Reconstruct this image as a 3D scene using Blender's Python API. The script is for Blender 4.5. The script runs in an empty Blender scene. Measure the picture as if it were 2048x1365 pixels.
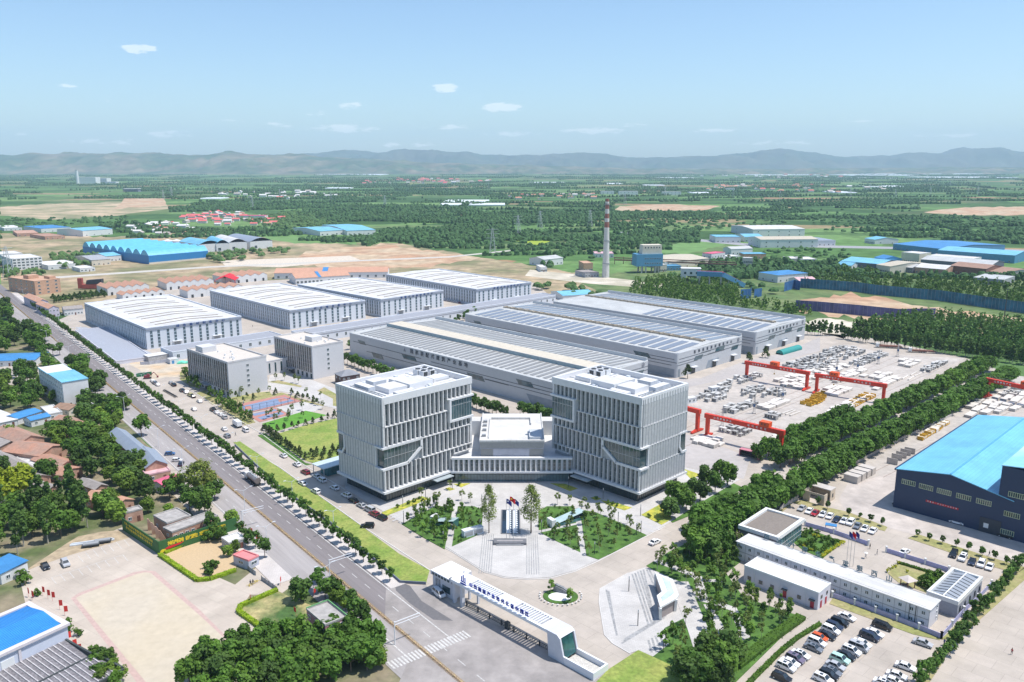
import bpy, math, random
from mathutils import Vector, Matrix
sc=bpy.context.scene
rad=math.radians
rnd=random.Random(7)
F_PX, HOR, H=1655.0, 330.0, 120.0
PITCH=math.atan((682.5-HOR)/F_PX)
cam_d=bpy.data.cameras.new('camera')
cam_d.sensor_width=36
cam_d.lens=F_PX/2048*36
cam_d.clip_start=1
cam_d.clip_end=90000
cam=bpy.data.objects.new('camera', cam_d)
sc.collection.objects.link(cam)
cam.location=(0, 0, H)
cam.rotation_euler=(math.pi/2-PITCH, 0, 0)
sc.camera=cam
SUN_EL=rad(66)
SUN_AZ=math.atan2(-0.10, 0.98)
sd=Vector((math.cos(SUN_AZ)*math.cos(SUN_EL), math.sin(SUN_AZ)*math.cos(SUN_EL), math.sin(SUN_EL)))
sun_d=bpy.data.lights.new('sun', 'SUN')
sun_d.energy=4.2
sun_d.angle=rad(0.5)
sun_d.color=(1.0, 0.955, 0.9)
sun=bpy.data.objects.new('sun', sun_d)
sc.collection.objects.link(sun)
sun.rotation_euler=sd.to_track_quat('Z', 'Y').to_euler()
world=bpy.data.worlds.new('World')
sc.world=world
world.use_nodes=True
nt=world.node_tree
nt.nodes.clear()
N=nt.nodes.new
L_=nt.links.new
wout=N('ShaderNodeOutputWorld')
bg=N('ShaderNodeBackground')
bg.inputs['Strength'].default_value=0.13
sky=N('ShaderNodeTexSky')
sky.sky_type='NISHITA'
sky.sun_disc=False
sky.sun_elevation=SUN_EL
sky.sun_rotation=math.pi/2-SUN_AZ
sky.altitude=200
sky.air_density=1.0
sky.dust_density=1.0
sky.ozone_density=2.4
tc=N('ShaderNodeTexCoord')
sep=N('ShaderNodeSeparateXYZ')
L_(tc.outputs['Generated'], sep.inputs[0])
def wm(op, a, b=None, c=None):
 n=N('ShaderNodeMath');n.operation=op
 for i, v in enumerate((a, b, c)):
  if v is None:continue
  if isinstance(v, (int, float)):n.inputs[i].default_value=v
  else:L_(v, n.inputs[i])
 return n.outputs[0]
az=wm('ARCTAN2', sep.outputs[0], sep.outputs[1])
el=wm('ARCSINE', sep.outputs[2])
cmb=N('ShaderNodeCombineXYZ')
L_(az, cmb.inputs[0]);L_(wm('MULTIPLY', el, 3.2), cmb.inputs[1])
no1=N('ShaderNodeTexNoise');no1 .inputs['Scale'].default_value=60;no1 .inputs['Detail'].default_value=7
no1 .inputs['Roughness'].default_value=0.62
L_(cmb.outputs[0], no1 .inputs['Vector'])
CLOUDS=[(275, 98, 26, 7, 1.0), (232, 95, 12, 4, .5), (135, 172, 20, 4, .6), (893, 177, 26, 7, 1.0), (700, 210, 22, 8, .7), (1005, 216, 38, 8, 1.0), (780, 216, 18, 5, .5), (640, 228, 26, 5, .5), (335, 268, 40, 7, .7), (470, 245, 26, 5, .5), (560, 250, 30, 6, .6), (690, 258, 60, 8, .8), (900, 255, 50, 6, .6), (1190, 262, 60, 6, .8), (1030, 268, 60, 6, .6), (1440, 262, 60, 5, .6), (1720, 240, 40, 5, .5), (1560, 285, 90, 5, .5), (1900, 270, 90, 6, .5), (200, 284, 90, 6, .5), (820, 290, 120, 6, .5), (1250, 250, 40, 4, .6), (50, 270, 40, 5, .4), (205, 202, 14, 4, .4)]
tot=None
for (cx, cy, rx, ry, am)in CLOUDS:
 u_, v_=(cx-1024)/F_PX, (cy-682.5)/F_PX
 d=Vector((u_, math.cos(PITCH)-v_*math.sin(PITCH), -math.sin(PITCH)-v_*math.cos(PITCH))).normalized()
 a0, e0=math.atan2(d.x, d.y), math.asin(d.z)
 dx=wm('MULTIPLY', wm('SUBTRACT', az, a0), F_PX/(rx*1.5))
 dy=wm('MULTIPLY', wm('SUBTRACT', el, e0), F_PX/(ry*1.5))
 q=wm('ADD', wm('MULTIPLY', dx, dx), wm('MULTIPLY', dy, dy))
 v=wm('MULTIPLY', wm('SUBTRACT', 1.0, q), am)
 v=wm('MAXIMUM', v, 0.0)
 tot=v if tot is None else wm('MAXIMUM', tot, v)
msk=wm('MULTIPLY', wm('SUBTRACT', wm('ADD', wm('MULTIPLY', no1 .outputs['Fac'], 1.6), wm('MULTIPLY', tot, 0.75)), 1.12), 1.9)
msk=wm('MULTIPLY', wm('MINIMUM', wm('MAXIMUM', msk, 0.0), 0.4), wm('MINIMUM', wm('MULTIPLY', tot, 3.0), 1.0))
mixc=N('ShaderNodeMixRGB')
mixc.inputs['Color2'].default_value=(8.4, 8.2, 8.2, 1)
L_(msk, mixc.inputs['Fac'])
tint=N('ShaderNodeVectorMath');tint.operation='MULTIPLY';tint.inputs[1].default_value=(.91, .99, 1.05);L_(sky.outputs[0], tint.inputs[0])
L_(tint.outputs[0], mixc.inputs['Color1'])
L_(mixc.outputs[0], bg.inputs['Color'])
L_(bg.outputs[0], wout.inputs['Surface'])
sc.view_settings.view_transform='Standard'
sc.view_settings.look='None'
sc.view_settings.exposure=0.38
sc.view_settings.gamma=1
sc.cycles.max_bounces=5
sc.cycles.diffuse_bounces=3
sc.cycles.glossy_bounces=2
sc.cycles.transmission_bounces=2
sc.cycles.volume_bounces=1
sc.cycles.transparent_max_bounces=6
_c, _s=math.cos(PITCH), math.sin(PITCH)
def P(px, py, z=0.0):
 u_, v_=(px-1024)/F_PX, (py-682.5)/F_PX
 d=(u_, _c-v_*_s, -_s-v_*_c)
 t=(z-H)/d[2]
 return Vector((d[0]*t, d[1]*t, z))
def HT(bx, by, tx, ty):
 g=P(bx, by);v_=(ty-682.5)/F_PX
 return H+(-_s-v_*_c)/(_c-v_*_s)*g.y
UU=Vector((-1, 1, 0)).normalized()
WW=Vector((1, 1, 0)).normalized()
RD=(UU+WW*0.12).normalized()
RN=Vector((RD.y, -RD.x, 0))
def ROAD(s, t, z=0.0):
 return RD*s+WW*99.2+RN*t+Vector((0, 0, z))
class MB:
 def __init__(self):self.v=[];self.f=[];self.m=[]
 def face(self, pts, mi=0):
  n=len(self.v);self.v+=[tuple(p)for p in pts];self.f.append(tuple(range(n, n+len(pts))));self.m.append(mi);return self
 def box(self, x0, y0, z0, x1, y1, z1, mi=0, top=None, bot=True):
  if x1<x0:x0, x1=x1, x0
  if y1<y0:y0, y1=y1, y0
  n=len(self.v)
  self.v+=[(x0, y0, z0), (x1, y0, z0), (x1, y1, z0), (x0, y1, z0), (x0, y0, z1), (x1, y0, z1), (x1, y1, z1), (x0, y1, z1)]
  for q in ((0, 1, 5, 4), (1, 2, 6, 5), (2, 3, 7, 6), (3, 0, 4, 7)):
   self.f.append(tuple(n+i for i in q));self.m.append(mi)
  self.f.append((n+4, n+5, n+6, n+7));self.m.append(mi if top is None else top)
  if bot:self.f.append((n+3, n+2, n+1, n));self.m.append(mi)
  return self
 def cbox(self, cx, cy, z0, sx, sy, sz, a=0.0, mi=0):
  c, s=math.cos(a), math.sin(a)
  p=[(cx+c*x-s*y, cy+s*x+c*y)for x, y in ((-sx/2, -sy/2), (sx/2, -sy/2), (sx/2, sy/2), (-sx/2, sy/2))]
  return self.prism(p, z0, z0+sz, mi)
 def prism(self, p, z0, z1, mi=0, top=None):
  n=len(self.v);k=len(p)
  a=sum(p[i][0]*p[(i+1)%k][1]-p[(i+1)%k][0]*p[i][1]for i in range(k))
  if a<0:p=p[::-1]
  self.v+=[(q[0], q[1], z0)for q in p]+[(q[0], q[1], z1)for q in p]
  for i in range(k):
   j=(i+1)%k
   self.f.append((n+i, n+j, n+k+j, n+k+i));self.m.append(mi)
  self.f.append(tuple(range(n+k, n+2*k)));self.m.append(mi if top is None else top)
  self.f.append(tuple(range(n+k-1, n-1, -1)));self.m.append(mi)
  return self
 def extr(self, prof, ax, a0, a1, mi=0):
  mk=(lambda a, q:(a, q[0], q[1]))if ax=='x' else (lambda a, q:(q[0], a, q[1]))
  k=len(prof);n=len(self.v)
  self.v+=[mk(a0, q)for q in prof]+[mk(a1, q)for q in prof]
  mi=mi if isinstance(mi, (list, tuple))else [mi]*k
  for i in range(k):
   j=(i+1)%k
   self.f.append((n+i, n+j, n+k+j, n+k+i));self.m.append(mi[i])
  self.f.append(tuple(range(n+k-1, n-1, -1)));self.m.append(mi[0])
  self.f.append(tuple(range(n+k, n+2*k)));self.m.append(mi[0])
  return self
 def cyl(self, x, y, z0, z1, r0, r1=None, k=8, mi=0, caps=True):
  r1=r0 if r1 is None else r1;n=len(self.v)
  for z, r in ((z0, r0), (z1, r1)):
   self.v+=[(x+r*math.cos(6.28318*i/k), y+r*math.sin(6.28318*i/k), z)for i in range(k)]
  for i in range(k):
   j=(i+1)%k
   self.f.append((n+i, n+j, n+k+j, n+k+i));self.m.append(mi)
  if caps:
   self.f.append(tuple(range(n+k, n+2*k)));self.m.append(mi)
  return self
 def bar(self, p, q, w, mi=0, w2=None):
  p=Vector(p);q=Vector(q);d=(q-p).normalized()
  up=Vector((0, 0, 1))if abs(d.z)<0.95 else Vector((1, 0, 0))
  a=d.cross(up).normalized();b=a.cross(d).normalized()
  w2=w if w2 is None else w2;n=len(self.v)
  for c, r in ((p, w/2), (q, w2/2)):
   for s, t in ((-1, -1), (1, -1), (1, 1), (-1, 1)):
    self.v.append(tuple(c+a*(s*r)+b*(t*r)))
  for qd in ((0, 1, 5, 4), (1, 2, 6, 5), (2, 3, 7, 6), (3, 0, 4, 7), (3, 2, 1, 0), (4, 5, 6, 7)):
   self.f.append(tuple(n+i for i in qd));self.m.append(mi)
  return self
 def mesh(self, name, mats):
  me=bpy.data.meshes.new(name)
  me.from_pydata(self.v, [], self.f)
  if not isinstance(mats, (list, tuple)):mats=[mats]
  for m in mats:me.materials.append(m)
  if len(mats)>1:me.polygons.foreach_set('material_index', self.m)
  me.update()
  return me
def link(o, parent=None):
 sc.collection.objects.link(o)
 if parent is not None:o.parent=parent
 return o
def put(name, me, parent=None, loc=(0, 0, 0), rz=0.0, scale=None):
 o=link(bpy.data.objects.new(name, me), parent)
 o.location=loc;o.rotation_euler=(0, 0, rz)
 if scale is not None:o.scale=scale if isinstance(scale, tuple)else (scale, )*3
 return o
def part(name, mb, mats, parent, loc=(0, 0, 0), rz=0.0, label=None):
 o=put(name, mb.mesh(name, mats)if isinstance(mb, MB)else mb, parent, loc, rz)
 if label:o['label']=label
 return o
def tag(o, label, cat, group=None, kind=None):
 if label:o['label']=label
 if cat:o['category']=cat
 if group:o['group']=group
 if kind:o['kind']=kind
 return o
def thing(name, label, cat, loc=(0, 0, 0), rz=0.0, group=None, scale=None):
 o=link(bpy.data.objects.new(name, None))
 o.location=loc;o.rotation_euler=(0, 0, rz);o.empty_display_size=1
 if scale is not None:o.scale=scale if isinstance(scale, tuple)else (scale, )*3
 return tag(o, label, cat, group)
def solo(name, mb, mats, label, cat, loc=(0, 0, 0), rz=0.0, group=None):
 return tag(put(name, mb.mesh(name, mats), None, loc, rz), label, cat, group)
def struct(name, mb, mats):
 o=put(name, mb.mesh(name, mats));o['kind']='structure';return o
def copy_tree(o, loc=None, rz=None, scale=None, label=None, group=None, parent=None):
 c=o.copy();sc.collection.objects.link(c)
 if parent is not None:c.parent=parent
 if loc is not None:c.location=loc
 if rz is not None:c.rotation_euler=(0, 0, rz)
 if scale is not None:c.scale=scale if isinstance(scale, tuple)else (scale, )*3
 if label:c['label']=label
 if group:c['group']=group
 for ch in list(o.children):copy_tree(ch, parent=c)
 return c
MATS={}
def M(name, col=None, rough=0.8, metal=0.0, var=0.12, sc_=0.4, var2=0.0, sc2=0.03, ospread=0.0, spec=0.4, bump=0.0, hue=None, coord='pos', stretch=None, rot=0):
 if name in MATS:return MATS[name]
 m=bpy.data.materials.new(name);m.use_nodes=True
 t=m.node_tree;b=t.nodes['Principled BSDF']
 b.inputs['Roughness'].default_value=rough
 b.inputs['Metallic'].default_value=metal
 b.inputs['Specular IOR Level'].default_value=spec
 c4=(*col, 1)
 b.inputs['Base Color'].default_value=c4
 m.diffuse_color=c4
 def nn(k):return t.nodes.new(k)
 src=None
 if coord=='pos':
  g=nn('ShaderNodeNewGeometry');src=g.outputs['Position']
 else:
  g=nn('ShaderNodeTexCoord');src=g.outputs['Object']
 if rot:
  vr=nn('ShaderNodeVectorRotate');vr.rotation_type='Z_AXIS';vr.inputs['Angle'].default_value=rot;t.links.new(src, vr.inputs[0]);src=vr.outputs[0]
 if stretch:
  mp=nn('ShaderNodeMapping');mp.inputs['Scale'].default_value=stretch;t.links.new(src, mp.inputs[0]);src=mp.outputs[0]
 val=None
 def mul(a, bb):
  n=nn('ShaderNodeMath');n.operation='MULTIPLY'
  t.links.new(a, n.inputs[0]);t.links.new(bb, n.inputs[1]);return n.outputs[0]
 for v_, s_ in ((var, sc_), (var2, sc2)):
  if v_<=0:continue
  no=nn('ShaderNodeTexNoise');no.inputs['Scale'].default_value=s_;no.inputs['Detail'].default_value=5
  no.inputs['Roughness'].default_value=0.6
  t.links.new(src, no.inputs['Vector'])
  mr=nn('ShaderNodeMapRange');mr.inputs[1].default_value=0.3;mr.inputs[2].default_value=0.7
  mr.inputs[3].default_value=1-v_;mr.inputs[4].default_value=1+v_
  t.links.new(no.outputs['Fac'], mr.inputs[0])
  val=mr.outputs[0]if val is None else mul(val, mr.outputs[0])
  last=no
 if ospread>0:
  oi=nn('ShaderNodeObjectInfo');mr=nn('ShaderNodeMapRange')
  mr.inputs[3].default_value=1-ospread;mr.inputs[4].default_value=1+ospread
  t.links.new(oi.outputs['Random'], mr.inputs[0])
  val=mr.outputs[0]if val is None else mul(val, mr.outputs[0])
 colsrc=None
 if hue is not None:
  mx=nn('ShaderNodeMixRGB');mx.inputs['Color1'].default_value=c4;mx.inputs['Color2'].default_value=(*hue, 1)
  no=nn('ShaderNodeTexNoise');no.inputs['Scale'].default_value=sc2;no.inputs['Detail'].default_value=6
  t.links.new(src, no.inputs['Vector'])
  mr=nn('ShaderNodeMapRange');mr.inputs[1].default_value=0.38;mr.inputs[2].default_value=0.62
  t.links.new(no.outputs['Fac'], mr.inputs[0]);t.links.new(mr.outputs[0], mx.inputs['Fac'])
  colsrc=mx.outputs[0]
 if val is not None:
  vm=nn('ShaderNodeVectorMath');vm.operation='SCALE'
  if colsrc is not None:t.links.new(colsrc, vm.inputs[0])
  else:vm.inputs[0].default_value=col
  t.links.new(val, vm.inputs['Scale'])
  t.links.new(vm.outputs[0], b.inputs['Base Color'])
 elif colsrc is not None:t.links.new(colsrc, b.inputs['Base Color'])
 if bump>0:
  bp=nn('ShaderNodeBump');bp.inputs['Distance'].default_value=bump;bp.inputs['Strength'].default_value=0.6
  t.links.new(last.outputs['Fac'], bp.inputs['Height']);t.links.new(bp.outputs[0], b.inputs['Normal'])
 MATS[name]=m
 return m
def LEAF(name, col, ospread=0.34, sc_=0.9, hue=None, transl=0.3):
 col=(col[0]*1.25, col[1]*1.08, col[2]*.75);hue=hue or (col[0]*1.4, col[1]*1.35, col[2]*1.1)
 m=M(name, col, rough=0.65, var=0.22, sc_=sc_, ospread=ospread, spec=0.25, hue=hue, sc2=0.35)
 t=m.node_tree
 if not t.nodes.get('Translucent BSDF'):
  b=t.nodes['Principled BSDF'];o=t.nodes['Material Output']
  tr=t.nodes.new('ShaderNodeBsdfTranslucent');mx=t.nodes.new('ShaderNodeMixShader');mx.inputs[0].default_value=transl
  lk=[l for l in t.links if l.to_node==b and l.to_socket.name=='Base Color']
  if lk:t.links.new(lk[0].from_socket, tr.inputs['Color'])
  t.links.new(b.outputs[0], mx.inputs[1]);t.links.new(tr.outputs[0], mx.inputs[2]);t.links.new(mx.outputs[0], o.inputs['Surface'])
 return m
def BRICKS(name, c1, c2, cm, sx, sy, mort=0.02, rough=0.85, rot=0.0):
 """paving or panel joints laid in the object's own plane"""
 if name in MATS:return MATS[name]
 m=bpy.data.materials.new(name);m.use_nodes=True;t=m.node_tree;b=t.nodes['Principled BSDF']
 b.inputs['Roughness'].default_value=rough
 g=t.nodes.new('ShaderNodeNewGeometry');mp=t.nodes.new('ShaderNodeMapping');mp.inputs['Rotation'].default_value=(0, 0, rot)
 br=t.nodes.new('ShaderNodeTexBrick');br.offset=0.5
 br.inputs['Color1'].default_value=(*c1, 1);br.inputs['Color2'].default_value=(*c2, 1);br.inputs['Mortar'].default_value=(*cm, 1)
 br.inputs['Scale'].default_value=1;br.inputs['Brick Width'].default_value=sx;br.inputs['Row Height'].default_value=sy
 br.inputs['Mortar Size'].default_value=mort
 no=t.nodes.new('ShaderNodeTexNoise');no.inputs['Scale'].default_value=0.09;no.inputs['Detail'].default_value=8;no.inputs['Roughness'].default_value=.65
 mr=t.nodes.new('ShaderNodeMapRange');mr.inputs[1].default_value=0.3;mr.inputs[2].default_value=0.7;mr.inputs[3].default_value=0.80;mr.inputs[4].default_value=1.12
 vm=t.nodes.new('ShaderNodeVectorMath');vm.operation='SCALE'
 k=t.links.new
 k(g.outputs['Position'], mp.inputs[0]);k(mp.outputs[0], br.inputs['Vector']);k(g.outputs['Position'], no.inputs['Vector'])
 k(no.outputs['Fac'], mr.inputs[0]);k(br.outputs['Color'], vm.inputs[0]);k(mr.outputs[0], vm.inputs['Scale']);k(vm.outputs[0], b.inputs['Base Color'])
 MATS[name]=m
 return m
def GLASS(name, col=(0.03, 0.06, 0.07), rough=0.08, var=0.5, sc_=0.35):
 return M(name, col, rough=rough, var=var, sc_=sc_, spec=0.9, coord='pos')
white=M('white_panel', (0.66, 0.67, 0.68), 0.5, var=0.04, var2=0.04)
white2=M('white_paint', (0.70, 0.70, 0.68), 0.6, var=0.05)
stone=M('pale_stone_wall', (0.56, 0.56, 0.57), 0.7, var=0.05, sc_=1.5, var2=0.05)
glass=GLASS('dark_glass')
tealglass=GLASS('teal_glass', (0.05, 0.15, 0.16), 0.1)
frame_m=M('pale_window_frame', (0.7, 0.72, 0.72), 0.5, var=0)
dark=M('dark_metal', (0.045, 0.05, 0.055), 0.5, var=0.1)
grey=M('grey_metal', (0.30, 0.31, 0.32), 0.5, var=0.08)
roof_rot=0.785
steel=M('galvanised_steel', (0.50, 0.52, 0.53), 0.35, metal=0.4, var=0.08)
concrete=M('concrete', (0.50, 0.46, 0.42), 0.85, var=0.12, sc_=0.6, var2=0.08)
redm=M('crane_red', (0.62, 0.045, 0.018), 0.5, var=0.1, sc_=0.5)
rubber=M('tyre_rubber', (0.02, 0.02, 0.022), 0.8, var=0)
def text_mesh(s, size, mat, depth=0.12, bold=0.0):
 key=('T', s, size, mat.name)
 if key in MATS:return MATS[key]
 c=bpy.data.curves.new('lettering', 'FONT');c.body=s;c.size=size;c.extrude=depth/2;c.offset=bold
 c.align_x='CENTER';c.align_y='CENTER';c.resolution_u=1
 o=bpy.data.objects.new('lettering', c);sc.collection.objects.link(o)
 bpy.context.view_layer.update()
 me=bpy.data.meshes.new_from_object(o)
 bpy.data.objects.remove(o);bpy.data.curves.remove(c)
 me.materials.clear();me.materials.append(mat)
 MATS[key]=me
 return me
def letters(s, size, mat, parent, p0, p1, up=(0, 0, 1), name='letter', depth=0.12, bold=0.02):
 """one mesh per character, spread evenly from p0 to p1 (parent space), standing along up, facing p-cross"""
 p0=Vector(p0);p1=Vector(p1);d=(p1-p0);n=len(s)
 x=d.normalized();y=Vector(up).normalized();z=x.cross(y)
 y=z.cross(x)
 rot=Matrix((x, y, z)).transposed().to_euler()
 out=[]
 for i, ch in enumerate(s):
  if ch==' ':continue
  o=link(bpy.data.objects.new(name, text_mesh(ch, size, mat, depth, bold)), parent)
  o.location=p0+d*((i+0.5)/n);o.rotation_euler=rot
  out.append(o)
 return out
def poly(pts, z=0.0):
 return [P(a, b, z)for a, b in pts]
def sheet(mb, pts, z, mi=0, px=True):
 q=[(P(a, b)if px else Vector((a, b, 0)))for a, b in pts]
 k=len(q);ar=sum(q[i].x*q[(i+1)%k].y-q[(i+1)%k].x*q[i].y for i in range(k))
 if ar<0:q=q[::-1]
 mb.face([(v.x, v.y, z)for v in q], mi)
 return mb
def slab(mb, pts, z0, z1, mi=0, top=None, px=True):
 q=[(P(a, b)if px else Vector((a, b, 0)))for a, b in pts]
 return mb.prism([(v.x, v.y)for v in q], z0, z1, mi, top)
def inside(x, y, q):
 r=False;k=len(q)
 for i in range(k):
  a, b=q[i], q[(i+1)%k]
  if (a[1]>y)!=(b[1]>y)and x<(b[0]-a[0])*(y-a[1])/(b[1]-a[1])+a[0]:r=not r
 return r
def scatter(pts, n, dmin, seed=1, px=True):
 r=random.Random(seed)
 q=[((P(a, b))if px else Vector((a, b, 0)))for a, b in pts];q=[(v.x, v.y)for v in q]
 x0, x1=min(v[0]for v in q), max(v[0]for v in q);y0, y1=min(v[1]for v in q), max(v[1]for v in q)
 out=[]
 for _ in range(n*40):
  if len(out)>=n:break
  x, y=r.uniform(x0, x1), r.uniform(y0, y1)
  if not inside(x, y, q):continue
  if any((x-a)**2+(y-b)**2<dmin*dmin for a, b in out):continue
  out.append((x, y))
 return out
def line_pts(a, b, n, z=0.0, jit=0.0, r=rnd):
 A, B=P(*a), P(*b)
 return [A.lerp(B, i/max(1, n-1))+Vector((r.uniform(-jit, jit), r.uniform(-jit, jit), z))for i in range(n)]
def Z(ox, oy, k):
 """points read off an enlarged view of the photo: origin and magnification"""
 return lambda*pts:[(ox+a/k, oy+b/k)for a, b in pts]
def plain_material():
 m=bpy.data.materials.new('farmland');m.use_nodes=True;t=m.node_tree;b=t.nodes['Principled BSDF']
 b.inputs['Roughness'].default_value=0.9;b.inputs['Specular IOR Level'].default_value=0.1
 k=t.links.new;nn=t.nodes.new
 g=nn('ShaderNodeNewGeometry')
 nz=nn('ShaderNodeTexNoise');nz.inputs['Scale'].default_value=0.0016;nz.inputs['Detail'].default_value=3
 k(g.outputs['Position'], nz.inputs['Vector'])
 vm=nn('ShaderNodeVectorMath');vm.operation='MULTIPLY_ADD'
 k(nz.outputs['Color'], vm.inputs[0]);vm.inputs[1].default_value=(260, 260, 0);k(g.outputs['Position'], vm.inputs[2])
 mp=nn('ShaderNodeMapping');mp.inputs['Rotation'].default_value=(0, 0, rad(14));mp.inputs['Scale'].default_value=(1/260, 1/120, 0)
 k(vm.outputs[0], mp.inputs[0])
 vo=nn('ShaderNodeTexVoronoi');vo.distance='CHEBYCHEV';vo.inputs['Scale'].default_value=1.0;vo.inputs['Randomness'].default_value=0.8
 k(mp.outputs[0], vo.inputs['Vector'])
 sp=nn('ShaderNodeSeparateColor');k(vo.outputs['Color'], sp.inputs[0])
 cr=nn('ShaderNodeValToRGB');cr.color_ramp.interpolation='CONSTANT'
 cols=[(0, (.055, .115, .035)), (.16, (.095, .19, .055)), (.30, (.13, .24, .075)), (.44, (.07, .14, .045)), (.56, (.16, .27, .09)), (.66, (.10, .18, .06)), (.76, (.15, .22, .085)), (.84, (.06, .13, .04)), (.92, (.30, .24, .13)), (.965, (.36, .22, .13))]
 els=cr.color_ramp.elements
 while len(els)<len(cols):els.new(0.5)
 for e, (p_, c)in zip(els, cols):e.position=p_;e.color=(*c, 1)
 k(sp.outputs[0], cr.inputs[0])
 n2=nn('ShaderNodeTexNoise');n2 .inputs['Scale'].default_value=0.035;n2 .inputs['Detail'].default_value=8;n2 .inputs['Roughness'].default_value=0.7
 k(g.outputs['Position'], n2 .inputs['Vector'])
 mr=nn('ShaderNodeMapRange');mr.inputs[1].default_value=.3;mr.inputs[2].default_value=.7;mr.inputs[3].default_value=.5;mr.inputs[4].default_value=1.22
 k(n2 .outputs['Fac'], mr.inputs[0])
 n3=nn('ShaderNodeTexNoise');n3 .inputs['Scale'].default_value=0.0011;n3 .inputs['Detail'].default_value=6
 k(g.outputs['Position'], n3 .inputs['Vector'])
 mr3=nn('ShaderNodeMapRange');mr3 .inputs[1].default_value=.56;mr3 .inputs[2].default_value=.70;mr3 .inputs[4].default_value=.75
 k(n3 .outputs['Fac'], mr3 .inputs[0])
 mx=nn('ShaderNodeMixRGB');mx.inputs['Color2'].default_value=(.22, .19, .11, 1)
 k(mr3 .outputs[0], mx.inputs[0]);k(cr.outputs[0], mx.inputs[1])
 sc2=nn('ShaderNodeVectorMath');sc2 .operation='SCALE';k(mx.outputs[0], sc2 .inputs[0]);k(mr.outputs[0], sc2 .inputs['Scale'])
 k(sc2 .outputs[0], b.inputs['Base Color'])
 return m
mb=MB()
rings=[0.1, 150, 400, 800, 1400, 2200, 3500, 5500, 9000, 14000, 22000, 34000]
for i in range(len(rings)-1):
 for j in range(48):
  a0, a1=6.28318*j/48, 6.28318*(j+1)/48
  q=[(r*math.cos(a), r*math.sin(a), -0.03)for r, a in ((rings[i], a0), (rings[i+1], a0), (rings[i+1], a1), (rings[i], a1))]
  mb.face(q)
struct('ground', mb, plain_material())
scrub=M('dry_scrub', (.40, .30, .19), .95, var=.35, sc_=.07, hue=(.17, .17, .08), sc2=.013, bump=.3)
redsoil=M('bare_red_soil', (.42, .25, .15), .95, var=.3, sc_=.06, hue=(.46, .36, .24), sc2=.015)
tansoil=M('tan_soil', (.50, .38, .25), .95, var=.2, sc_=.08, hue=(.20, .20, .10), sc2=.012)
palesoil=M('pale_dust', (.60, .54, .44), .95, var=.12, sc_=.1, hue=(.40, .36, .27), sc2=.03)
green1=M('green_field', (.13, .24, .07), .95, var=.2, sc_=.05)
green2=M('wild_green', (.07, .13, .035), .95, var=.35, sc_=.09, hue=(.15, .19, .07), sc2=.02)
village=M('village_ground', (.24, .20, .13), .95, var=.25, sc_=.3, hue=(.09, .12, .04), sc2=.06)
yardc=BRICKS('yard_concrete', (.45, .395, .34), (.42, .37, .315), (.33, .29, .25), 6, 5, .05, rot=.785)
whitep=BRICKS('white_paving', (.52, .50, .475), (.48, .46, .44), (.37, .355, .335), 1.2, 0.6, .03)
walk=BRICKS('sidewalk_paving', (.58, .53, .50), (.54, .50, .47), (.43, .40, .37), 1.0, 0.5, .04, rot=rad(-52))
asph_d=M('asphalt_dark', (.20, .18, .18), .85, var=.12, sc_=.9, var2=.14, sc2=.12, stretch=(.04, 1, 1), rot=-rad(128.2))
asph_l=M('asphalt_worn', (.33, .305, .295), .85, var=.12, sc_=.9, var2=.14, sc2=.12, stretch=(.04, 1, 1), rot=-rad(128.2))
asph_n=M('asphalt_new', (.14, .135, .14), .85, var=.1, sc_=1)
paint_w=M('road_paint', (.52, .51, .49), .7, var=.3, sc_=1.5)
lawn=M('lawn', (.17, .25, .045), .95, var=.28, sc_=1.0, hue=(.27, .30, .075), sc2=.13, bump=.2)
lawn2=M('garden_lawn', (.085, .18, .03), .95, var=.3, sc_=1.0, hue=(.05, .11, .02), sc2=.25, bump=.15)
drygrass=M('dry_grass', (.25, .26, .09), .95, var=.25, sc_=.8, hue=(.34, .29, .15), sc2=.12)
yellowbed=M('yellow_shrubs', (.46, .42, .06), .95, var=.3, sc_=1.2, hue=(.22, .28, .05), sc2=.4, bump=.2)
kerb_m=M('kerb_stone', (.58, .56, .53), .8, var=.08)
def rough(pts, seed=3):
 r=random.Random(seed+len(pts));out=[]
 for i, (a, b)in enumerate(pts):
  c, d=pts[(i+1)%len(pts)];n=max(2, min(14, int(abs(c-a)/14)))
  for k in range(n):
   f=k/n;out.append((a+(c-a)*f+r.uniform(-5, 5), b+(d-b)*f+r.uniform(-1, 1)*(.8+max(0, b-400)*.02)))
 return out
def ground_patch(name, pts, z, mat):
 if name in ('bare_soil', 'scrubland', 'wild_meadow', 'green_field')and max(p[1]for p in pts)<720:pts=rough(pts)
 return struct(name, sheet(MB(), pts, z), mat)
ground_patch('scrubland', [(0, 468), (200, 474), (420, 462), (640, 488), (800, 488), (940, 512), (1130, 542), (1330, 575), (1330, 612), (1060, 600), (700, 560), (200, 640), (60, 615), (0, 575)], .0, scrub)
ground_patch('bare_soil', [(0, 415), (90, 408), (330, 402), (338, 418), (230, 432), (100, 440), (0, 432)], .02, tansoil)
ground_patch('bare_soil', [(560, 528), (610, 505), (760, 488), (900, 508), (958, 518), (860, 534), (700, 540)], .03, redsoil)
ground_patch('bare_soil', [(1240, 413), (1330, 409), (1440, 412), (1420, 420), (1290, 424), (1230, 420)], .02, redsoil)
ground_patch('bare_soil', [(1850, 424), (1930, 415), (2060, 413), (2060, 431), (1900, 430)], .02, redsoil)
ground_patch('bare_soil', [(250, 398), (330, 396), (335, 412), (230, 418)], .03, redsoil)
ground_patch('green_field', [(1290, 500), (1440, 476), (1500, 480), (1360, 510)], .02, green1)
ground_patch('green_field', [(950, 478), (1000, 470), (1100, 480), (1090, 490)], .02, M('mustard_field', (.28, .36, .03), .95))
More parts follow.
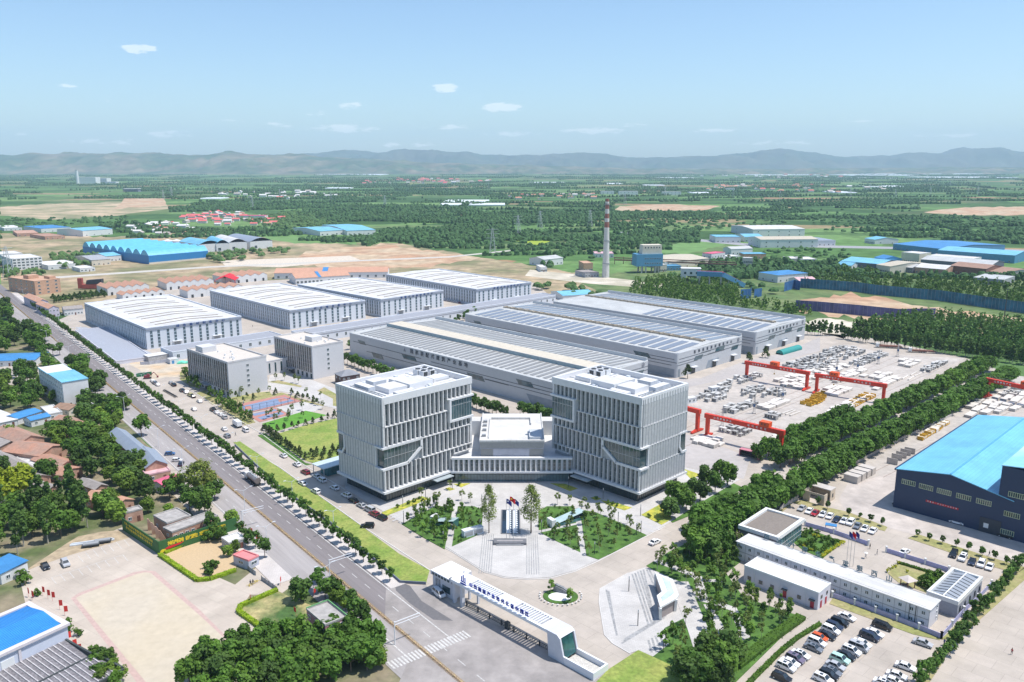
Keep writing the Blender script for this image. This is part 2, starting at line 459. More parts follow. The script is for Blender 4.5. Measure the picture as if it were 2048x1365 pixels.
ground_patch('green_field', [(520, 472), (700, 478), (720, 490), (560, 485)], .02, green1)
ground_patch('wild_meadow', [(1150, 560), (1400, 520), (2060, 560), (2060, 700), (1900, 690), (1640, 660), (1560, 620), (1250, 600)], .01, green2)
ground_patch('bare_soil', [(1600, 600), (1700, 588), (1950, 628), (2060, 640), (2060, 675), (1900, 668), (1750, 640), (1600, 622)], .04, redsoil)
ground_patch('bare_soil', [(1610, 640), (1700, 640), (1740, 655), (1690, 672), (1650, 668)], .04, palesoil)
ground_patch('dirt_track', [(1060, 540), (1240, 558), (1330, 568), (1320, 578), (1180, 568), (1050, 552)], .05, palesoil)
ground_patch('dirt_track', [(440, 522), (700, 512), (720, 520), (560, 535), (450, 532)], .05, M('white_dust', (.56, .49, .40), .95, var=.25))
ground_patch('country_road', [(60, 557), (420, 533), (900, 513), (1240, 478), (1240, 480), (900, 515.5), (420, 536), (60, 561)], .07, M('country_road_surface', (.48, .45, .40), .9))
ground_patch('country_road', [(1240, 464), (1500, 488), (2060, 500), (2060, 504), (1500, 493), (1240, 468)], .07, M('country_asphalt', (.30, .30, .31), .9))
ground_patch('village_ground', [(-300, 760), (0, 690), (40, 665), (200, 790), (290, 886), (440, 1014), (560, 1100), (660, 1165), (840, 1320), (1000, 1500), (-300, 1500)], .0, village)
ground_patch('yard', [(118, 640), (210, 600), (420, 568), (780, 548), (1070, 566), (1100, 592), (1180, 600), (1620, 664), (1740, 676), (1930, 716), (2080, 770), (2600, 900), (2600, 1700), (1050, 1700), (905, 1345), (628, 1116), (325, 855)], .04, yardc)
ground_patch('dirt_lot', Z(260, 700, 8.533)((0, 0), (150, 30), (180, 130), (330, 220), (620, 250), (990, 200), (1020, 460), (800, 470), (620, 470), (420, 520), (250, 440), (150, 330), (0, 260)), .06, M('orange_dirt', (.52, .38, .24), .95, var=.15, sc_=.2, hue=(.50, .44, .35), sc2=.06))
def strip(name, s0, s1, t0, t1, z, mat, h=None):
 mb=MB();n=max(1, int((s1-s0)/120))
 for i in range(n):
  a, b=s0+(s1-s0)*i/n, s0+(s1-s0)*(i+1)/n
  q=[ROAD(a, t1), ROAD(b, t1), ROAD(b, t0), ROAD(a, t0)]
  if h is None:mb.face([(v.x, v.y, z)for v in q][::-1]if False else [(v.x, v.y, z)for v in q])
  else:mb.prism([(v.x, v.y)for v in q], z, z+h)
 return struct(name, mb, mat)
strip('road', -60, 1500, 0.0, 9.3, .08, asph_d)
strip('road', -60, 1500, -10.4, 0.0, .084, asph_l)
strip('pavement', 182, 900, 9.3, 14.2, .04, walk, .14)
strip('pavement', 205, 250, -16.5, -10.4, .04, walk, .13)
strip('road', 250, 352, -19, -10.4, .09, yardc)
ground_patch('forecourt', [(772, 1174), (790, 1176), (850, 1171), (905, 1212), (1020, 1262), (1110, 1308), (1205, 1350), (1260, 1600), (700, 1600), (830, 1290), (770, 1235)], .092, M('asphalt_grey', (.29, .265, .25), .85, var=.14, sc_=.3, var2=.22, sc2=.07))
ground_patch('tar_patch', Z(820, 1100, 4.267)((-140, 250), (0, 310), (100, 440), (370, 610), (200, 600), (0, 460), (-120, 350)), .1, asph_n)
mb=MB()
for s0, s1, t, w in ((150, 203, -4.6, .18), (150, 880, 8.6, .15), (255, 880, -9.7, .15)):
 q=[ROAD(s0, t-w), ROAD(s1, t-w), ROAD(s1, t+w), ROAD(s0, t+w)]
 mb.face([(v.x, v.y, .11)for v in q][::-1])
s=130
while s<860:
 for t in (4.7, -5.2):
  if t<0 and s<250:continue
  q=[ROAD(s, t-.1), ROAD(s+3.2, t-.1), ROAD(s+3.2, t+.1), ROAD(s, t+.1)]
  mb.face([(v.x, v.y, .11)for v in q][::-1])
 s+=8
struct('road_markings', mb, paint_w)
mb=MB()
a0, a1=P(775, 1325), P(925, 1263);nrm=Vector((RD.x, RD.y, 0));n=24
for i in range(n):
 c=a0 .lerp(a1, i/(n-1));w=RN*.26
 q=[c-w, c-w+nrm*-3.6, c+w+nrm*-3.6, c+w]
 mb.face([(v.x, v.y, .118)for v in q])
struct('zebra_crossing', mb, paint_w)
struct('plaza', slab(MB(), [(690, 978), (797, 1043), (905, 1103), (968, 1143), (1010, 1155), (1055, 1158), (1100, 1156), (1150, 1142), (1195, 1122), (1330, 1052), (1395, 1010), (1480, 960), (1300, 920), (700, 920)], .0, .16), whitep)
z1=Z(780, 960, 3.793)
beds=[((90, 340), (200, 280), (340, 205), (480, 205), (435, 430), (415, 530), (250, 440)), ((515, 205), (640, 205), (705, 235), (695, 410), (470, 510)), ((1125, 240), (1190, 205), (1390, 205), (1412, 330), (1140, 385), (1128, 385)), ((1140, 405), (1416, 345), (1445, 555), (1240, 460)), ((1440, 230), (1560, 250), (1700, 310), (1950, 425), (1580, 610), (1490, 580))]
for i, b in enumerate(beds):struct('garden_bed', slab(MB(), z1(*b), .0, .24), lawn2)
for b in (((-60, 290), (-60, 250), (240, 128), (300, 148), (70, 240)), ((480, 35), (610, 30), (540, 62)), ((420, 70), (450, 60), (495, 75), (450, 87)), ((1215, 30), (1330, 35), (1425, 70), (1365, 90)), ((1600, 160), (1700, 175), (1835, 215), (1780, 236), (1650, 195)), ((1520, 140), (1560, 130), (1605, 148), (1560, 160)), ((1905, 270), (2048, 190), (2100, 250), (2140, 300), (2060, 345))):
 struct('flower_bed', slab(MB(), z1(*b), .0, .25), yellowbed)
granite=M('dark_granite', (.16, .16, .17), .5, var=.15, sc_=1.5)
mb=MB()
for (xa, xb, ya, xc, xd, yb)in ((700, 795, 418, 668, 775, 712), (1033, 1125, 418, 1030, 1142, 722)):
 for i in range(6):
  f0=(i+.2)/6;f1=(i+.55)/6
  sheet(mb, z1((xa+(xb-xa)*f0, ya), (xa+(xb-xa)*f1, ya), (xc+(xd-xc)*f1, yb), (xc+(xd-xc)*f0, yb)), .168)
struct('paving_stripes', mb, M('grey_stone_stripe', (.30, .30, .30), .8, var=.3, sc_=1.2))
mb=MB()
for a, b in (((0, 300), (330, 130)), ((20, 318), (420, 110)), ((1150, 0), (2000, 400)), ((1500, 120), (2048, 385)), ((230, 232), (640, 40))):
 A, B=P(*z1(a)[0]), P(*z1(b)[0]);n=(B-A).normalized().cross(Vector((0, 0, 1)))*.3
 mb.face([tuple(v+Vector((0, 0, .17)))for v in (A-n, A+n, B+n, B-n)][::-1])
struct('paving_bands', mb, M('grey_stone_band', (.47, .46, .46), .8))
z2=Z(1180, 1080, 4.452)
struct('garden_ground', slab(MB(), z2((500, 235), (600, 175), (720, 100), (850, 40), (1060, -120), (1300, -60), (1340, 200), (1210, 300), (1340, 480), (1500, 560), (1890, 690), (1300, 1269), (1100, 1500), (700, 1500), (430, 1100), (550, 1050), (700, 930), (660, 790), (820, 690), (880, 560), (840, 420), (760, 380)), .0, .17), lawn2)
struct('entrance_plaza', slab(MB(), z2((90, 440), (340, 300), (490, 250), (600, 290), (780, 370), (860, 400), (900, 560), (860, 690), (665, 790), (705, 930), (560, 1045), (430, 990), (360, 1015), (200, 920), (130, 850), (85, 560)), .0, .2), whitep)
def path_mesh(pts, w, z, mb=None):
 mb=mb or MB();q=[P(a, b)for a, b in pts]
 for i in range(len(q)-1):
  d=(q[i+1]-q[i]).normalized();n=Vector((d.y, -d.x, 0))*w/2;e=d*(w*.25)
  mb.face([tuple(v+Vector((0, 0, z+.003*i)))for v in (q[i]-n-e, q[i]+n-e, q[i+1]+n+e, q[i+1]-n+e)])
 return mb
pm=path_mesh(z2((600, 190), (900, 310), (960, 340), (1010, 540)), 2.6, .2)
path_mesh(z2((1010, 540), (1090, 560), (1270, 620), (1310, 700), (1380, 860), (1180, 945)), 2.4, .215, pm)
path_mesh(z2((990, 370), (1160, 370)), 1.6, .235, pm);path_mesh(z2((860, 440), (1000, 520)), 2.4, .24, pm)
path_mesh(z2((1050, 590), (1120, 720), (1220, 920), (1150, 1000)), 2.3, .25, pm)
path_mesh(z2((800, 400), (880, 600), (960, 800), (1030, 1010)), 5.5, .27, pm)
struct('garden_path', pm, whitep)
mb=MB()
for k, (a, b)in enumerate((((375, 310), (520, 760)), ((400, 300), (545, 740)), ((425, 290), (570, 720)), ((450, 280), (560, 640)), ((475, 270), (540, 560)), ((505, 270), (600, 480)), ((530, 280), (640, 480)), ((145, 450), (240, 860)), ((165, 460), (225, 800)), ((280, 930), (660, 700)), ((300, 905), (680, 680)), ((520, 900), (550, 1010)), ((550, 880), (590, 1010)), ((580, 860), (630, 990)), ((610, 840), (665, 960)), ((310, 890), (700, 655)))):
 A, B=P(*z2(a)[0]), P(*z2(b)[0]);n=(B-A).normalized().cross(Vector((0, 0, 1)))*.28
 mb.face([tuple(v+Vector((0, 0, .206+k*.0004)))for v in (A-n, A+n, B+n, B-n)][::-1])
struct('paving_stripes', mb, M('grey_stone_stripe', (.42, .42, .42)))
struct('lawn', slab(MB(), z2((430, 990), (560, 1050), (830, 1175), (900, 1500), (-60, 1500), (60, 1269), (160, 1165)), .0, .3), lawn)
struct('lawn', slab(MB(), [(467, 886), (480, 884), (560, 938), (728.7, 1058), (800, 1110), (859, 1142), (852, 1168), (820, 1168), (800, 1166), (680, 1061), (556, 973)], .0, .2), lawn)
z3=Z(280, 780, 4.015)
struct('lawn', slab(MB(), z3((1050, 400), (1090, 360), (1350, 280), (1606, 225), (1900, 330), (1900, 560), (1600, 590), (1390, 590), (1330, 570), (1150, 450)), .0, .14), lawn)
struct('lawn', slab(MB(), z3((980, 275), (1330, 170), (1500, 205), (1100, 335)), .0, .15), M('lawn_fresh', (.10, .26, .03), .95, var=.15))
struct('garden_ground', slab(MB(), z3((945, 370), (1000, 350), (1120, 430), (1330, 590), (1380, 600), (1330, 610), (1240, 570)), .0, .16), lawn2)
z4=Z(360, 640, 5.689)
struct('garden_ground', slab(MB(), z4((420, 990), (560, 940), (1160, 830), (1640, 980), (1600, 1000), (1390, 930), (1190, 855), (655, 975), (780, 1100), (860, 1170), (740, 1200)), .0, .13), drygrass)
struct('garden_ground', slab(MB(), z4((270, 890), (330, 860), (560, 900), (640, 850), (1020, 820), (1040, 850), (560, 940), (370, 970)), .0, .13), drygrass)
struct('garden_ground', slab(MB(), z4((180, 840), (290, 800), (330, 860), (240, 880)), .0, .13), drygrass)
struct('garden_ground', slab(MB(), z4((0, 590), (60, 640), (200, 770), (120, 760), (0, 680)), .0, .12), drygrass)
struct('garden_ground', slab(MB(), z4((1000, 710), (1120, 690), (1390, 755), (1370, 770), (1200, 740)), .0, .14), drygrass)
struct('garden_ground', slab(MB(), z4((1560, 810), (1640, 770), (1800, 860), (1850, 1000), (1740, 980), (1740, 900)), .0, .14), drygrass)
red_c=M('court_red', (.42, .20, .17), .8, var=.08);blue_c=M('court_blue', (.19, .25, .37), .8, var=.06)
mb=MB()
sheet(mb, z4((655, 980), (700, 955), (1190, 855), (1385, 930), (745, 1072)), .15, 0)
sheet(mb, z4((775, 1085), (1085, 1003), (1250, 1080), (905, 1168)), .15, 0)
sheet(mb, z4((690, 990), (1060, 905), (1190, 885), (1300, 925), (760, 1058)), .158, 1)
sheet(mb, z4((740, 990), (800, 985), (820, 1015), (740, 1035)), .166, 0);sheet(mb, z4((1110, 905), (1180, 890), (1250, 915), (1130, 940)), .166, 0)
sheet(mb, z4((815, 1075), (1080, 1020), (1110, 1035), (850, 1098)), .158, 1);sheet(mb, z4((880, 1115), (1140, 1050), (1190, 1075), (930, 1140)), .158, 1)
struct('sports_court', mb, [red_c, blue_c])
struct('court_surround', slab(MB(), z4((1250, 1080), (1100, 1000), (1385, 930), (1640, 990), (1540, 1040), (1200, 1110)), .0, .14), whitep)
struct('plaza', slab(MB(), z4((990, 790), (1020, 640), (1230, 590), (1540, 700), (2048, 900), (2048, 1060), (1760, 1010), (1640, 980), (1380, 850), (1170, 820)), .0, .12), whitep)
ground_patch('schoolyard', [(38, 1150), (100, 1112), (245, 1055), (330, 1108), (470, 1170), (520, 1130), (560, 1125), (600, 1160), (560, 1190), (500, 1190), (478, 1222), (530, 1262), (430, 1365), (360, 1600), (60, 1600), (60, 1250)], .03, BRICKS('schoolyard_concrete', (.49, .425, .355), (.46, .395, .33), (.37, .32, .27), 5, 4, .04, rot=.6))
z5=Z(0, 1060, 4.475)
ring_o=z5((635, 615), (700, 570), (1200, 380), (1300, 365), (1390, 372), (1790, 720), (1970, 900), (2030, 960))+[(700, 1500), (380, 1500)]
ring_i=z5((680, 612), (740, 580), (1230, 395), (1300, 382), (1350, 388), (1790, 770), (1985, 950))+[(680, 1500), (404, 1500)]
ground_patch('brick_border', ring_o, .045, M('red_brick_paving', (.47, .34, .30), .85, var=.12, sc_=1))
ground_patch('sand_court', ring_i, .06, M('sandy_court', (.50, .43, .32), .9, var=.08, sc_=.4, hue=(.49, .43, .34), sc2=.05))
ground_patch('bare_soil', z5((190, 390), (600, 120), (700, 60), (900, 20), (1110, 0), (1200, 60), (1100, 90), (620, 230), (330, 330)), .04, M('verge_soil', (.38, .30, .2), .95, var=.3, sc_=.4))
mb=MB()
def pxline(mb, a, b, w, z):
 A, B=P(*a), P(*b);n=(B-A).normalized().cross(Vector((0, 0, 1)))*(w/2)
 mb.face([(v.x, v.y, z)for v in (A-n, A+n, B+n, B-n)][::-1])
A, B=z5((520, 290), (1110, 90)), z5((460, 430), (1100, 225))
for i in range(7):
 f=i/6
 p=(A[0][0]+(A[1][0]-A[0][0])*(.3+.7*f), A[0][1]+(A[1][1]-A[0][1])*(.3+.7*f));pxline(mb, p, (p[0]+11, p[1]+13), .15, .05)
for i in range(9):
 f=i/8
 p=(B[0][0]+(B[1][0]-B[0][0])*f, B[0][1]+(B[1][1]-B[0][1])*f);pxline(mb, p, (p[0]+10, p[1]+12), .15, .05)
pxline(mb, B[0], B[1], .15, .055);pxline(mb, z5((520, 290))[0], z5((510, 300))[0], .15, .05)
struct('parking_lines', mb, paint_w)
ground_patch('plot', [(318, 1110), (352, 1098), (395, 1083), (455, 1080), (485, 1105), (470, 1140), (395, 1166), (372, 1152)], .06, M('raked_soil', (.50, .37, .22), .95, var=.15, sc_=1.5, stretch=(1, 4, 1)))
z6=Z(360, 1060, 4.475)
ground_patch('rough_grass', z6((525, 730), (545, 680), (870, 545), (960, 590), (1180, 680), (1110, 830), (1100, 940), (900, 975), (770, 930)), .06, M('rough_green', (.06, .12, .03), .95, var=.3, sc_=.8, hue=(.40, .34, .16), sc2=.12))
z7=Z(1440, 940, 3.368)
for pts in (((760, 865), (1000, 950), (1350, 1080), (1490, 1130), (1480, 1150), (1300, 1110), (735, 905)), ((488, 222), (560, 205), (700, 250), (860, 285), (1128, 388), (1110, 415), (1055, 400), (620, 265)), ((1265, 462), (1330, 435), (1600, 520), (1830, 595), (2060, 660), (1870, 790), (1840, 780), (1920, 680), (1640, 590)), ((1840, 795), (1870, 800), (1560, 1145), (1490, 1145)), ((1890, 800), (2070, 640), (2100, 700), (1560, 1180), (1500, 1300), (1300, 1600), (1200, 1600), (1440, 1250)), ((380, 270), (470, 215), (480, 235), (420, 285))):
 struct('verge', slab(MB(), z7(*pts), .0, .14), drygrass)
struct('garden_ground', slab(MB(), z7((470, 470), (600, 400), (830, 490), (690, 600), (560, 545)), .0, .14), lawn2)
struct('garden_ground', slab(MB(), z7((1130, 700), (1200, 625), (1480, 720), (1390, 830), (1200, 760)), .0, .14), drygrass)
struct('planted_strip', slab(MB(), Z(1300, 880, 6.823)((0, 1000), (170, 880), (900, 540), (1060, 560), (1280, 660), (1150, 740), (640, 1000), (310, 1135)), .0, .15), lawn2)
struct('flower_bed', slab(MB(), Z(1300, 880, 6.823)((440, 420), (480, 410), (700, 480), (560, 545)), .0, .2), yellowbed)
ground_patch('factory_road', z7((880, 60), (1200, -120), (1180, 180), (2200, 540), (2200, 740), (2000, 640), (1100, 380), (860, 300), (800, 200)), .058, M('factory_road_surface', (.46, .41, .37), .85, var=.16, sc_=.25, var2=.2, sc2=.04))
ground_patch('avenue', [(1520, 960), (1700, 870), (1960, 748), (2000, 752), (1800, 860), (1600, 965), (1480, 1010)], .046, M('avenue_surface', (.45, .40, .36), .85, var=.15))
z8=Z(1360, 680, 2.977)
ground_patch('stockyard', z8((-100, 330), (40, 470), (300, 640), (420, 700), (640, 650), (1300, 300), (1700, 110), (1260, 90), (1000, 30), (870, 60)), .055, M('stockyard_concrete', (.43, .39, .35), .88, var=.14, sc_=.3, var2=.14, sc2=.05))
ground_patch('stockyard', z8((1000, 790), (1700, 395), (1900, 200), (2200, 240), (2200, 458), (1830, 458), (1300, 775), (1100, 840)), .064, M('stockyard_concrete'))
ground_patch('campus_road', z8((-60, 480), (30, 560), (420, 700), (380, 830), (-60, 740)), .06, M('campus_asphalt', (.40, .37, .35), .85, var=.08, var2=.1))
ground_patch('campus_road', Z(1080, 560, 3.657)((800, 740), (1180, 720), (1480, 600), (1760, 540), (2048, 420), (2048, 520), (1900, 560), (1500, 690), (1080, 790), (1040, 800)), .06, M('campus_asphalt'))
ground_patch('campus_road', [(150, 655), (172, 655), (300, 705), (322, 716), (310, 724), (260, 720)], .06, M('paving_grey_blue', (.36, .38, .42), .8, var=.06))
def kerb(pts, name='kerb'):
 mb=MB();q=[P(a, b)for a, b in pts]
 for i in range(len(q)-1):
  d=(q[i+1]-q[i]);L0=d.length;d.normalize();n=Vector((d.y, -d.x, 0))*.15
  mb.prism([(v.x, v.y)for v in (q[i]-n, q[i]+n, q[i+1]+n, q[i+1]-n)], .0, .19+.003*(i%2))
 return struct(name, mb, kerb_m)
kerb([(472, 884), (560, 936), (730, 1057), (862, 1143)])
kerb([(355, 765), (480, 842), (520, 866), (600, 926), (690, 980)])
kerb([(797, 1045), (905, 1105), (968, 1145), (1010, 1157), (1055, 1160), (1100, 1158), (1150, 1144), (1195, 1124), (1330, 1054)])
kerb(z2((340, 300), (90, 440), (82, 560), (130, 850), (200, 925), (360, 1018)))
def frame3(Lp, Fp, Rp, base=None, z=None, rz=None):
 """near corner on the ground, heading, width to the right, depth to the left, height"""
 z=HT(*base, *Fp)if z is None else z
 l, f, r=P(*Lp, z), P(*Fp, z), P(*Rp, z)
 a, b=r-f, l-f
 if rz is None:
  ha=math.atan2(a.y, a.x);hb=math.atan2(b.y, b.x)-math.pi/2
  rz=(ha*a.length+hb*b.length)/(a.length+b.length)
 return Vector((f.x, f.y, 0)), rz, a.length, b.length, z
WIN={}
def win(w, h, cols=1, rows=1, gm=None, fm=None, fw=0.09, gap=0.0):
 gm=gm or glass;fm=fm or frame_m
 k=(round(w, 2), round(h, 2), cols, rows, gm.name, fm.name, fw, gap)
 if k in WIN:return WIN[k]
 mb=MB();mb.box(-w/2+.01, -.05, .01, w/2-.01, .05, h-.01, 0)
 for i in range(cols+1):
  x=-w/2+(w-fw)*i/cols;mb.box(x, -.12, 0, x+fw, .02, h, 1)
 for j in range(rows+1):
  g=gap if 0<j<rows else fw
  z=min(max(0, h*j/rows-g/2), h-g);mb.box(-w/2+fw, -.117, z, w/2-fw, .017, z+g, 1)
 WIN[k]=mb.mesh('window', [gm, fm]);return WIN[k]
def wrow(parent, face, pos, z, me, lx=0, ly=0, name='window'):
 out=[]
 for p in pos:
  if face=='x':out.append(put(name, me, parent, (p, 0, z)))
  elif face=='y':out.append(put(name, me, parent, (0, p, z), -math.pi/2))
  elif face=='X':out.append(put(name, me, parent, (p, ly, z), math.pi))
  else:out.append(put(name, me, parent, (lx, p, z), math.pi/2))
 return out
def spread(a, b, n, off=0.5):return [a+(b-a)*(i+off)/n for i in range(n)]
def parapet(mb, lx, ly, z0, z1, t=.4, mi=0, o=0.0):
 mb.box(-o, -o, z0, lx+o, t, z1, mi);mb.box(-o, ly-t, z0, lx+o, ly+o, z1, mi)
 mb.box(-o, t, z0, t, ly-t, z1, mi);mb.box(lx-t, t, z0, lx+o, ly-t, z1, mi)
 return mb
roof_w=BRICKS('white_membrane_roof', (.62, .61, .585), (.57, .56, .54), (.46, .45, .43), 24, 1.6, .05, .7, rot=.78)
roof_g=BRICKS('grey_sheet_roof', (.50, .505, .49), (.47, .475, .465), (.38, .385, .38), 30, 1.2, .06, .6, rot=.785)
roof_d=M('dark_slate_roof', (.23, .24, .26), .7, var=.1, sc_=.3)
deck=M('roof_screed', (.60, .59, .57), .85, var=.08, sc_=.3, var2=.06)
band_m=M('grey_cornice', (.27, .27, .30), .7, var=.05)
hallw=M('hall_wall', (.58, .61, .65), .75, var=.04, sc_=1.5, var2=.05)
bluesign=M('blue_sign', (.03, .07, .22), .5, var=0)
greysign=M('dark_sign', (.07, .08, .10), .5, var=0)
brown=M('brown_vent_strip', (.26, .22, .19), .8, var=.15)
def tower():
 W_, D_=42.2, 28.7
 t=thing('office_tower', 'left of the two white finned office towers, its window front sunlit', 'office tower', (-45.6, 279.6, 0), rad(45), 'twin office towers')
 mb=MB();mb.box(.9, .9, 4.9, W_-.9, D_-.9, 37.6, 0)
 part('wall', mb, [M('tower_panel', (.47, .475, .485), .5, var=.05, sc_=1.2, var2=.04)], t)
 basew=M('shop_glass', (.045, .06, .06), .08, var=.5, sc_=.3, spec=.8)
 mb=MB();mb.box(1.9, 1.9, 0, W_-1.5, D_-1.5, 4.9, 0);b=part('ground_floor_glazing', mb, basew, t)
 mb=MB()
 for x in spread(1.9, W_-1.5, 30, 0):mb.box(x-.05, 1.78, 0, x+.05, 1.92, 4.6, 0)
 for y in spread(1.9, D_-1.5, 20, 0):mb.box(1.78, y-.05, 0, 1.92, y+.05, 4.6, 0)
 mb.box(1.76, 1.76, 2.9, W_-1.5, 1.9, 3.0, 0);mb.box(1.76, 1.95, 2.9, 1.9, D_-1.5, 3.0, 0)
 part('mullions', mb, dark, b)
 led=M('ledge_panel', (.66, .66, .665), .45, var=.03)
 mb=MB();mb.box(-.9, -.9, 4.3, W_+.3, D_+.9, 5.1, 0);part('ledge', mb, led, t)
 mb=MB();parapet(mb, W_, D_, 37.4, 40.0, .9, 0, .25);part('parapet', mb, led, t)
 finm=M('fin_panel', (.56, .56, .56), .42, metal=.15, var=.1, sc_=.8, var2=.03)
 piers=M('pier_panel', (.62, .615, .61), .45, var=.08, sc_=1.0)
 tiers=[(29.2, 39.2), (21.3, 29.0), (13.6, 21.1), (5.3, 13.4)]
 pitch=(W_-.6)/20
 for k, (z0, z1)in enumerate(tiers):
  off=(k%2)*pitch/2
  mb=MB();wins=[]
  for i in range(21):
   x=.6+i*pitch-off
   za, zb=z0, z1
   xc=x+pitch/2
   if k==0 and xc>30.6:za=33.4
   if k==1 and xc>30.6:zb=24.0
   if k==2 and xc<17.8:
    continue
   if k==3 and xc>32.6:za, zb=11.2, 13.4
   if xc>W_-.3:continue
   a=max(0.05, x)
   mb.prism([(a, .9), (a, -.28), (a+pitch*.26, -.05), (a+pitch*.33, .9)], za, zb, 0)
   mb.box(a, -.34, za-.28, min(a+pitch*.98, W_), .9, za, 0)
   if zb-za>1.2 and xc<W_-1.2:wins.append((a+pitch*.665, za, zb))
  mb.box(W_-.9, -.1, z0 if k!=3 else 11.2, W_, .9, z1 if k!=1 else 24.0, 0)if k!=0 else mb.box(W_-.9, -.1, 33.4, W_, .9, z1, 0)
  if k in (0, 1, 3):mb.box(-.2, -.25, z0, .5, .9, z1, 0)
  part('window_pier_screen', mb, piers, t)
  for (xw, za, zb)in wins:
   o=put('window', win(pitch*.64, zb-za-.3, 1, max(1, int((zb-za)/1.9)), M('tower_glass', (.12, .14, .15), .12, var=.75, sc_=.45, spec=.9), M('grey_window_frame', (.36, .37, .38), .5, var=0), .07, .1), t, (xw, .86, za+.05))
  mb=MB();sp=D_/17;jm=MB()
  for i in range(18):
   y=i*sp-(k%2)*sp/2
   y0, y1=max(.6, y), min(D_, y+sp)
   if y1-y0<.2:continue
   yc=(y0+y1)/2
   segs=[(z0, z1)]
   if k==2 and yc<4.8:continue
   if k==2 and yc>24.4:continue
   for za, zb in segs:
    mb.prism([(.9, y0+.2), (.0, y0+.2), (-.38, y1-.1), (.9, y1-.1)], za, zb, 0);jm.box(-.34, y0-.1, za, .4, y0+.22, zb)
    mb.prism([(.2, y0), (-.3, y0+.25), (-.75, y1-.1), (.2, y1-.1)], za-.3, za, 0)
  part('fin_screen', mb, finm, t);part('shadow_gap_screen', jm, M('shadow_gap_grey', (.22, .23, .25), .6, var=0), t)  # dark proud strips paint in the shade of the gaps between fins
 cg=GLASS('corner_glass', (.05, .085, .09), .06, .5, .15)
 def pane(name, prof, ax, a0, a1, m):
  mb=MB();mb.extr(prof, ax, a0, a1);return part(name, mb, m, t)
 g1=pane('corner_window', [(0.2, 13.7), (10.5, 13.7), (16.6, 18.0), (16.6, 20.9), (.2, 20.9)], 'y', .25, .8, cg)
 mb=MB()
 for x in (1.6, 3.2, 4.8, 6.4, 8.0, 9.6, 11.2, 12.8, 14.4):
  zb=13.7 if x<10.5 else 13.7+(x-10.5)*.705
  mb.box(x-.05, .12, zb, x+.05, .26, 20.9)
 mb.box(.2, .13, 17.2, 15.5, .25, 17.32)
 part('mullions', mb, steel, g1)
 mb=MB()
 for p, q in (((-.3, 20.9+.35), (17.2, 21.25)), ((-.3, 13.35), (10.7, 13.35)), ((10.5, 13.35), (17.2, 18.1)), ((17.0, 18.0), (17.0, 21.4))):
  mb.bar((p[0], .15, p[1]), (q[0], .15, q[1]), .95)
 mb.box(-.9, -.5, 20.95, 0.2, 4.6, 21.6);mb.box(-.9, -.5, 13.0, .2, 4.6, 13.65);mb.box(-.5, 4.2, 13.7, .3, 4.9, 20.9)
 part('window_surround', mb, led, t)
 g2=pane('side_window', [(.3, 13.7), (4.2, 13.7), (4.2, 20.9), (.3, 20.9)], 'x', .25, .8, cg)
 g3=pane('side_window', [(24.6, 16.2), (26.3, 13.9), (D_, 13.9), (D_, 20.9), (24.6, 20.9)], 'x', .0, .8, GLASS('corner_glass_dark', (.04, .08, .08)))
 mb=MB()
 for y in (25.6, 26.6, 27.6):mb.box(-.1, y-.04, 14, .01, y+.04, 20.9)
 part('mullions', mb, steel, g3)
 mb=MB()
 for p, q in (((24.3, 21.2), (D_+.4, 21.2)), ((26.0, 13.5), (D_+.4, 13.5)), ((24.3, 16.1), (26.2, 13.4)), ((24.3, 16.0), (24.3, 21.4))):mb.bar((-.15, p[0], p[1]), (-.15, q[0], q[1]), .8)
 part('window_surround', mb, led, t)
 g4=pane('bay_window', [(31.4, 24.9), (W_, 24.9), (W_, 32.6), (31.4, 32.6)], 'y', -.1, .8, GLASS('bay_glass', (.07, .12, .13), .07, .4, .2))
 mb=MB()
 for x in spread(31.4, W_, 8, 1)[:-1]:mb.box(x-.05, -.2, 24.9, x+.05, -.09, 32.6)
 mb.box(31.4, -.19, 30.2, W_, -.11, 30.35);part('mullions', mb, steel, g4)
 mb=MB()
 mb.box(30.5, -.75, 24.1, 31.4, .9, 33.3);mb.box(31.4, -.75, 24.1, W_+.4, .9, 24.9);mb.box(31.4, -.75, 32.6, W_+.7, .9, 33.3)
 part('window_surround', mb, led, t)
 mb=MB();mb.box(.9, .9, 37.5, W_-.9, D_-.9, 37.9);rf=part('roof', mb, M('tower_roof', (.62, .62, .62), .8, var=.15, sc_=.3), t)
 for (x0, y0, x1, y1, h)in ((9, 8, 17.5, 16.5, 1.9), (17.8, 7, 29, 16, 2.3)):
  mb=MB();mb.box(x0, y0, 37.9, x1, y1, 37.9+h, 0, 1);part('plant_room', mb, [white, roof_w], rf)
 for (x0, y0, x1, y1, h)in ((3.5, 13, 6.5, 22, 2.6), (10, 19, 16, 24, 2.4), (9, 3, 17, 5.6, 1.5), (20, 19, 27, 23, 1.2)):
  mb=MB();mb.box(x0, y0, 37.9, x1, y1, 37.9+h, 0, 1);part('stair_house', mb, [M('plant_grey', (.45, .48, .52), .6), deck], rf)
 for (x, y)in ((33, 18), (33, 21.5), (36.5, 18), (36.5, 21.5)):
  mb=MB();mb.box(x, y, 37.9, x+2.6, y+2.8, 40.4);mb.box(x+.3, y-.05, 38.4, x+2.3, y+.01, 40.1, 1);mb.cyl(x+1.3, y+1.4, 40.4, 40.7, 1.0, 1.0, 10, 1);part('chiller', mb, [white, dark], rf)
 mb=MB();mb.box(31, 9, 37.9, 38.5, 14, 39.6);part('plant_room', mb, white, rf)
 mb=MB();r=random.Random(3)
 for i in range(7):mb.box(5, 3.0+i*.0, 38.0, 5.01, 3.01, 38.02)
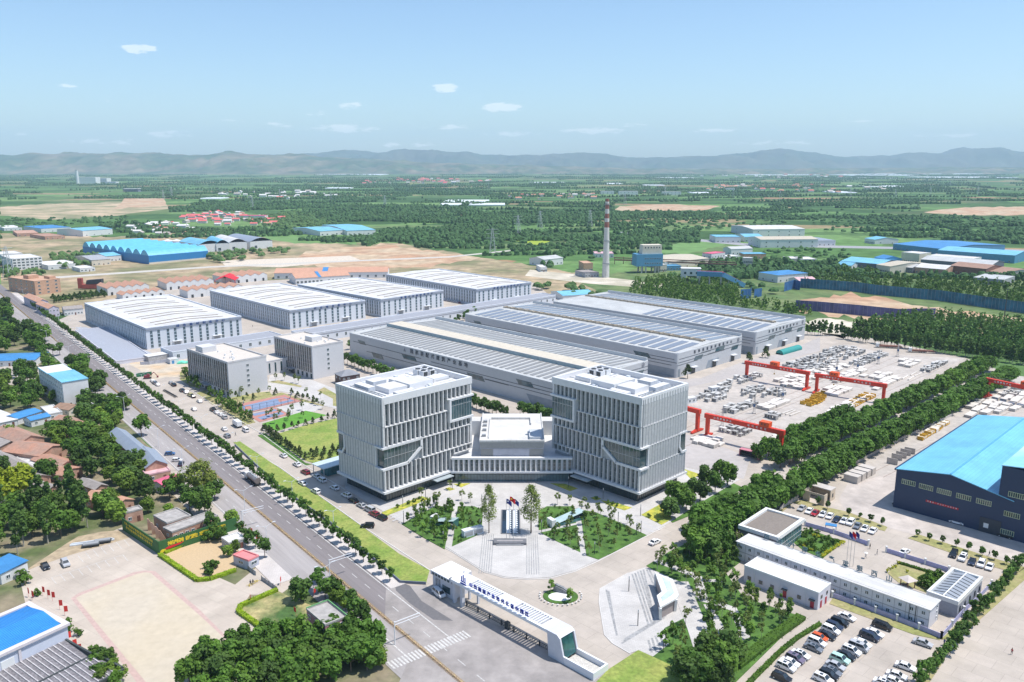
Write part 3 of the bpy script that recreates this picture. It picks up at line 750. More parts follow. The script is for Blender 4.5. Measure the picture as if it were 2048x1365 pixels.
 for (a, b)in (((3, 4, 39.2), (3, 24, 39.2)), ((4.4, 4, 39.2), (4.4, 24, 39.2)), ((18, 17, 39.3), (30, 17, 39.3)), ((18, 18, 39.3), (30, 18, 39.3)), ((8, 2.4, 38.8), (38, 2.4, 38.8)), ((31, 7.4, 39.), (40, 7.4, 39.)), ((30.5, 16.4, 38.8), (30.5, 26, 38.8))):mb.bar(a, b, .35)
 for i in range(6):
  y=4+i*4;mb.box(2.8, y, 37.9, 3.2, y+.3, 39.2);mb.box(4.2, y, 37.9, 4.6, y+.3, 39.2)
  x=9+i*5;mb.box(x, 2.3, 37.9, x+.2, 2.5, 38.8)
 part('pipework', mb, steel, rf)
 mb=MB()
 for i in range(34):
  x, y=r.uniform(2, 40), r.uniform(2, 26.5)
  if 8<x<30 and 6<y<17:continue
  mb.box(x, y, 37.9, x+r.uniform(.4, 1.8), y+r.uniform(.4, 1.5), 37.9+r.uniform(.3, 1.3))
 part('roof_equipment', mb, M('pale_equipment', (.58, .62, .66), .5, var=.1, sc_=.5), rf)
 mb=MB();mb.box(21.5, -3.2, 3.5, 30, 1.8, 3.8);part('entrance_canopy', mb, M('canopy_glass', (.35, .40, .42), .25), t)
 return t
tw=tower()
copy_tree(tw, loc=(45.6, 279.6, 0), rz=-rad(45), scale=(-1, 1, 1), label='right of the two white finned office towers, its window front in shade')
t=thing('link_building', 'low white finned wing with a flat roofed hall joining the two office towers', 'office wing', (0, 300.4, 0))
mb=MB();mb.box(-22.8, .6, 4.6, 22.8, 1.6, 10.0);mb.box(-24, 1.6, 4.6, 24, 10.0, 9.3, 0, 1);part('wall', mb, [M('tower_panel'), M('terrace_paving', (.55, .56, .57), .8, var=.1)], t)
mb=MB();mb.box(-23.4, -.3, 4.1, 23.4, 2.0, 4.9);mb.box(-23.2, -.1, 9.6, 23.2, 1.6, 10.3);part('ledge', mb, M('ledge_panel'), t)
mb=MB();n=23
for i in range(n):
 x=-22.8+45.6*i/n;mb.prism([(x, .6), (x, -.1), (x+.55, .1), (x+.8, .6)], 4.9, 9.6)
part('window_pier_screen', mb, M('pier_panel'), t)
for i in range(n):put('window', win(1.0, 4.4, 1, 3, glass, MATS['grey_window_frame'], .07, .1), t, (-22.8+45.6*(i+.7)/n, .56, 5.0))
mb=MB();mb.box(-22, 1.6, 0, 22, 2.4, 4.3);g=part('ground_floor_glazing', mb, M('lobby_glass', (.10, .15, .17), .1, var=.4, sc_=.2, spec=.8), t)
mb=MB()
for x in spread(-22, 22, 36, 0):mb.box(x-.05, 1.45, 0, x+.05, 1.6, 4.2)
mb.box(-22, 1.47, 3.0, 22, 1.59, 3.12);mb.box(-9, .6, 3.5, 9, 1.45, 3.7);part('mullions', mb, dark, g)
A0=302.2-300.4
ribs=M('ribbed_cladding', (.40, .39, .38), .6, var=.1, sc_=2)
mb=MB();mb.box(-12.1, A0+.6, 9.3, 12.1, 36, 16.0);mb.box(-12.3, A0+.2, 13.6, 12.3, A0+.6, 15.9)
for i in range(60):
 x=-12.05+24.1*i/60;mb.box(x, A0+.45, 10, x+.12, A0+.6, 13.2)
for i in range(60):
 x=-12.25+24.5*i/60;mb.box(x, A0+.08, 13.7, x+.12, A0+.2, 15.8)
part('hall_wall', mb, ribs, t)
mb=MB();mb.box(-7.3, A0+.38, 10.1, 6.7, A0+.46, 13.1);mb.box(-12.2, A0+.1, 13.25, 12.2, A0+.6, 13.45);part('hall_screen', mb, M('lavender_panel', (.46, .46, .52), .5), t)
mb=MB();mb.box(-12.5, A0, 15.95, 12.5, 38, 16.3);mb.box(-12.5, A0, 16.3, 12.5, A0+.4, 16.7);mb.box(-12.5, A0+.4, 16.3, -12.1, 38, 16.7);mb.box(12.1, A0+.4, 16.3, 12.5, 38, 16.7)
mb.box(-8.6, 29.6, 16.3, 7.9, 30, 17.2);mb.box(7.5, 22, 16.3, 7.9, 29.6, 17.2);mb.box(-9.2, 5.0, 16.3, -8.9, 30, 16.9)
rf=part('roof', mb, roof_w, t)
mb=MB()
for y in (7, 14, 20, 25):mb.box(-11.8, y, 16.3, -10.2, y+1.4, 17.2)
part('roof_vent', mb, grey, rf)
mb=MB();mb.box(7.0, 4.5, 16.3, 11.6, 16, 16.55);mb.box(6.6, 4.1, 16.3, 7.0, 14, 17.4);mb.box(7, 4.1, 16.3, 11, 4.5, 17.2);part('roof_hatch', mb, M('plant_grey'), rf)
mb=MB()
mb.box(-23, 10, 0, -12.1, 34, 9.0, 0, 1);mb.box(12.1, 10, 0, 23, 34, 9.0, 0, 1)
mb.box(-21, 31, 9, -12.1, 37, 15.2, 2, 3);mb.box(12.1, 31, 9, 21, 37, 15.2, 2, 3);mb.box(-12.1, 30, 0, 12.1, 45, 8, 0, 1)
part('rear_wing', mb, [glass, deck, white, roof_w], t)
o_, rz, lx, ly, z=frame3((617, 925), (644, 937), (684, 921), z=4.5, rz=rad(45))
t=thing('entrance_shelter', 'blue green glass shelter with a white flat canopy left of the left tower', 'canopy', o_, rz)
mb=MB();mb.box(0, -1, 4.2, 13, 7.5, 4.5);part('canopy_roof', mb, M('canopy_sheet', (.50, .58, .60), .3, var=.1, sc_=1, stretch=(1, 6, 1)), t)
mb=MB();mb.box(3, 1, 0, 12, 6, 3.6);part('glass_wall', mb, GLASS('shelter_glass', (.04, .16, .18)), t)
for x, y in ((.4, -.6), (.4, 7), (12.4, -.6), (12.4, 7)):part('post', MB().box(x-.12, y-.12, 0, x+.12, y+.12, 4.2), steel, t)
def white_hall(Lp, Fp, Rp, base, sign, label, nx=6, bays=19):
 o, rz, lx, ly, z=frame3(Lp, Fp, Rp, base)
 z=14.6
 o=P(*Fp, z);o.z=0
 t=thing('factory_hall', label, 'factory hall', o, rz, 'white roofed factory halls')
 part('wall', MB().box(0, 0, 0, lx, ly, z-.6), hallw, t)
 mb=MB();parapet(mb, lx, ly, z-1.0, z+.2, .5, 0, .25)
 for zz in (z-.2, z-1.5):parapet(mb, lx, ly, zz-.2, zz, .3, 1, .45)
 part('cornice', mb, [M('cornice_white', (.62, .65, .70), .6), band_m], t)
 zr=z-.5
 mb=MB();e=.5;mb.extr([(e, zr-.1), (lx/2, zr+1.3), (lx-e, zr-.1), (lx-e, zr-.3), (e, zr-.3)], 'y', e, ly-e)
 rf=part('roof', mb, roof_w, t)
 n=9;yy=[]
 for i in range(5):
  c=ly*(i+.5)/5;yy+=[c-4.5, c+4.5]
 for y in yy[:9]:
  mb=MB()
  for x0, x1 in ((lx*.14, lx*.5), (lx*.5, lx*.86)):
   za, zb=[zr-.1+1.4*(1-abs(x/lx*2-1))for x in (x0, x1)]
   mb.face([(x0, y, za+.32), (x1, y, zb+.32), (x1, y+.9, zb+.32), (x0, y+.9, za+.32)]);mb.face([(x0, y, za), (x1, y, zb), (x1, y, zb+.32), (x0, y, za+.32)]);mb.face([(x0, y+.9, za), (x1, y+.9, zb), (x1, y+.9, zb+.32), (x0, y+.9, za+.32)])
  part('roof_vent', mb, brown, rf)
 hw=z-3.2
 pos=[]
 for i in range(nx):
  c=lx*(i+.5)/nx;pos+=[c-2.4, c+2.4]
 wrow(t, 'x', pos, 1.0, win(1.7, hw, 2, 5, glass, M('blue_grey_frame', (.42, .50, .56), .5, var=0), .09, .45))
 pos=[]
 for i in range(bays):
  c=ly*(i+.5)/bays;pos+=[c-1.7, c+1.7]
 wrow(t, 'y', pos, 1.6, win(1.2, hw-.6, 1, 4, glass, MATS['blue_grey_frame'], .08, .35))
 mb=MB()
 for i in range(bays+1):
  c=ly*i/bays;mb.box(-.35, max(0, c-.45), 0, 0, min(ly, c+.45), z-1.7)
 part('pilaster_row', mb, hallw, t)
 for c in (lx*.3, lx*.72):
  d=part('door_canopy', MB().box(c-3.2, -1.8, 3.4, c+3.2, 0, 3.7), white, t)
  part('door', MB().box(c-2, -.12, 0, c+2, -.01, 3.3), grey, t)
 letters(sign, 2.1, bluesign, t, (lx*.28, -.5, z-1.1), (lx*.83, -.5, z-1.1))
 return t, lx, ly
white_hall((165.6, 606.7), (291.8, 656.9), (484.5, 633.3), (297, 702), '绿色建材制造中心', 'white roofed factory hall nearest the main road, wall in shade along the grey paved yard')
white_hall((422, 581), (579.3, 621.1), (729, 601), (583, 661), '供应链合配中心', 'second white roofed factory hall from the road, beside the red roofed tent houses')
white_hall((592.3, 570.3), (761.9, 599), (889, 582), (765, 631), '装配式内装制造中心', 'third white roofed factory hall from the road, with slim flue pipes on its shaded side')
white_hall((776, 550), (953, 579), (1060, 565), (955.6, 605), '装配式机电制造中心', 'farthest of the white roofed factory halls, next to the open dirt ground')
solar=M('solar_panel', (.20, .215, .25), .25, var=.1, sc_=.6, spec=.8)
solar2=M('solar_panel_dusty', (.25, .245, .235), .35, var=.1, sc_=.6)
gwall=M('grey_hall_wall', (.46, .475, .49), .5, var=.04, sc_=.5, var2=.05)
gband=M('dark_wall_band', (.10, .11, .12), .5, var=0)
def para(mb, ax, a0, a1, z0, z1, sl, off=-.06, dep=.3):
 q=[(a0, z0), (a1, z0), (a1+sl, z1), (a0+sl, z1)]
 mb.extr(q, 'y' if ax=='x' else 'x', off, dep)
def grey_hall(o, rz, lx, ly, z, label, sign=None, side=None, ridge=.5, step=False, nrow=24, skip=()):
 t=thing('solar_roof_hall', label, 'factory hall', o, rz, 'grey halls with solar roofs')
 mb=MB();mb.prism([(1.2, 0), (lx, 0), (lx, ly), (0, ly), (0, 1.2), (.35, .35)], 0, z-.6)
 part('wall', mb, gwall, t)
 mb=MB();mb.prism([(1.2, -.05), (lx+.05, -.05), (lx+.05, .5), (1.2, .5)], z-.6, z+.1);mb.prism([(-.05, 1.2), (1.2, -.05), (1.3, .6), (.6, 1.3)], z-.6, z+.05)
 mb.box(-.05, 1.2, z-.6, .45, ly, z);mb.box(lx-.5, .5, z-.6, lx+.05, ly, z+1.6);mb.box(.45, ly-.5, z-.6, lx-.5, ly, z+.4)
 part('parapet', mb, M('hall_parapet', (.56, .575, .58), .5, var=.04), t)
 zr=z-.4;r=lx*ridge;rise=1.5
 mb=MB();mb.extr([(.45, zr), (r, zr+rise), (lx-.5, zr), (lx-.5, zr-.3), (.45, zr-.3)], 'y', .5, ly-.5)
 rf=part('roof', mb, roof_g, t)
 m_=solar if not step else solar2
 for i in range(nrow):
  y0=4+(ly-8)*i/nrow;y1=y0+(ly-8)/nrow*(.66 if not step else .52)
  for j, (a, b)in enumerate(((.05, ridge-.10), (ridge+.08, .95))):
   if (j, i)in skip:continue
   x0, x1=lx*a, lx*b
   f=lambda x:zr+rise*(x/r if x<r else (lx-x)/(lx-r))+.22
   mb=MB();mb.face([(x0, y0, f(x0)), (x1, y0, f(x1)), (x1, y1, f(x1)), (x0, y1, f(x0))])
   mb.face([(x0, y0, f(x0)-.2), (x1, y0, f(x1)-.2), (x1, y0, f(x1)), (x0, y0, f(x0))]);mb.face([(x0, y0, f(x0)-.2), (x0, y0, f(x0)), (x0, y1, f(x0)), (x0, y1, f(x0)-.2)])
   part('solar_array', mb, m_, rf)
 if step:
  mb=MB();x0, x1=lx*.38, lx*.55
  mb.box(x0, 3, zr, x1, ly-3, zr+3.0, 0, 1);mb.box(x0-.1, 2.9, zr+2.9, x0+.3, ly-2.9, zr+3.3, 2)
  part('raised_roof', mb, [M('teal_grey_wall', (.36, .44, .45), .6), M('beige_roof', (.54, .49, .40), .8, var=.1), gwall], rf)
 else:
  mb=MB()
  mb.box(r-1.5, 5, zr+rise-.2, r-.9, ly-5, zr+rise+.7);mb.box(r+.9, 5, zr+rise-.2, r+1.5, ly-5, zr+rise+.7)
  for i in range(24):
   y=6+(ly-12)*i/23;mb.box(r-2.0, y, zr+rise+.3, r+2.0, y+.9, zr+rise+.9)
  part('ridge_vent', mb, M('rusty_vent', (.34, .29, .22), .8, var=.2), rf)
 bands=MB()
 def xb(a, b, zz):bands.box(a*lx, -.09, zz, b*lx, .02, zz+.28)
 def yb(a, b, zz):bands.box(-.09, a*ly, zz, .02, b*ly, zz+.32)
 xb(.03, .5, 10.6);xb(.0, 1, 8.8)if False else xb(.35, 1, 10.9);xb(.02, .72, 8.6);xb(.45, 1, 8.9);xb(.0, .3, 7.1)
 yb(.01, .12, 10.5);yb(.08, .55, 8.6);yb(.2, .62, 6.6);yb(.02, .3, 6.9);yb(.4, .9, 4.6);yb(.6, .98, 9.0);yb(.0, .1, 8.7)
 part('wall_band', bands, gband, t)
 gl=GLASS('hall_window_glass', (.05, .10, .12), .1, .5, .3)
 for (a, b, z0, z1, sl)in ((.24, .36, 7.4, 9.8, 1.6), (.56, .70, 8.8, 11.6, 1.8), (.82, .93, 7.0, 9.6, 1.6)):
  mb=MB();para(mb, 'x', a*lx, b*lx, z0, z1, sl);part('window', mb, gl, t)
 pw=M('dark_wall_panel', (.24, .28, .32), .5)
 mb=MB();para(mb, 'x', .43*lx, .60*lx, .3, 5.0, 2.4);part('wall_panel', mb, pw, t)
 mb=MB();mb.extr([(1.5, .3), (.05*lx, .3), (.05*lx, 5), (1.5, 5)], 'y', -.06, .3);part('wall_panel', mb, pw, t)
 mb=MB();mb.extr([(1.5, .3), (.11*ly, .3), (.13*ly, 5), (1.5, 5)], 'x', -.06, .3);part('wall_panel', mb, pw, t)
 for (a, b, z0, z1, sl)in ((.10, .16, 8.9, 11.4, 2), (.30, .37, 5.2, 8.0, 2), (.46, .53, 1.6, 4.6, 2), (.62, .69, 6.4, 9.0, 2), (.80, .86, 2.2, 5.2, 2), (.90, .94, 8.6, 10.8, 2)):
  mb=MB();para(mb, 'y', a*ly, b*ly, z0, z1, sl);part('window', mb, gl, t)
 for c in (.24, .56, .86):
  part('door_canopy', MB().box(c*lx-2.6, -2, 3.9, c*lx+2.6, 0, 4.2), white, t);part('door', MB().box(c*lx-2, -.12, 0, c*lx+2, -.02, 3.8), dark, t)
 em=M('emblem_grey', (.20, .21, .24), .5, var=0)
 mb=MB()
 for i in range(20):
  a, b=6.2832*i/20, 6.2832*(i+1)/20;R1, R0=1.35, 1.05
  c=(lx-4.5, z-1.7)
  q=[(c[0]+R1*math.cos(a), c[1]+R1*math.sin(a)), (c[0]+R1*math.cos(b), c[1]+R1*math.sin(b)), (c[0]+R0*math.cos(b), c[1]+R0*math.sin(b)), (c[0]+R0*math.cos(a), c[1]+R0*math.sin(a))]
  mb.extr(q, 'y', -.12, 0)
 mb.box(lx-4.6, -.12, z-2.5, lx-4.4, 0, z-.9);mb.box(lx-5.2, -.12, z-2.3, lx-5.0, 0, z-1.4);mb.box(lx-4.0, -.12, z-2.3, lx-3.8, 0, z-1.4);mb.box(lx-5.1, -.11, z-2.4, lx-3.9, 0, z-2.2)
 part('emblem', mb, em, t)
 if sign:letters(sign, 2.0, greysign, t, (lx*.22, -.1, z-1.9), (lx*.85, -.1, z-1.9))
 if side:
  letters(side, 3.0, greysign, t, (-.12, ly*.66, z-2.3), (-.12, ly*.37, z-2.3))
  mb=MB();mb.extr([(ly*.69, z-3.2), (ly*.69-2.2, z-3.2), (ly*.69-1.1, z-1.0)], 'x', -.15, 0);part('emblem', mb, em, t)
 return t
L1, R1=P(699, 665.6, 14.2), P(1296, 721.3, 14.2)
d=R1-L1;lw, lu=d.dot(WW), -d.dot(UU);f1=L1-UU*lu;f1 .z=0
grey_hall(f1, rad(45), lw, lu, 14.2, 'grey hall behind the towers, dusty solar strips either side of a raised beige roof strip', None, '国家装配式建筑产业基地', ridge=.47, step=True, nrow=38)
o, rz, lx, ly, z=frame3((930, 628), (1354.8, 707.7), (1484.2, 672.1), (1353.5, 756.9))
grey_hall(o, rz, lx, ly, z, 'grey solar roofed hall in the middle, its lettered end facing the crane yard', '装饰保温建材制造中心')
o, rz, lx, ly, z=frame3((1089.6, 606), (1512, 665.3), (1613.8, 637.9), (1512, 710.4), rz=rad(45))
grey_hall(o, rz, lx, ly, z, 'farthest grey solar roofed hall, a teal shelter at its front corner', '高强度钢筋制造中心', skip={(0, i)for i in range(13, 24)})
def low_block(name, o, rz, lx, ly, z, label, cat, wallm, roofm, nx=0, ny=0, ww=1.6, wh=1.8, wz=1.4, wmesh=None, ph=.5, group=None, cm=None):
 t=thing(name, label, cat, o, rz, group)
 part('wall', MB().box(0, 0, 0, lx, ly, z-ph), wallm, t)
 part('parapet', parapet(MB(), lx, ly, z-ph-.1, z, .3, 0, .12), cm or wallm, t)
 part('roof', MB().box(.3, .3, z-ph-.2, lx-.3, ly-.3, z-ph+.08), roofm, t)
 me=wmesh or win(ww, wh, 2, 2)
 if nx:wrow(t, 'x', spread(0, lx, nx), wz, me)
 if ny:wrow(t, 'y', spread(0, ly, ny), wz, me)
 return t
corr=M('corridor_roof', (.30, .31, .34), .7, var=.06, sc_=.2)
o=P(608, 669, 7);o.z=0
e=P(1111.6, 590, 7);e.z=0
t=low_block('service_building', o, math.atan2((e-o).y, (e-o).x), (e-o).length, 17, 7, 'long low grey roofed service building between the white and the grey halls', 'service building', hallw, corr, 34, 2, 1.7, 2.4, 1.8, cm=M('cornice_white'))
mb=MB();mb.box(-.2, -.3, 5.3, (e-o).length+.2, 0, 5.55);part('cornice', mb, band_m, t)
o, rz, lx, ly, z=frame3((323.5, 692.8), (345, 704), (560, 672), (346, 717.4), z=5.8)
low_block('service_building', o, rad(44), 76, 19, 5.8, 'short low service building with a grey roof in front of the first white hall', 'service building', hallw, corr, 11, 1, 1.9, 2.3, 1.5, cm=M('cornice_white'))
def office(Lp, Fp, Rp, base, label, nb, back=False):
 o, rz, lx, ly, z=frame3(Lp, Fp, Rp, base)
 z=19.6;o=P(*Fp, z);o.z=0
 t=thing('office_block', label, 'office block', o, rad(46), 'grey office blocks')
 part('wall', MB().box(0, 0, 0, lx, ly, z-.9), stone, t)
 part('parapet', parapet(MB(), lx, ly, z-1.0, z, .45, 0, .1), M('office_parapet', (.50, .49, .49), .7), t)
 rf=part('roof', MB().box(.45, .45, z-1.2, lx-.45, ly-.45, z-.75), M('cream_roof', (.56, .51, .45), .85, var=.05, sc_=.3), t)
 h=part('stair_house', MB().box(2, ly*.68, z-.75, 10, ly*.86, z+2.4)if not back else MB().box(8, ly*.3, z-.75, 15, ly*.48, z+2.0), stone, rf)
 mb=MB();r=random.Random(nb)
 for i in range(9):
  x, y=r.uniform(2, lx-3), r.uniform(3, ly*.6);mb.box(x, y, z-.75, x+.7, y+.7, z+.2)
 part('roof_vent', mb, white, rf)
 me=win(1.5, z-5.0, 1, 6, GLASS('bronze_glass', (.05, .055, .06), .1), M('bronze_frame', (.20, .17, .15), .6, var=0), .1, .35)
 r=random.Random(5);pos=spread(.8, ly-.8, nb)
 wrow(t, 'y', [p+r.uniform(-.25, .25)for p in pos], 3.8, me)
 wrow(t, 'y', [p for p in pos[::2]], .5, win(1.7, 2.6, 2, 1, glass, dark))
 mb=MB()
 for p in pos:
  q=p+ly/nb/2;mb.box(-.35, q-.3, 3.4, 0, q+.3, z-1.1)
 part('fin_screen', mb, M('office_fin', (.48, .46, .45), .7), t)
 me2=win(1.5, 1.5, 2, 1, glass, frame_m)
 for k in range(5):put('window', me2, t, (lx*.5, 0, 4.2+k*2.75))
 part('door_canopy', MB().box(-3, ly*.45, 3.2, 0, ly*.62, 3.5), grey, t)
 part('door', MB().box(-.15, ly*.48, 0, -.01, ly*.59, 3.0), dark, t)
 return t, o, lx, ly
office((375.8, 697), (454.9, 724.4), (530.9, 710.3), (460.2, 796.4), 'nearer grey stone office block, by the parked cars on the campus road', 19)
office((540.2, 673.4), (623.7, 692.7), (688.7, 682.2), (626.3, 763), 'farther grey stone office block, right of its twin and above the small dark pavilion', 17, True)
o=P(532, 728, 7.8);o.z=0
low_block('office_wing', P(534, 752), rad(46), 27, 16, 8.6, 'two storey white wing joining the two grey office blocks', 'office wing', stone, M('cream_roof'), 7, 0, 1.2, 6.0, 1.2, win(1.3, 6.0, 1, 2, glass, frame_m))
def hip(mb, x0, y0, x1, y1, z0, z1, o=.5, mi=0):
 x0-=o;y0-=o;x1+=o;y1+=o
 w, d=x1-x0, y1-y0
 if w>d:a, b=(x0+d/2, (y0+y1)/2, z1), (x1-d/2, (y0+y1)/2, z1)
 else:a, b=((x0+x1)/2, y0+w/2, z1), ((x0+x1)/2, y1-w/2, z1)
 c=[(x0, y0, z0), (x1, y0, z0), (x1, y1, z0), (x0, y1, z0)]
 if w>d:fs=([c[0], c[1], b, a], [c[1], c[2], b], [c[2], c[3], a, b], [c[3], c[0], a])
 else:fs=([c[0], c[1], a], [c[1], c[2], b, a], [c[2], c[3], b], [c[3], c[0], a, b])
 for f in fs:mb.face(f, mi)
 mb.face(c[::-1], mi);return mb
def gable(mb, x0, y0, x1, y1, z0, z1, o=.4, along='x', mi=0, th=.18):
 if along=='x':
  ym=(y0+y1)/2;mb.extr([(y0-o, z0-.1), (ym, z1), (y1+o, z0-.1), (y1+o, z0-.1+th), (ym, z1+th), (y0-o, z0-.1+th)], 'x', x0-o, x1+o, mi)
 else:
  xm=(x0+x1)/2;mb.extr([(x0-o, z0-.1), (xm, z1), (x1+o, z0-.1), (x1+o, z0-.1+th), (xm, z1+th), (x0-o, z0-.1+th)], 'y', y0-o, y1+o, mi)
 return mb
def house(name, label, cat, px, py, lx, ly, h, rz, roof='gable', rh=1.6, wm=None, rm=None, along='x', nx=3, ny=2, group=None, ww=1.2, wh=1.2, wz=1.1, door=True, at=None, floors=1):
 """a small building standing on its near corner"""
 o=at if at is not None else P(px, py)
 t=thing(name, label, cat, o, rad(rz), group)
 mb=MB();mb.box(0, 0, 0, lx, ly, h)
 if roof=='gable':
  if along=='x':mb.extr([(0, h), (ly, h), (ly/2, h+rh)], 'x', 0, lx)
  else:mb.extr([(0, h), (lx, h), (lx/2, h+rh)], 'y', 0, ly)
 part('wall', mb, wm, t)
 mb=MB()
 if roof=='gable':gable(mb, 0, 0, lx, ly, h, h+rh+.05, .35, along)
 elif roof=='hip':hip(mb, 0, 0, lx, ly, h, h+rh, .5)
 elif roof=='arch':
  k=10;pr=[(-.2+(lx+.4)*i/k, h+rh*math.sin(math.pi*i/k))for i in range(k+1)]
  mb.extr(pr+[(q[0], q[1]-.15)for q in pr[::-1]], 'y', -.3, ly+.3)
 elif roof=='shed':mb.extr([(-.3, h), (lx+.3, h+rh), (lx+.3, h+rh+.15), (-.3, h+.15)], 'y', -.3, ly+.3)
 else:parapet(mb, lx, ly, h-.1, h+.45, .25, 0, .08);mb.box(.25, .25, h-.1, lx-.25, ly-.25, h+.12)
 part('roof', mb, rm, t)
 fh=h/floors
 for f in range(floors):
  if nx:
   for i, p in enumerate(spread(0, lx, nx)):
    if f==0 and door and i==nx//2:part('door', MB().box(p-.5, -.1, 0, p+.5, -.01, 2.1), M('brown_door', (.16, .07, .05), .6), t)
    else:put('window', win(ww, wh, 2, 1), t, (p, 0, wz+f*fh))
  if ny:wrow(t, 'y', spread(0, ly, ny), wz+f*fh, win(ww, wh, 2, 1))
 return t
house('pavilion', 'small dark timbered pavilion with a grey hipped roof beside the farther office block', 'pavilion', 684, 772, 11, 9, 5.2, 36, 'hip', 2.4, M('dark_timber', (.10, .065, .06), .7), roof_d, nx=4, ny=2, wz=3)
def bpx(name, label, cat, Lp, Fp, Rp, z, rz=None, **k):
 o, r, lx, ly, z=frame3(Lp, Fp, Rp, z=z)
 if rz is not None:r=rad(rz)
 return house(name, label, cat, 0, 0, lx, ly, z, math.degrees(r), at=o, **k), lx, ly, z
def box_at(px, py, lx, ly, h, rz):return P(px, py), rad(rz)
brick=M('red_brick', (.42, .24, .17), .9, var=.15, sc_=.6, hue=(.50, .32, .24), sc2=.2)
redtile=M('red_tile_roof', (.42, .22, .15), .85, var=.15, sc_=.8, hue=(.33, .22, .17), sc2=.15)
orange_r=M('orange_roof', (.50, .28, .19), .8, var=.1, sc_=.3)
bluer=BRICKS('blue_sheet_roof', (.06, .25, .52), (.05, .22, .47), (.04, .17, .38), 12, .9, .06, .5, rot=-.785)
cyanr=BRICKS('light_blue_roof', (.20, .49, .66), (.17, .45, .61), (.13, .36, .5), 14, 1.0, .06, .5, rot=.785)
cream=M('cream_wall', (.62, .56, .46), .8, var=.08)
greytile=M('grey_tile_roof', (.30, .27, .25), .9, var=.2, sc_=.7)
pinkr=M('pink_sheet_roof', (.62, .12, .20), .6, var=.1)
pinkw=M('pink_wall', (.50, .25, .28), .8, var=.1)
palewall=M('off_white_wall', (.66, .66, .65), .7, var=.05)
o, rz, lx, ly, z=frame3((1475.6, 1084), (1860, 1220.6), (1879.4, 1201.3), (1854, 1256))
z=5.8;o=P(1860, 1220.6, z);o.z=0;rz=rad(44.5)
t=thing('prefab_office', 'long two storey white prefab building with big characters standing along its roof edge', 'prefab building', o, rz)
pw_=M('prefab_panel', (.62, .62, .64), .6, var=.05, sc_=1.5)
w_=part('wall', MB().box(0, 0, 0, lx, ly, z-.1), pw_, t)
part('roof', MB().box(-.3, -.3, z-.1, lx+.3, ly+.3, z+.12), roof_w, t)
mb=MB();mb.box(-.06, 0, z*.48, -.01, ly, z*.48+.18)
for i in range(20):mb.box(-.05, ly*i/19-.05, 0, -.005, ly*i/19+.05, z-.2)
mb.box(lx, -.05, 0, lx-.1, .0, z);part('panel_joints', mb, grey, t)
for k in (0, 1):wrow(t, 'y', spread(0, ly, 19), 1.0+k*2.85, win(1.0, 1.1, 2, 1, glass, frame_m))
for k in range(3):put('window', win(.7, .9, 1, 1), t, (lx-1.5, -0.0, 1+k*1.6))
part('drainpipe', MB().cyl(-.12, 3.4, 0, z, .08, k=6), dark, t)
part('drainpipe', MB().cyl(-.12, 5.0, 0, z, .08, k=6), dark, t)
letters('山西建筑产业现代化园', 1.9, M('sign_teal', (.06, .13, .17), .5, var=0), t, (lx+.1, ly*.20, z+1.1), (lx+.1, ly*.93, z+1.1), depth=.16, name='roof_letter')
part('roof_rail', MB().bar((lx+.1, 1, z+.3), (lx+.1, ly-1, z+.3), .08).bar((0, 1, z+.5), (0, ly-1, z+.5), .05), grey, t)
for i in range(9):solo('air_conditioner', MB().box(-.9, -.4, 0, -.3, .4, .7), white, 'white air conditioner unit on the ground along the long prefab wall', 'air conditioner', o+Vector((math.cos(rz), math.sin(rz), 0))*-.2+Vector((-math.sin(rz), math.cos(rz), 0))*(2.5+i*3.6), rz, 'air conditioners under the prefab windows')
o, rz, lx, ly, z=frame3((1489, 1130), (1637.4, 1186.4), (1662.7, 1167), (1637.4, 1228));rz=rad(45)
z=5.2;o=P(1637.4, 1186.4, z);o.z=0
t=thing('annex_building', 'one storey grey white building with red doors in front of the long prefab', 'building', o, rz)
part('wall', MB().box(0, 0, 0, lx, ly, z-.1), M('pale_lilac_wall', (.60, .59, .64), .7, var=.05), t)
part('parapet', parapet(MB(), lx, ly, z-.3, z+.15, .2, 0, .06), white2, t)
part('roof', MB().box(.2, .2, z-.2, lx-.2, ly-.2, z-.02), deck, t)
wrow(t, 'y', [ly*f for f in (.24, .60, .76, .92)], 1.3, win(1.1, 1.1, 2, 1, glass, M('brown_frame', (.2, .17, .15))))
for f in (.07, .43):
 part('door', MB().box(-.1, ly*f-.55, 0, -.01, ly*f+.55, 2.2), M('red_door', (.35, .03, .05), .5), t);part('door_canopy', MB().box(-1, ly*f-.8, 2.5, 0, ly*f+.8, 2.7), dark, t)
for x in (2, 5):part('door', MB().box(x-.5, -.1, 0, x+.5, -.01, 2.1), MATS['red_door'], t)
wrow(t, 'x', [2, 5.4], 2.8, win(.9, 1, 1, 1, glass, MATS['brown_frame']))
for f in (.16, .5, .85):part('drainpipe', MB().cyl(-.1, ly*f, 0, z, .07, k=6), white, t)
o, rz, lx, ly, z=frame3((1478.6, 1054.3), (1554.3, 1076.6), (1607, 1041), z=6.2, rz=rad(47))
t=thing('canteen', 'flat roofed pavilion with a dark brown roof, white rim and glazed right side', 'pavilion building', o, rz)
part('wall', MB().box(0, .1, 0, lx, ly, z-.4), M('slate_wall', (.13, .14, .17), .6), t)
part('roof_rim', parapet(MB(), lx, ly, z-.7, z+.5, .6, 0, .5), white2, t)
mb=MB();mb.extr([(.6, z-.2), (ly/2, z+.1), (ly-.6, z-.2), (ly-.6, z-.4), (.6, z-.4)], 'x', .6, lx-.6)
part('roof', mb, M('brown_gravel_roof', (.21, .18, .155), .9, var=.12, sc_=1.5), t)
part('glass_front', MB().box(.3, 0, .2, lx-.3, .09, z-.8), GLASS('canteen_glass', (.05, .14, .17)), t)
mb=MB()
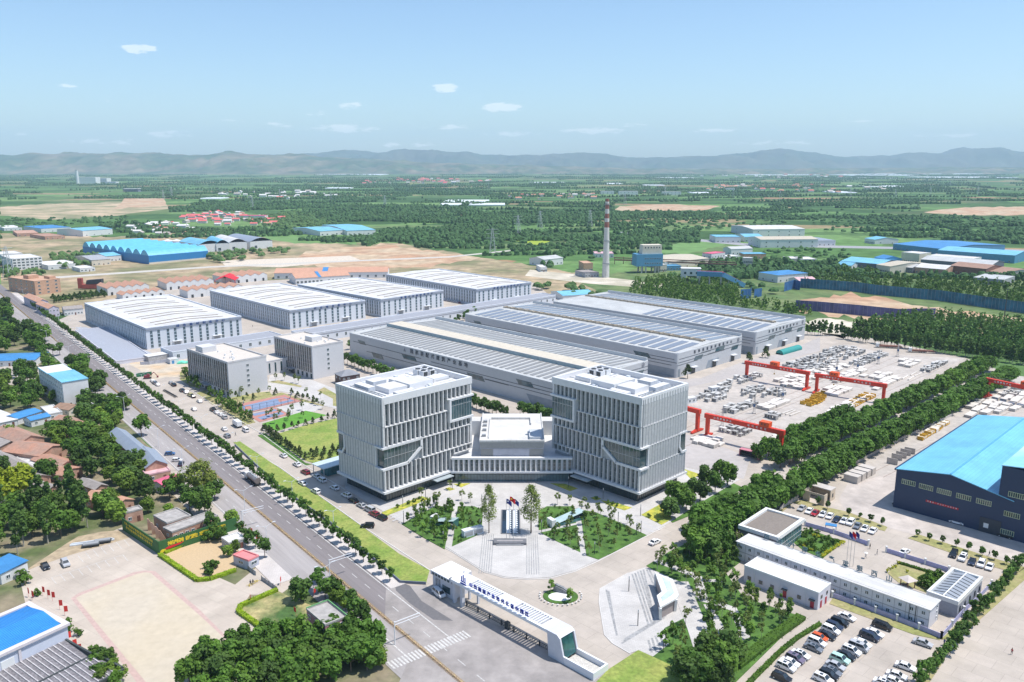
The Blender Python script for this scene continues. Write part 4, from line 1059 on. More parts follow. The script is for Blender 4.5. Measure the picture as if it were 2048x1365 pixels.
for x in spread(.3, lx-.3, 14, 0):mb.box(x-.04, -.08, 0, x+.04, 0, z-.8)
mb.box(.3, -.09, 2.8, lx-.3, 0, 3.0);mb.box(.3, -.09, 1.4, lx-.3, 0, 1.5);part('mullions', mb, steel, t)
o, rz, lx, ly, z=frame3((1852.7, 1185), (1916.5, 1205.7), (1967, 1156.7), (1915, 1234));rz=rad(44)
z=4.6;o=P(1916.5, 1205.7, z);o.z=0
t=thing('skylight_building', 'low grey building with a ribbed grey glass roof inside a white rim', 'building', o, rz)
part('wall', MB().box(0, 0, 0, lx, ly, z-.5), M('blue_grey_brick', (.30, .32, .37), .8, var=.1, sc_=2), t)
part('roof_rim', parapet(MB(), lx, ly, z-.9, z+.3, .7, 0, .05), white2, t)
rf=MB();rf.extr([(.7, z-.5), (ly/2, z+.2), (ly-.7, z-.5), (ly-.7, z-.7), (.7, z-.7)], 'x', .7, lx-.7)
rf=part('roof', rf, M('grey_glazing', (.27, .30, .34), .5, var=.1, sc_=1), t)
mb=MB();mb.box(.7, ly/2-.15, z+.1, lx-.7, ly/2+.15, z+.35)
part('ridge_cap', mb, white2, rf)
mb=MB()
for x in spread(1.2, lx-1.2, 9, 0):
 mb.bar((x, .8, z-.42), (x, ly/2, z+.28), .12);mb.bar((x, ly-.8, z-.42), (x, ly/2, z+.28), .12)
part('glazing_bars', mb, dark, rf)
wrow(t, 'x', spread(0, lx, 5), 1.2, win(1.0, 1.6, 1, 2, glass, dark))
O=P(1793.3, 938.7, 14.3);O.z=0
t=thing('navy_factory', 'huge navy blue factory with a bright sky blue sheet roof at the right edge', 'factory hall', O, -rad(45))
navy=M('navy_cladding', (.020, .040, .092), .5, var=.06, sc_=.8);LY=91
def lx_of(px, py, z):return (P(px, py, z)-O).dot(-UU)
xr=lx_of(1895.8, 954.3, 17.0);xh=(P(1995, 1062)-O).dot(-UU);zh=HT(1995, 1062, 2006.6, 923.5)
xv=2*xr+2
mb=MB();mb.extr([(0, 0), (0, 14.2), (xr, 16.9), (xv, 13.0), (xv, 0)], 'y', 0, LY);part('wall', mb, navy, t)
mb=MB();mb.extr([(-.3, 14.25), (xr, 17.0), (xv, 13.1), (xv, 13.35), (xr, 17.25), (-.3, 14.5)], 'y', -.3, LY+.3)
sky_r=BRICKS('sky_blue_roof', (.17, .49, .68), (.15, .455, .65), (.11, .37, .55), 18, 1.1, .05, .42, rot=-.785);rf=part('roof', mb, sky_r, t)
part('ridge_cap', MB().box(xr-.3, 0, 17.1, xr+.3, LY, 17.4), M('ridge_blue', (.10, .36, .58), .5), rf)
part('gutter', MB().box(-.6, -.4, 14.0, -.1, LY+.3, 14.62).box(-.1, LY-.1, 14.0, xv, LY+.3, 14.6), navy, rf)
mb=MB();mb.box(xh, .0, 0, xh+45, LY, zh-.3);part('high_bay_wall', mb, M('navy_cladding'), t, (0, -.05, 0))
mb=MB();mb.extr([(xh-.2, zh-.25), (xh+22, zh+2.4), (xh+45, zh-.25), (xh+45, zh), (xh+22, zh+2.65), (xh-.2, zh)], 'y', -.35, LY+.3)
part('high_bay_roof', mb, M('bleached_blue_roof', (.62, .66, .68), .5, var=.05, hue=(.25, .55, .72), sc2=.03), t)
ym=M('lime_window_frame', (.50, .56, .36), .5, var=0)
me=win(4.6, 1.8, 7, 1, glass, ym, .12)
for f in (.10, .28, .46, .65, .84):put('window', me, t, (xh*f+1.2, 0, 9.6-0.2*f))
for a, b in ((xh+4.5, 7.6), (xh+5, 14.5), (xh+14, 14.5), (xh+3.5, 1.2), (xh+14, 7.6)):put('window', me, t, (a, -.06, b))
part('door', MB().box(xh*.86, -.2, 0, xh*.86+6.4, -.02, 5.2), M('navy_door', (.035, .045, .06), .5), t)
sg=part('banner', MB().box(xh*.33, -.16, 5.3, xh*.33+10.5, -.05, 6.0), M('red_banner', (.50, .02, .03), .6), t)
letters('质量第一安全生产创新发展', .55, white2, sg, (xh*.33+.3, -.2, 5.65), (xh*.33+10.2, -.2, 5.65), depth=.04, bold=0)
part('door_notice', MB().box(xh*.9, -.26, 1.8, xh*.9+1.5, -.2, 3.4), white2, t)
O=P(859, 1140, 6.4);O.z=0;gx=lambda px, py, z:(P(px, py, z)-O).dot(-UU)
t=thing('entrance_gate', 'white gate canopy with blue rooftop characters spanning the campus entrance', 'gateway', O, -rad(45))
gw=M('gate_cladding', (.56, .57, .61), .45, var=.05, sc_=1);gt=M('gate_roof_panel', (.72, .73, .75), .45, var=.04)
xg=gx(902, 1155, 7.0);xe=gx(1113.3, 1269.6, 7.0);xb=gx(1120.7, 1306, 2.0);D=5.6
mb=MB();mb.box(.2, 1.0, 0, xg+.4, D+2, 5.2, 0);mb.box(.2, .2, 5.2, xg+.6, D+2.4, 6.4, 0, 1);part('guard_house', mb, [gw, gt], t)
mb=MB();mb.box(4.5, .9, 1.2, 7.8, 1.02, 3.2)
for x in (1.6, 2.4, 3.2):mb.box(x, .92, .4, x+.25, 1.02, 4.2)
for x in range(6):mb.box(1+x*1.3, .1, 5.45, 1.9+x*1.3, .22, 6.1)
part('window', mb, glass, t)
mb=MB();mb.box(xg, 0, 6.2, xg+.5, D, 7.0);mb.box(xg, 0, 6.2, xe, .8, 7.0);mb.box(xg, D-.6, 6.2, xe, D, 7.0)
s1a, s1b=gx(951, 1163, 7), gx(1006, 1190, 7);s2a, s2b=gx(1047, 1213, 7), gx(1100, 1241, 7)
s1a, s1b=xg+(xe-xg)*.16, xg+(xe-xg)*.42;s2a, s2b=xg+(xe-xg)*.59, xg+(xe-xg)*.86
for a, b in ((xg+.5, s1a), (s1b, s2a), (s2b, xe)):mb.box(a, .8, 6.4, b, D-.6, 7.0)
for a, b in ((s1a, s1b), (s2a, s2b)):
 n=12
 for i in range(1, n):
  x=a+(b-a)*i/n;mb.box(x-.16, .8, 6.4, x+.16, D-.6, 7.0)
part('canopy_roof', mb, [gt], t)
mb=MB()
for i in range(3):
 for j in range(3):mb.box(s1b+1.2+i*2, 1.3+j*1.2, 7.0, s1b+2.4+i*2, 1.9+j*1.2, 7.05)
part('skylight', mb, M('frosted_skylight', (.55, .56, .50), .5), t)
for x in (xg+1.2, xg+4.4):part('pillar', MB().box(x, .2, 0, x+.8, 1.2, 6.2), gw, t)
for x in (xg+3.0, xg+6.6):part('pillar', MB().box(x, D-1.2, 0, x+.5, D-.6, 6.2), gw, t)
mb=MB();mb.extr([(xe-3.0, 6.2), (xe-3.6, 7.03), (xe+.2, 7.03), (xe+1.2, 6.3), (xb+2.2, 0), (xb-3.2, 0)], 'y', -.03, .45)
mb.extr([(xe-3.0, 6.2), (xe-3.6, 7.03), (xe+.2, 7.03), (xe+1.2, 6.3), (xb+2.2, 0), (xb-3.2, 0)], 'y', D-.45, D+.03)
mb.extr([(xe-3.0, 6.4), (xe-3.6, 7.03), (xe+.2, 7.03), (xe+1.2, 6.4)], 'y', .45, D-.45)
mb.extr([(xe-3, 6.4), (xe-2.6, 6.4), (xb-2.8, 0), (xb-3.2, 0)], 'y', .45, D-.45)
part('end_wall', mb, gw, t)
mb=MB();mb.extr([(xe+.6, 6.3), (xe+.9, 6.3), (xb+1.7, 1.2), (xb+1.4, 1.2)], 'y', .8, D-.8);part('end_window', mb, GLASS('gate_glass', (.03, .10, .10)), t)
xq=gx(1191.4, 1344.7, 2.0)
mb=MB();mb.box(xb+1.6, 0, 0, xq, .5, 2.0);mb.box(xb+1.6, D-.5, 0, xq, D, 2.0);mb.box(xq-.5, .5, 0, xq, D-.5, 2.0);mb.box(xb+1.6, .5, 0, xq-.5, D-.5, .6, 0, 1)
part('planter_wall', mb, [gt, M('gravel', (.5, .48, .44), .9, var=.3, sc_=3)], t)
gb=M('royal_blue_sign', (.015, .04, .30), .4, var=0)
xa, xz=gx(955, 1181, 8), gx(1064, 1236, 8)
xa, xz=xg+(xe-xg)*.19, xg+(xe-xg)*.76
letters('山西建筑产业现代化晋中园区', 1.3, gb, t, (xa, .5, 7.95), (xz, .5, 7.95), name='rooftop_letter', depth=.18, bold=.03)
mb=MB();xl=xa-2.2
for dx, h in ((-.7, 1.3), (0, 1.9), (.7, 1.3)):mb.box(xl+dx-.14, .4, 7.9, xl+dx+.14, .6, 7.9+h)
mb.box(xl-1.1, .4, 7.6, xl+1.1, .6, 7.8);mb.bar((xl-.7, .5, 7.9), (xl-.3, .5, 7.6), .2);mb.bar((xl+.7, .5, 7.9), (xl+.3, .5, 7.6), .2);mb.box(xl-1.2, .4, 7.0, xl+1.2, .6, 7.3)
part('emblem', mb, gb, t)
mb=MB();x0, x1=xg+5.5, xe-2.5
mb.bar((x0, 1.6, 1.3), (x1, 1.6, 1.3), .1);mb.bar((x0, 1.6, .25), (x1, 1.6, .25), .08)
n=44
for i in range(n):
 x=x0+(x1-x0)*i/n;mb.bar((x, 1.6, .2), (x+(x1-x0)/n, 1.6, 1.3), .06);mb.bar((x, 1.6, 1.3), (x+(x1-x0)/n, 1.6, .2), .06)
for i in range(8):x=x0+(x1-x0)*i/7;mb.box(x-.1, 1.4, 0, x+.1, 1.8, 1.6)
solo('folding_gate', mb, dark, 'dark folding metal gate drawn across the entrance under the canopy', 'gate', O, -rad(45))
solo('gate_motor', MB().box((x0+x1)/2-.6, 1.1, 0, (x0+x1)/2+.6, 2.1, 2.0).box((x0+x1)/2-.45, 1.02, 1.2, (x0+x1)/2+.45, 1.1, 1.8), dark, 'squat black gate motor housing in the middle of the entrance', 'gate motor', O, -rad(45))
o=P(*Z(1180, 1080, 4.452)((632, 665))[0]);z2f=Z(1180, 1080, 4.452)
zt=4.2
t=thing('visitor_pavilion', 'white folded pavilion with a pale glazed roof on the white east plaza', 'pavilion', (0, 0, 0))
outer=[P(*p, zt)for p in z2f((580, 290), (735, 350), (790, 490), (770, 520), (625, 600), (595, 495), (640, 460))]
inner=[P(*p, zt+.05)for p in z2f((640, 330), (715, 370), (750, 470), (730, 490), (645, 550), (632, 510), (690, 455))]
mb=MB();mb.prism([(v.x, v.y)for v in outer], zt-.5, zt);part('roof', mb, white2, t)
mb=MB();mb.prism([(v.x, v.y)for v in inner], zt, zt+.06);part('skylight', mb, M('pale_green_glass', (.48, .58, .55), .2), t)
c=sum(outer, Vector())/len(outer)
q=[v.lerp(c, .12)for v in outer];mb=MB();mb.prism([(v.x, v.y)for v in q], .2, zt-.5);part('wall', mb, M('pavilion_wall', (.30, .26, .25), .6), t)
mb=MB()
for v in (outer[0], outer[4], outer[3]):part('slanted_leg', MB().bar(v.lerp(c, .03)-Vector((0, 0, .4)), Vector((v.x, v.y, .2)).lerp(Vector((c.x, c.y, .2)), .10), .7), white2, t)
o=P(124.2, 766, 13.0);o.z=0
t=thing('dormitory', 'tall narrow white block with a light blue roof among trees left of the main road', 'dormitory', o, rad(43))
part('wall', MB().box(0, 0, 0, 12, 44, 13), palewall, t)
part('roof', MB().box(-.3, -.3, 13, 12.3, 25, 13.3).box(-.3, 25.4, 12.6, 12.3, 44.3, 12.9), cyanr, t)
for k in range(5):wrow(t, 'y', spread(1, 43, 12), .9+k*2.5, win(1.3, 1.4, 2, 1))
wrow(t, 'x', [3], 1.0, win(1, 1.2, 1, 1))
V=[('brick_house', 'large red tiled gabled house with a long ridge at the left edge', (3, 862), (38, 888), (76, 873), 4.6, 'gable', 2.2, brick, redtile, 'y'), ('brick_house', 'red tiled house right below the large gabled one, its roof stepped', (38, 893), (78, 913), (100, 891), 4.4, 'gable', 2.0, brick, redtile, 'y'), ('brick_house', 'red tiled house with a broad front gable above the thick trees', (112, 842), (146, 862), (182, 848), 4.4, 'gable', 2.2, brick, redtile, 'y'), ('brick_house', 'lower red tiled house stepping down to the right toward the trees', (150, 868), (172, 877), (204, 860), 3.6, 'gable', 1.8, brick, redtile, 'y'), ('brick_house', 'small weathered tiled house with a patched roof beside the narrow lane', (84, 914), (116, 936), (136, 922), 3.4, 'gable', 1.3, brick, redtile, 'y'), ('brick_house', 'lowest red tiled house in the lane before the tall dark poplars', (108, 938), (126, 952), (141, 935), 3.2, 'gable', 1.2, brick, redtile, 'y'), ('brick_house', 'orange tiled narrow house half hidden by trees beside the green wall', (190, 988), (232, 1014), (246, 998), 3.4, 'gable', 1.4, brick, orange_r, 'y'), ('old_house', 'long grey tiled house at the left edge of the village', (0, 905), (66, 962), (82, 950), 3.6, 'gable', 1.4, brick, greytile, 'y'), ('old_house', 'grey tiled house with a dark porch below the long grey roof', (66, 966), (92, 984), (108, 973), 3.2, 'gable', 1.2, brick, greytile, 'y'), ('old_house', 'grey roofed house between the poplars and the orange tiled house', (170, 962), (190, 980), (202, 970), 3.2, 'gable', 1.2, brick, greytile, 'y'), ('tin_shed', 'flat patched white tin shed in the village lane', (30, 918), (60, 936), (76, 924), 2.8, 'flat', 0, palewall, M('patched_tin', (.55, .53, .5), .6, var=.3, sc_=.8), 'y'), ('tin_shed', 'white tin roofed shed just left of the tiled lane houses', (16, 900), (36, 911), (48, 900), 2.8, 'shed', .5, palewall, white, 'y'), ('blue_roof_shed', 'deep blue roofed low shed, left one of the pair by the dormitory', (22, 830), (35, 838), (70, 822), 3.0, 'gable', .9, palewall, bluer, 'x'), ('blue_roof_shed', 'deep blue roofed low shed, right one of the pair by the dormitory', (52, 836), (62, 842), (98, 832), 3.2, 'gable', 1.0, palewall, bluer, 'x'), ('white_roof_shed', 'white roofed low shed at the left edge beside the blue roofed sheds', (-30, 826), (0, 846), (32, 838), 3.0, 'gable', .6, palewall, roof_w, 'x'), ('white_roof_shed', 'white tin roof next to the right blue roofed shed', (88, 814), (98, 830), (122, 824), 3.0, 'flat', .6, palewall, roof_w, 'x'), ('brick_house', 'small brown roofed house at the foot of the light blue roofed dormitory', (121, 812), (137, 821), (154, 812), 3.2, 'gable', 1.2, cream, M('brown_tile', (.30, .19, .13), .9, var=.2), 'y'), ('flat_roof_block', 'flat grey roofed block between the dormitory and the main road', (167, 796), (190, 812), (220, 806), 3.4, 'flat', 0, M('grey_render', (.33, .34, .36), .8), deck, 'y'), ('brick_house', 'small brick house with a tin roof left of the large gabled house', (-30, 868), (0, 894), (14, 880), 3.4, 'gable', 1.0, brick, greytile, 'y'), ]
for v in V:
 bpx(v[0], v[1], 'house' if 'shed' not in v[0]else 'shed', v[2], v[3], v[4], v[5], rz=None, roof=v[6], rh=v[7], wm=v[8], rm=v[9], along=v[10], nx=2, ny=3, wh=1.1)
bpx('blue_roof_office', 'long low white building with a deep blue roof and red lettering at the left edge', 'building', (-60, 712), (-50, 724), (76, 708), 3.6, rz=9, roof='gable', rh=1.2, wm=palewall, rm=bluer, along='x', nx=8, ny=1)
ground_patch('yard_slab', [(-60, 744), (70, 724), (92, 745), (82, 772), (-60, 768)], .06, MATS['yard_concrete'])
bpx('village_hall', 'blue grey metal roofed brick hall, the long farther part beside the road', 'hall', (231, 866), (270, 915), (303, 906), 5.2, roof='gable', rh=2.2, wm=brick, rm=M('slate_blue_sheet', (.26, .30, .36), .5, var=.05), along='y', nx=1, ny=6, rz=40)
bpx('village_hall', 'blue grey metal roofed brick hall, the nearer part with its gable above the pink shed', 'hall', (270, 908), (291, 937), (333, 927), 4.6, roof='gable', rh=2.4, wm=brick, rm=MATS['slate_blue_sheet'], along='y', nx=2, ny=3, rz=36)
bpx('pink_shed', 'faded pink sheet roofed open shed below the blue grey hall', 'shed', (281, 939), (293, 952), (341, 942), 3.2, roof='flat', rh=0, wm=brick, rm=M('faded_pink', (.60, .38, .40), .6, var=.2), nx=2, ny=1)
bpx('pink_shed', 'strong pink roofed small shed beside the willow tree', 'shed', (318, 960), (330, 974), (358, 957), 3.2, roof='gable', rh=1.0, wm=palewall, rm=pinkr, along='x', nx=2, ny=1)
bpx('brick_compound', 'long flat roofed brick building with a row of windows behind the green wall', 'building', (329, 1056), (344, 1066), (434, 1032), 3.6, roof='flat', rh=0, wm=brick, rm=M('weathered_roof', (.36, .34, .32), .9, var=.25, sc_=.5), nx=8, ny=1, ww=1.3, wh=.9, wz=1.6)
bpx('brick_compound', 'weathered brick block with a raised edge behind the long compound building', 'building', (316, 1030), (334, 1048), (376, 1030), 4.4, roof='flat', rh=0, wm=brick, rm=MATS['weathered_roof'], nx=2, ny=2)
bpx('brick_compound', 'small brick block with a grey roof at the far corner of the green wall', 'building', (246, 1021), (250, 1028), (284, 1018), 4.0, roof='flat', rh=0, wm=brick, rm=MATS['weathered_roof'], nx=2, ny=1)
for i in range(4):
 q=P(296+i*8, 1062+i*8)
 t=solo('brick_buttress', MB().extr([(0, 0), (2.2, 0), (.4, 4.2), (0, 4.2)], 'y', 0, .4), brick, 'broken leaning red brick wall stub behind the green wall', 'wall stub', q, rad(20), 'wall stubs behind the green wall')
gwm=M('green_hoarding', (.035, .12, .035), .7, var=.1)
a, b, c=P(246, 1060), P(319, 1110), P(474, 1060);zt=4.4
for (p, q, lab, txt)in ((a, b, 'dark green hoarding in shade with two lines of yellow writing', ('打造一流现代产业园区服务地方经济发展', '绿色智能装配引领建筑工业新未来')), (b, c, 'sunlit green hoarding with large yellow slogan beside the raked plot', None)):
 d=q-p;L0=d.length;t=thing('slogan_wall', lab, 'hoarding', p, math.atan2(d.y, d.x))
 part('panel', MB().box(0, -.1, 0, L0, .15, zt), gwm, t)
 ys=M('yellow_lettering', (.72, .55, .03), .6, var=0)
 if txt:
  letters(txt[0], .95, ys, t, (2, -.14, 3.2), (L0*.86, -.14, 3.2), depth=.04);letters(txt[1], .95, ys, t, (3, -.14, 1.9), (L0*.84, -.14, 1.9), depth=.04)
 else:
  letters('神东人精神，自力更生 艰苦创业 百折不挠', 1.5, ys, t, (3.0, -.14, 2.7), (L0*.84, -.14, 2.7), depth=.05, bold=.04)
  part('red_flash', MB().extr([(1.2, 1.2), (3, 1.9), (8.0, 2.0), (6.5, 1.5), (3.5, 1.1)], 'y', -.2, -.11), M('flash_red', (.6, .02, .03), .6), t)
  mb=MB();mb.extr([(1.2+1.1*math.cos(x), .5+1.0*math.sin(x))for x in [3.1416*i/8 for i in range(9)]], 'y', -.21, -.11);part('helmet_motif', mb, ys, t)
bpx('guard_booth', 'small guard booth with an overhanging pink red flat roof', 'guard booth', (470, 1110), (497, 1123), (514, 1112), 2.9, roof='flat', rh=0, wm=M('booth_wall', (.42, .44, .50), .6), rm=M('salmon_roof', (.62, .22, .22), .7), nx=1, ny=1, ww=2.2, wh=1.1, door=False)
bpx('rooftop_cabin', 'white cabin with railings round its flat roof among bushes', 'cabin', (447, 1076), (458, 1088), (489, 1076), 3.0, roof='flat', rh=0, wm=M('grey_render'), rm=roof_w, nx=2, ny=1)
tt, lx, ly, z=bpx('pink_house', 'two storey pink house with a flat grey roof and green rim by the main road', 'house', (608, 1222), (650.5, 1252), (697, 1237), 6.0, roof='flat', rh=0, wm=pinkw, rm=M('weathered_roof'), nx=2, ny=3, floors=2)
part('green_rim', MB().box(-.1, ly-.2, z+.45, lx+.1, ly+.1, z+.7).box(lx-.2, -.1, z+.45, lx+.1, ly, z+.7), M('rim_green', (.12, .30, .12), .7), tt)
R_=P(134, 1247, 8.4);L0=P(0, 1309, 8.4);d=(R_-L0).normalized();bk=P(86, 1195, 8.4);ly=(bk-R_).length
o=R_-d*27;o.z=0
t=thing('blue_roof_house', 'large pale grey building with a bright blue sheet roof in the bottom left corner', 'building', o, math.atan2(d.y, d.x))
part('wall', MB().box(0, 0, 0, 27, ly, 7.9), M('pale_blue_grey_wall', (.55, .58, .66), .7, var=.04), t)
part('parapet', parapet(MB(), 27, ly, 7.8, 8.5, .9, 0, .5), M('lilac_stone', (.60, .55, .56), .8, var=.08), t)
mb=MB();mb.extr([(1.0, 8.2), (ly/2, 9.4), (ly-1.0, 8.2), (ly-1, 8.0), (1, 8.0)], 'x', .9, 26.1)
rf=part('roof', mb, M('bright_blue_roof', (.035, .22, .54), .45, var=.12, sc_=.4), t)
mb=MB()
for i in range(52):
 x=1.2+i*.48;mb.bar((x, 1.1, 8.27), (x, ly/2, 9.43), .07);mb.bar((x, ly-1.1, 8.27), (x, ly/2, 9.43), .07)
part('roof_ribs', mb, M('rib_blue', (.06, .34, .76), .35, var=0), rf)
tile_d=M('dark_grey_tiles', (.14, .13, .14), .7, var=.3, sc_=2.0, hue=(.22, .21, .22), sc2=1.5)
for (x0, y0, x1, y1, zz, lab)in ((3, -11, 26, 0, 3.6, 0), (-6, -22, 27, -11.6, 3.2, 1), (-3, ly+1, 20, ly+10, 4.2, 2)):
 mb=MB();mb.box(x0, y0, 0, x1, y1, zz-.3, 0);part('low_wing', mb, M('lilac_stone'), t)
 mb=MB();mb.extr([(y0, zz-.3), (y1, zz+.7), (y1, zz+.4), (y0, zz-.5)], 'x', x0, x1);r2=part('tiled_roof', mb, tile_d, t)
 mb=MB();n=int((x1-x0)/1.3)
 for i in range(n):
  x=x0+.5+i*1.3
  mb.bar((x, y0+.2, zz-.18), (x, y1-.2, zz+.75), .28)
 part('tile_ridges', mb, M('pale_tile', (.42, .40, .40), .8, var=.35, sc_=3), r2)
 mb=MB();mb.box(x0-.4, y0-.5, zz-.5, x1+.5, y0, zz+.4);mb.box(x1, y0, zz-.5, x1+.5, y1, zz+.9);part('eave_wall', mb, M('green_black_stone', (.05, .06, .06), .7), t)
part('panel_joints', MB().box(1, -.06, 6.9, 26, 0, 7.0).box(15, -.3, 3.6, 15.6, 0, 7.9), M('lilac_stone'), t)
part('door', MB().box(11, -.1, 3.5, 14, 0, 6.3), white2, t)
part('air_conditioner', MB().box(2, -1.1, 3.6, 3.6, -.3, 4.9), white, t)
house('blue_roof_shed', 'bright blue roofed shed beside trees at the left edge of the schoolyard', 'shed', 4, 1170, 8, 9, 3.4, 62, 'shed', .6, palewall, bluer, nx=2, ny=1)
def gable_row(Lp, Rp, n, depth, z, label, xm=palewall, roofm=orange_r, rh=2.2):
 a, b=P(*Lp), P(*Rp);d=b-a;L0=d.length
 t=thing('storehouse_row', label, 'storehouses', a, math.atan2(d.y, d.x), 'red gabled storehouse rows')
 w=L0/n
 for i in range(n):
  mb=MB();mb.box(i*w, 0, 0, (i+1)*w-.05, depth, z);mb.extr([(i*w, z), ((i+1)*w-.05, z), ((i+.5)*w, z+rh)], 'y', 0, depth);u_=part('storehouse', mb, xm, t)
  mb=MB();gable(mb, i*w, 0, (i+1)*w-.05, depth, z, z+rh+.05, .2, 'y');part('roof', mb, roofm, u_)
  part('door', MB().box((i+.38)*w, -.15, 0, (i+.62)*w, -.02, 3.0), dark, u_)
gable_row((216, 592), (299, 584), 5, 34, 6.5, 'five unit red gabled storehouse row left of centre, beside the round trimmed trees')
gable_row((246, 601), (330, 592), 5, 16, 4.5, 'red gabled storehouse row mostly hidden behind the roof of the first white hall')
gable_row((334, 581), (428, 573), 6, 34, 6.5, 'six unit red gabled storehouse row left of the red tent')
gable_row((452, 569), (535, 561), 5, 34, 6.5, 'five unit red gabled storehouse row right of the red tent')
gable_row((376, 597), (486, 586), 6, 22, 6.5, 'nearer red gabled storehouse row right behind the second white hall')
solo('red_tent', MB().extr([(0, 6), (10, 10), (20, 6), (20, 5.6), (10, 9.6), (0, 5.6)], 'y', 0, 26).box(0, 0, 0, .5, .5, 6).box(19.5, 0, 0, 20, .5, 6).box(0, 26, 0, .5, 26.5, 6).box(19.5, 26, 0, 20, 26.5, 6), M('bright_red_sheet', (.65, .02, .03), .6), 'bright red canopy between two red gabled storehouse rows', 'canopy', P(430, 573), rad(8))
for (Lp, Rp, lab)in (((549, 559), (776, 556), 'long red roofed white building farthest behind the white halls'), ((592, 570), (700, 563), 'red roofed white building just behind the third white hall')):
 a, b=P(*Lp), P(*Rp);d=b-a
 t=house('long_store', lab, 'storehouse', 0, 0, d.length, 30, 6.5, math.degrees(math.atan2(d.y, d.x)), 'gable', 3.5, palewall, orange_r, 'x', nx=14, ny=2, at=a, ww=2.4, wh=2.4)
 mb=MB();gable(mb, d.length*.42, 0, d.length*.46, 30, 6.6, 10.5, .5, 'x');part('roof_joint', mb, bluer, t)
bpx('light_blue_shed', 'pair of bright light blue roofs behind the far end of the service building', 'shed', (1118, 583), (1126, 592), (1180, 586), 4.5, roof='gable', rh=2, wm=palewall, rm=cyanr, along='x', nx=3, ny=1)
bpx('orange_roof_shed', 'orange roofed two storey white shed beside the main road, farther one of two', 'shed', (58, 592), (75, 605), (91, 602), 7, roof='gable', rh=2, wm=M('lilac_wall', (.55, .50, .58), .7), rm=orange_r, along='y', nx=3, ny=6, floors=2)
bpx('orange_roof_shed', 'orange roofed two storey white shed beside the main road, nearer one of two', 'shed', (80, 607), (97, 618), (114, 615), 7, roof='gable', rh=2, wm=MATS['lilac_wall'], rm=orange_r, along='y', nx=3, ny=5, floors=2)
bpx('gable_shed_row', 'low white shed with small gables left of the first white hall', 'shed', (122, 614), (128, 620), (166, 617), 5, roof='gable', rh=1.2, wm=palewall, rm=greytile, along='x', nx=6, ny=1)
tt, lx, ly, z=bpx('unfinished_building', 'unfinished four storey red brick block with empty window holes by the main road', 'building', (40.5, 553), (68.6, 563.7), (103, 557), 13, roof='flat', rh=0, wm=M('raw_brick', (.50, .31, .21), .9, var=.12, sc_=.5), rm=MATS['raw_brick'], nx=3, ny=5, floors=4, ww=2.2, wh=1.6, door=False)
part('roof_block', MB().box(lx*.2, ly*.4, z, lx*.6, ly*.6, z+3.5).box(lx*.7, ly*.1, z, lx*.95, ly*.3, z+2.5), MATS['raw_brick'], tt)
bpx('works_office', 'white four storey office block with square windows at the far left', 'office block', (8, 512), (24, 519), (82, 514.5), 13, roof='flat', rh=0, wm=palewall, rm=deck, nx=7, ny=3, floors=4, ww=3, wh=1.8)
bpx('works_office', 'white office block half hidden behind the four storey one at the far left', 'office block', (-10, 505), (2, 510), (44, 507), 12, roof='flat', rh=0, wm=palewall, rm=deck, nx=5, ny=3, floors=3, ww=3, wh=1.8)
for (a, b, c, z, w, r, rt, lab)in (((86, 524), (96, 532), (150, 526), 5, palewall, deck, 'flat', 'flat roofed white works building right of the four storey office'), ((148, 513), (183, 521), (220, 518), 7, cream, M('grey_render'), 'gable', 'cream gabled works shed left of the big blue arched hall'), ((190, 508), (212, 513), (237, 510), 7, palewall, cyanr, 'gable', 'pale blue roofed works shed touching the big blue arched hall'), ((152, 533), (160, 538), (186, 535), 4, palewall, deck, 'flat', 'small flat roofed hut by the country road'), ((150, 457), (165, 462), (195, 457), 10, palewall, cyanr, 'gable', 'white shed with a light blue gabled roof in the far left works'), ((75, 452), (82, 458), (126, 454), 7, palewall, bluer, 'flat', 'blue roofed long shed left of the light blue gabled one'), ((30, 462), (34, 468), (76, 466), 5, brick, brick, 'flat', 'low brick yard building at the far left'), ((80, 468), (90, 474), (118, 471), 5, brick, redtile, 'flat', 'low red brick building beside the dry field'), ((4, 452), (8, 457), (40, 455), 5, palewall, deck, 'flat', 'flat white shed at the far left edge beyond the dry field')):
 bpx('works_shed', lab, 'works building', a, b, c, z, roof=rt, rh=2.5, wm=w, rm=r, along='x', nx=4, ny=2, ww=2, wh=1.5)
o, rz, lx, ly, z=frame3((181.6, 492), (297, 512), (406, 501), (299.6, 529))
t=thing('arched_hall', 'big bright blue warehouse with a row of nine arched vaults', 'warehouse', o, rz)
deepb=M('blue_cladding', (.03, .20, .45), .5, var=.05);vb=M('vault_blue', (.12, .42, .62), .4, var=.1, sc_=.2, stretch=(1, 1, 1))
part('wall', MB().box(0, 0, 0, lx, ly, z), deepb, t);n=9;w=ly/n
for i in range(n):
 pr=[(w*i+w*j/8, z+w*.32*math.sin(math.pi*j/8))for j in range(9)]
 part('vault', MB().extr(pr, 'x', 0, lx), vb, t)
part('base_wall', MB().box(-.1, -.1, 0, lx+.1, -.01, 2), cream, t)
for i, (a, b, c, r_)in enumerate((((383, 482), (398, 490), (425, 486), cyanr), ((425, 479), (432, 488), (452, 486), cyanr), ((448, 476), (458, 486), (480, 483), roof_w), ((478, 474), (500, 484), (525, 480), M('slate_blue_sheet')))):
 bpx('vaulted_shed', ['pale blue vaulted shed with a torn dark opening, leftmost of the vaulted sheds', 'white fronted vaulted shed, second from the left', 'white vaulted shed with tall doors, third from the left', 'large grey vaulted shed open at the front, rightmost of the vaulted sheds'][i], 'shed', a, b, c, 11, roof='arch', rh=5, wm=palewall, rm=r_, along='y', nx=2, ny=2, ww=4, wh=4, group='vaulted sheds')
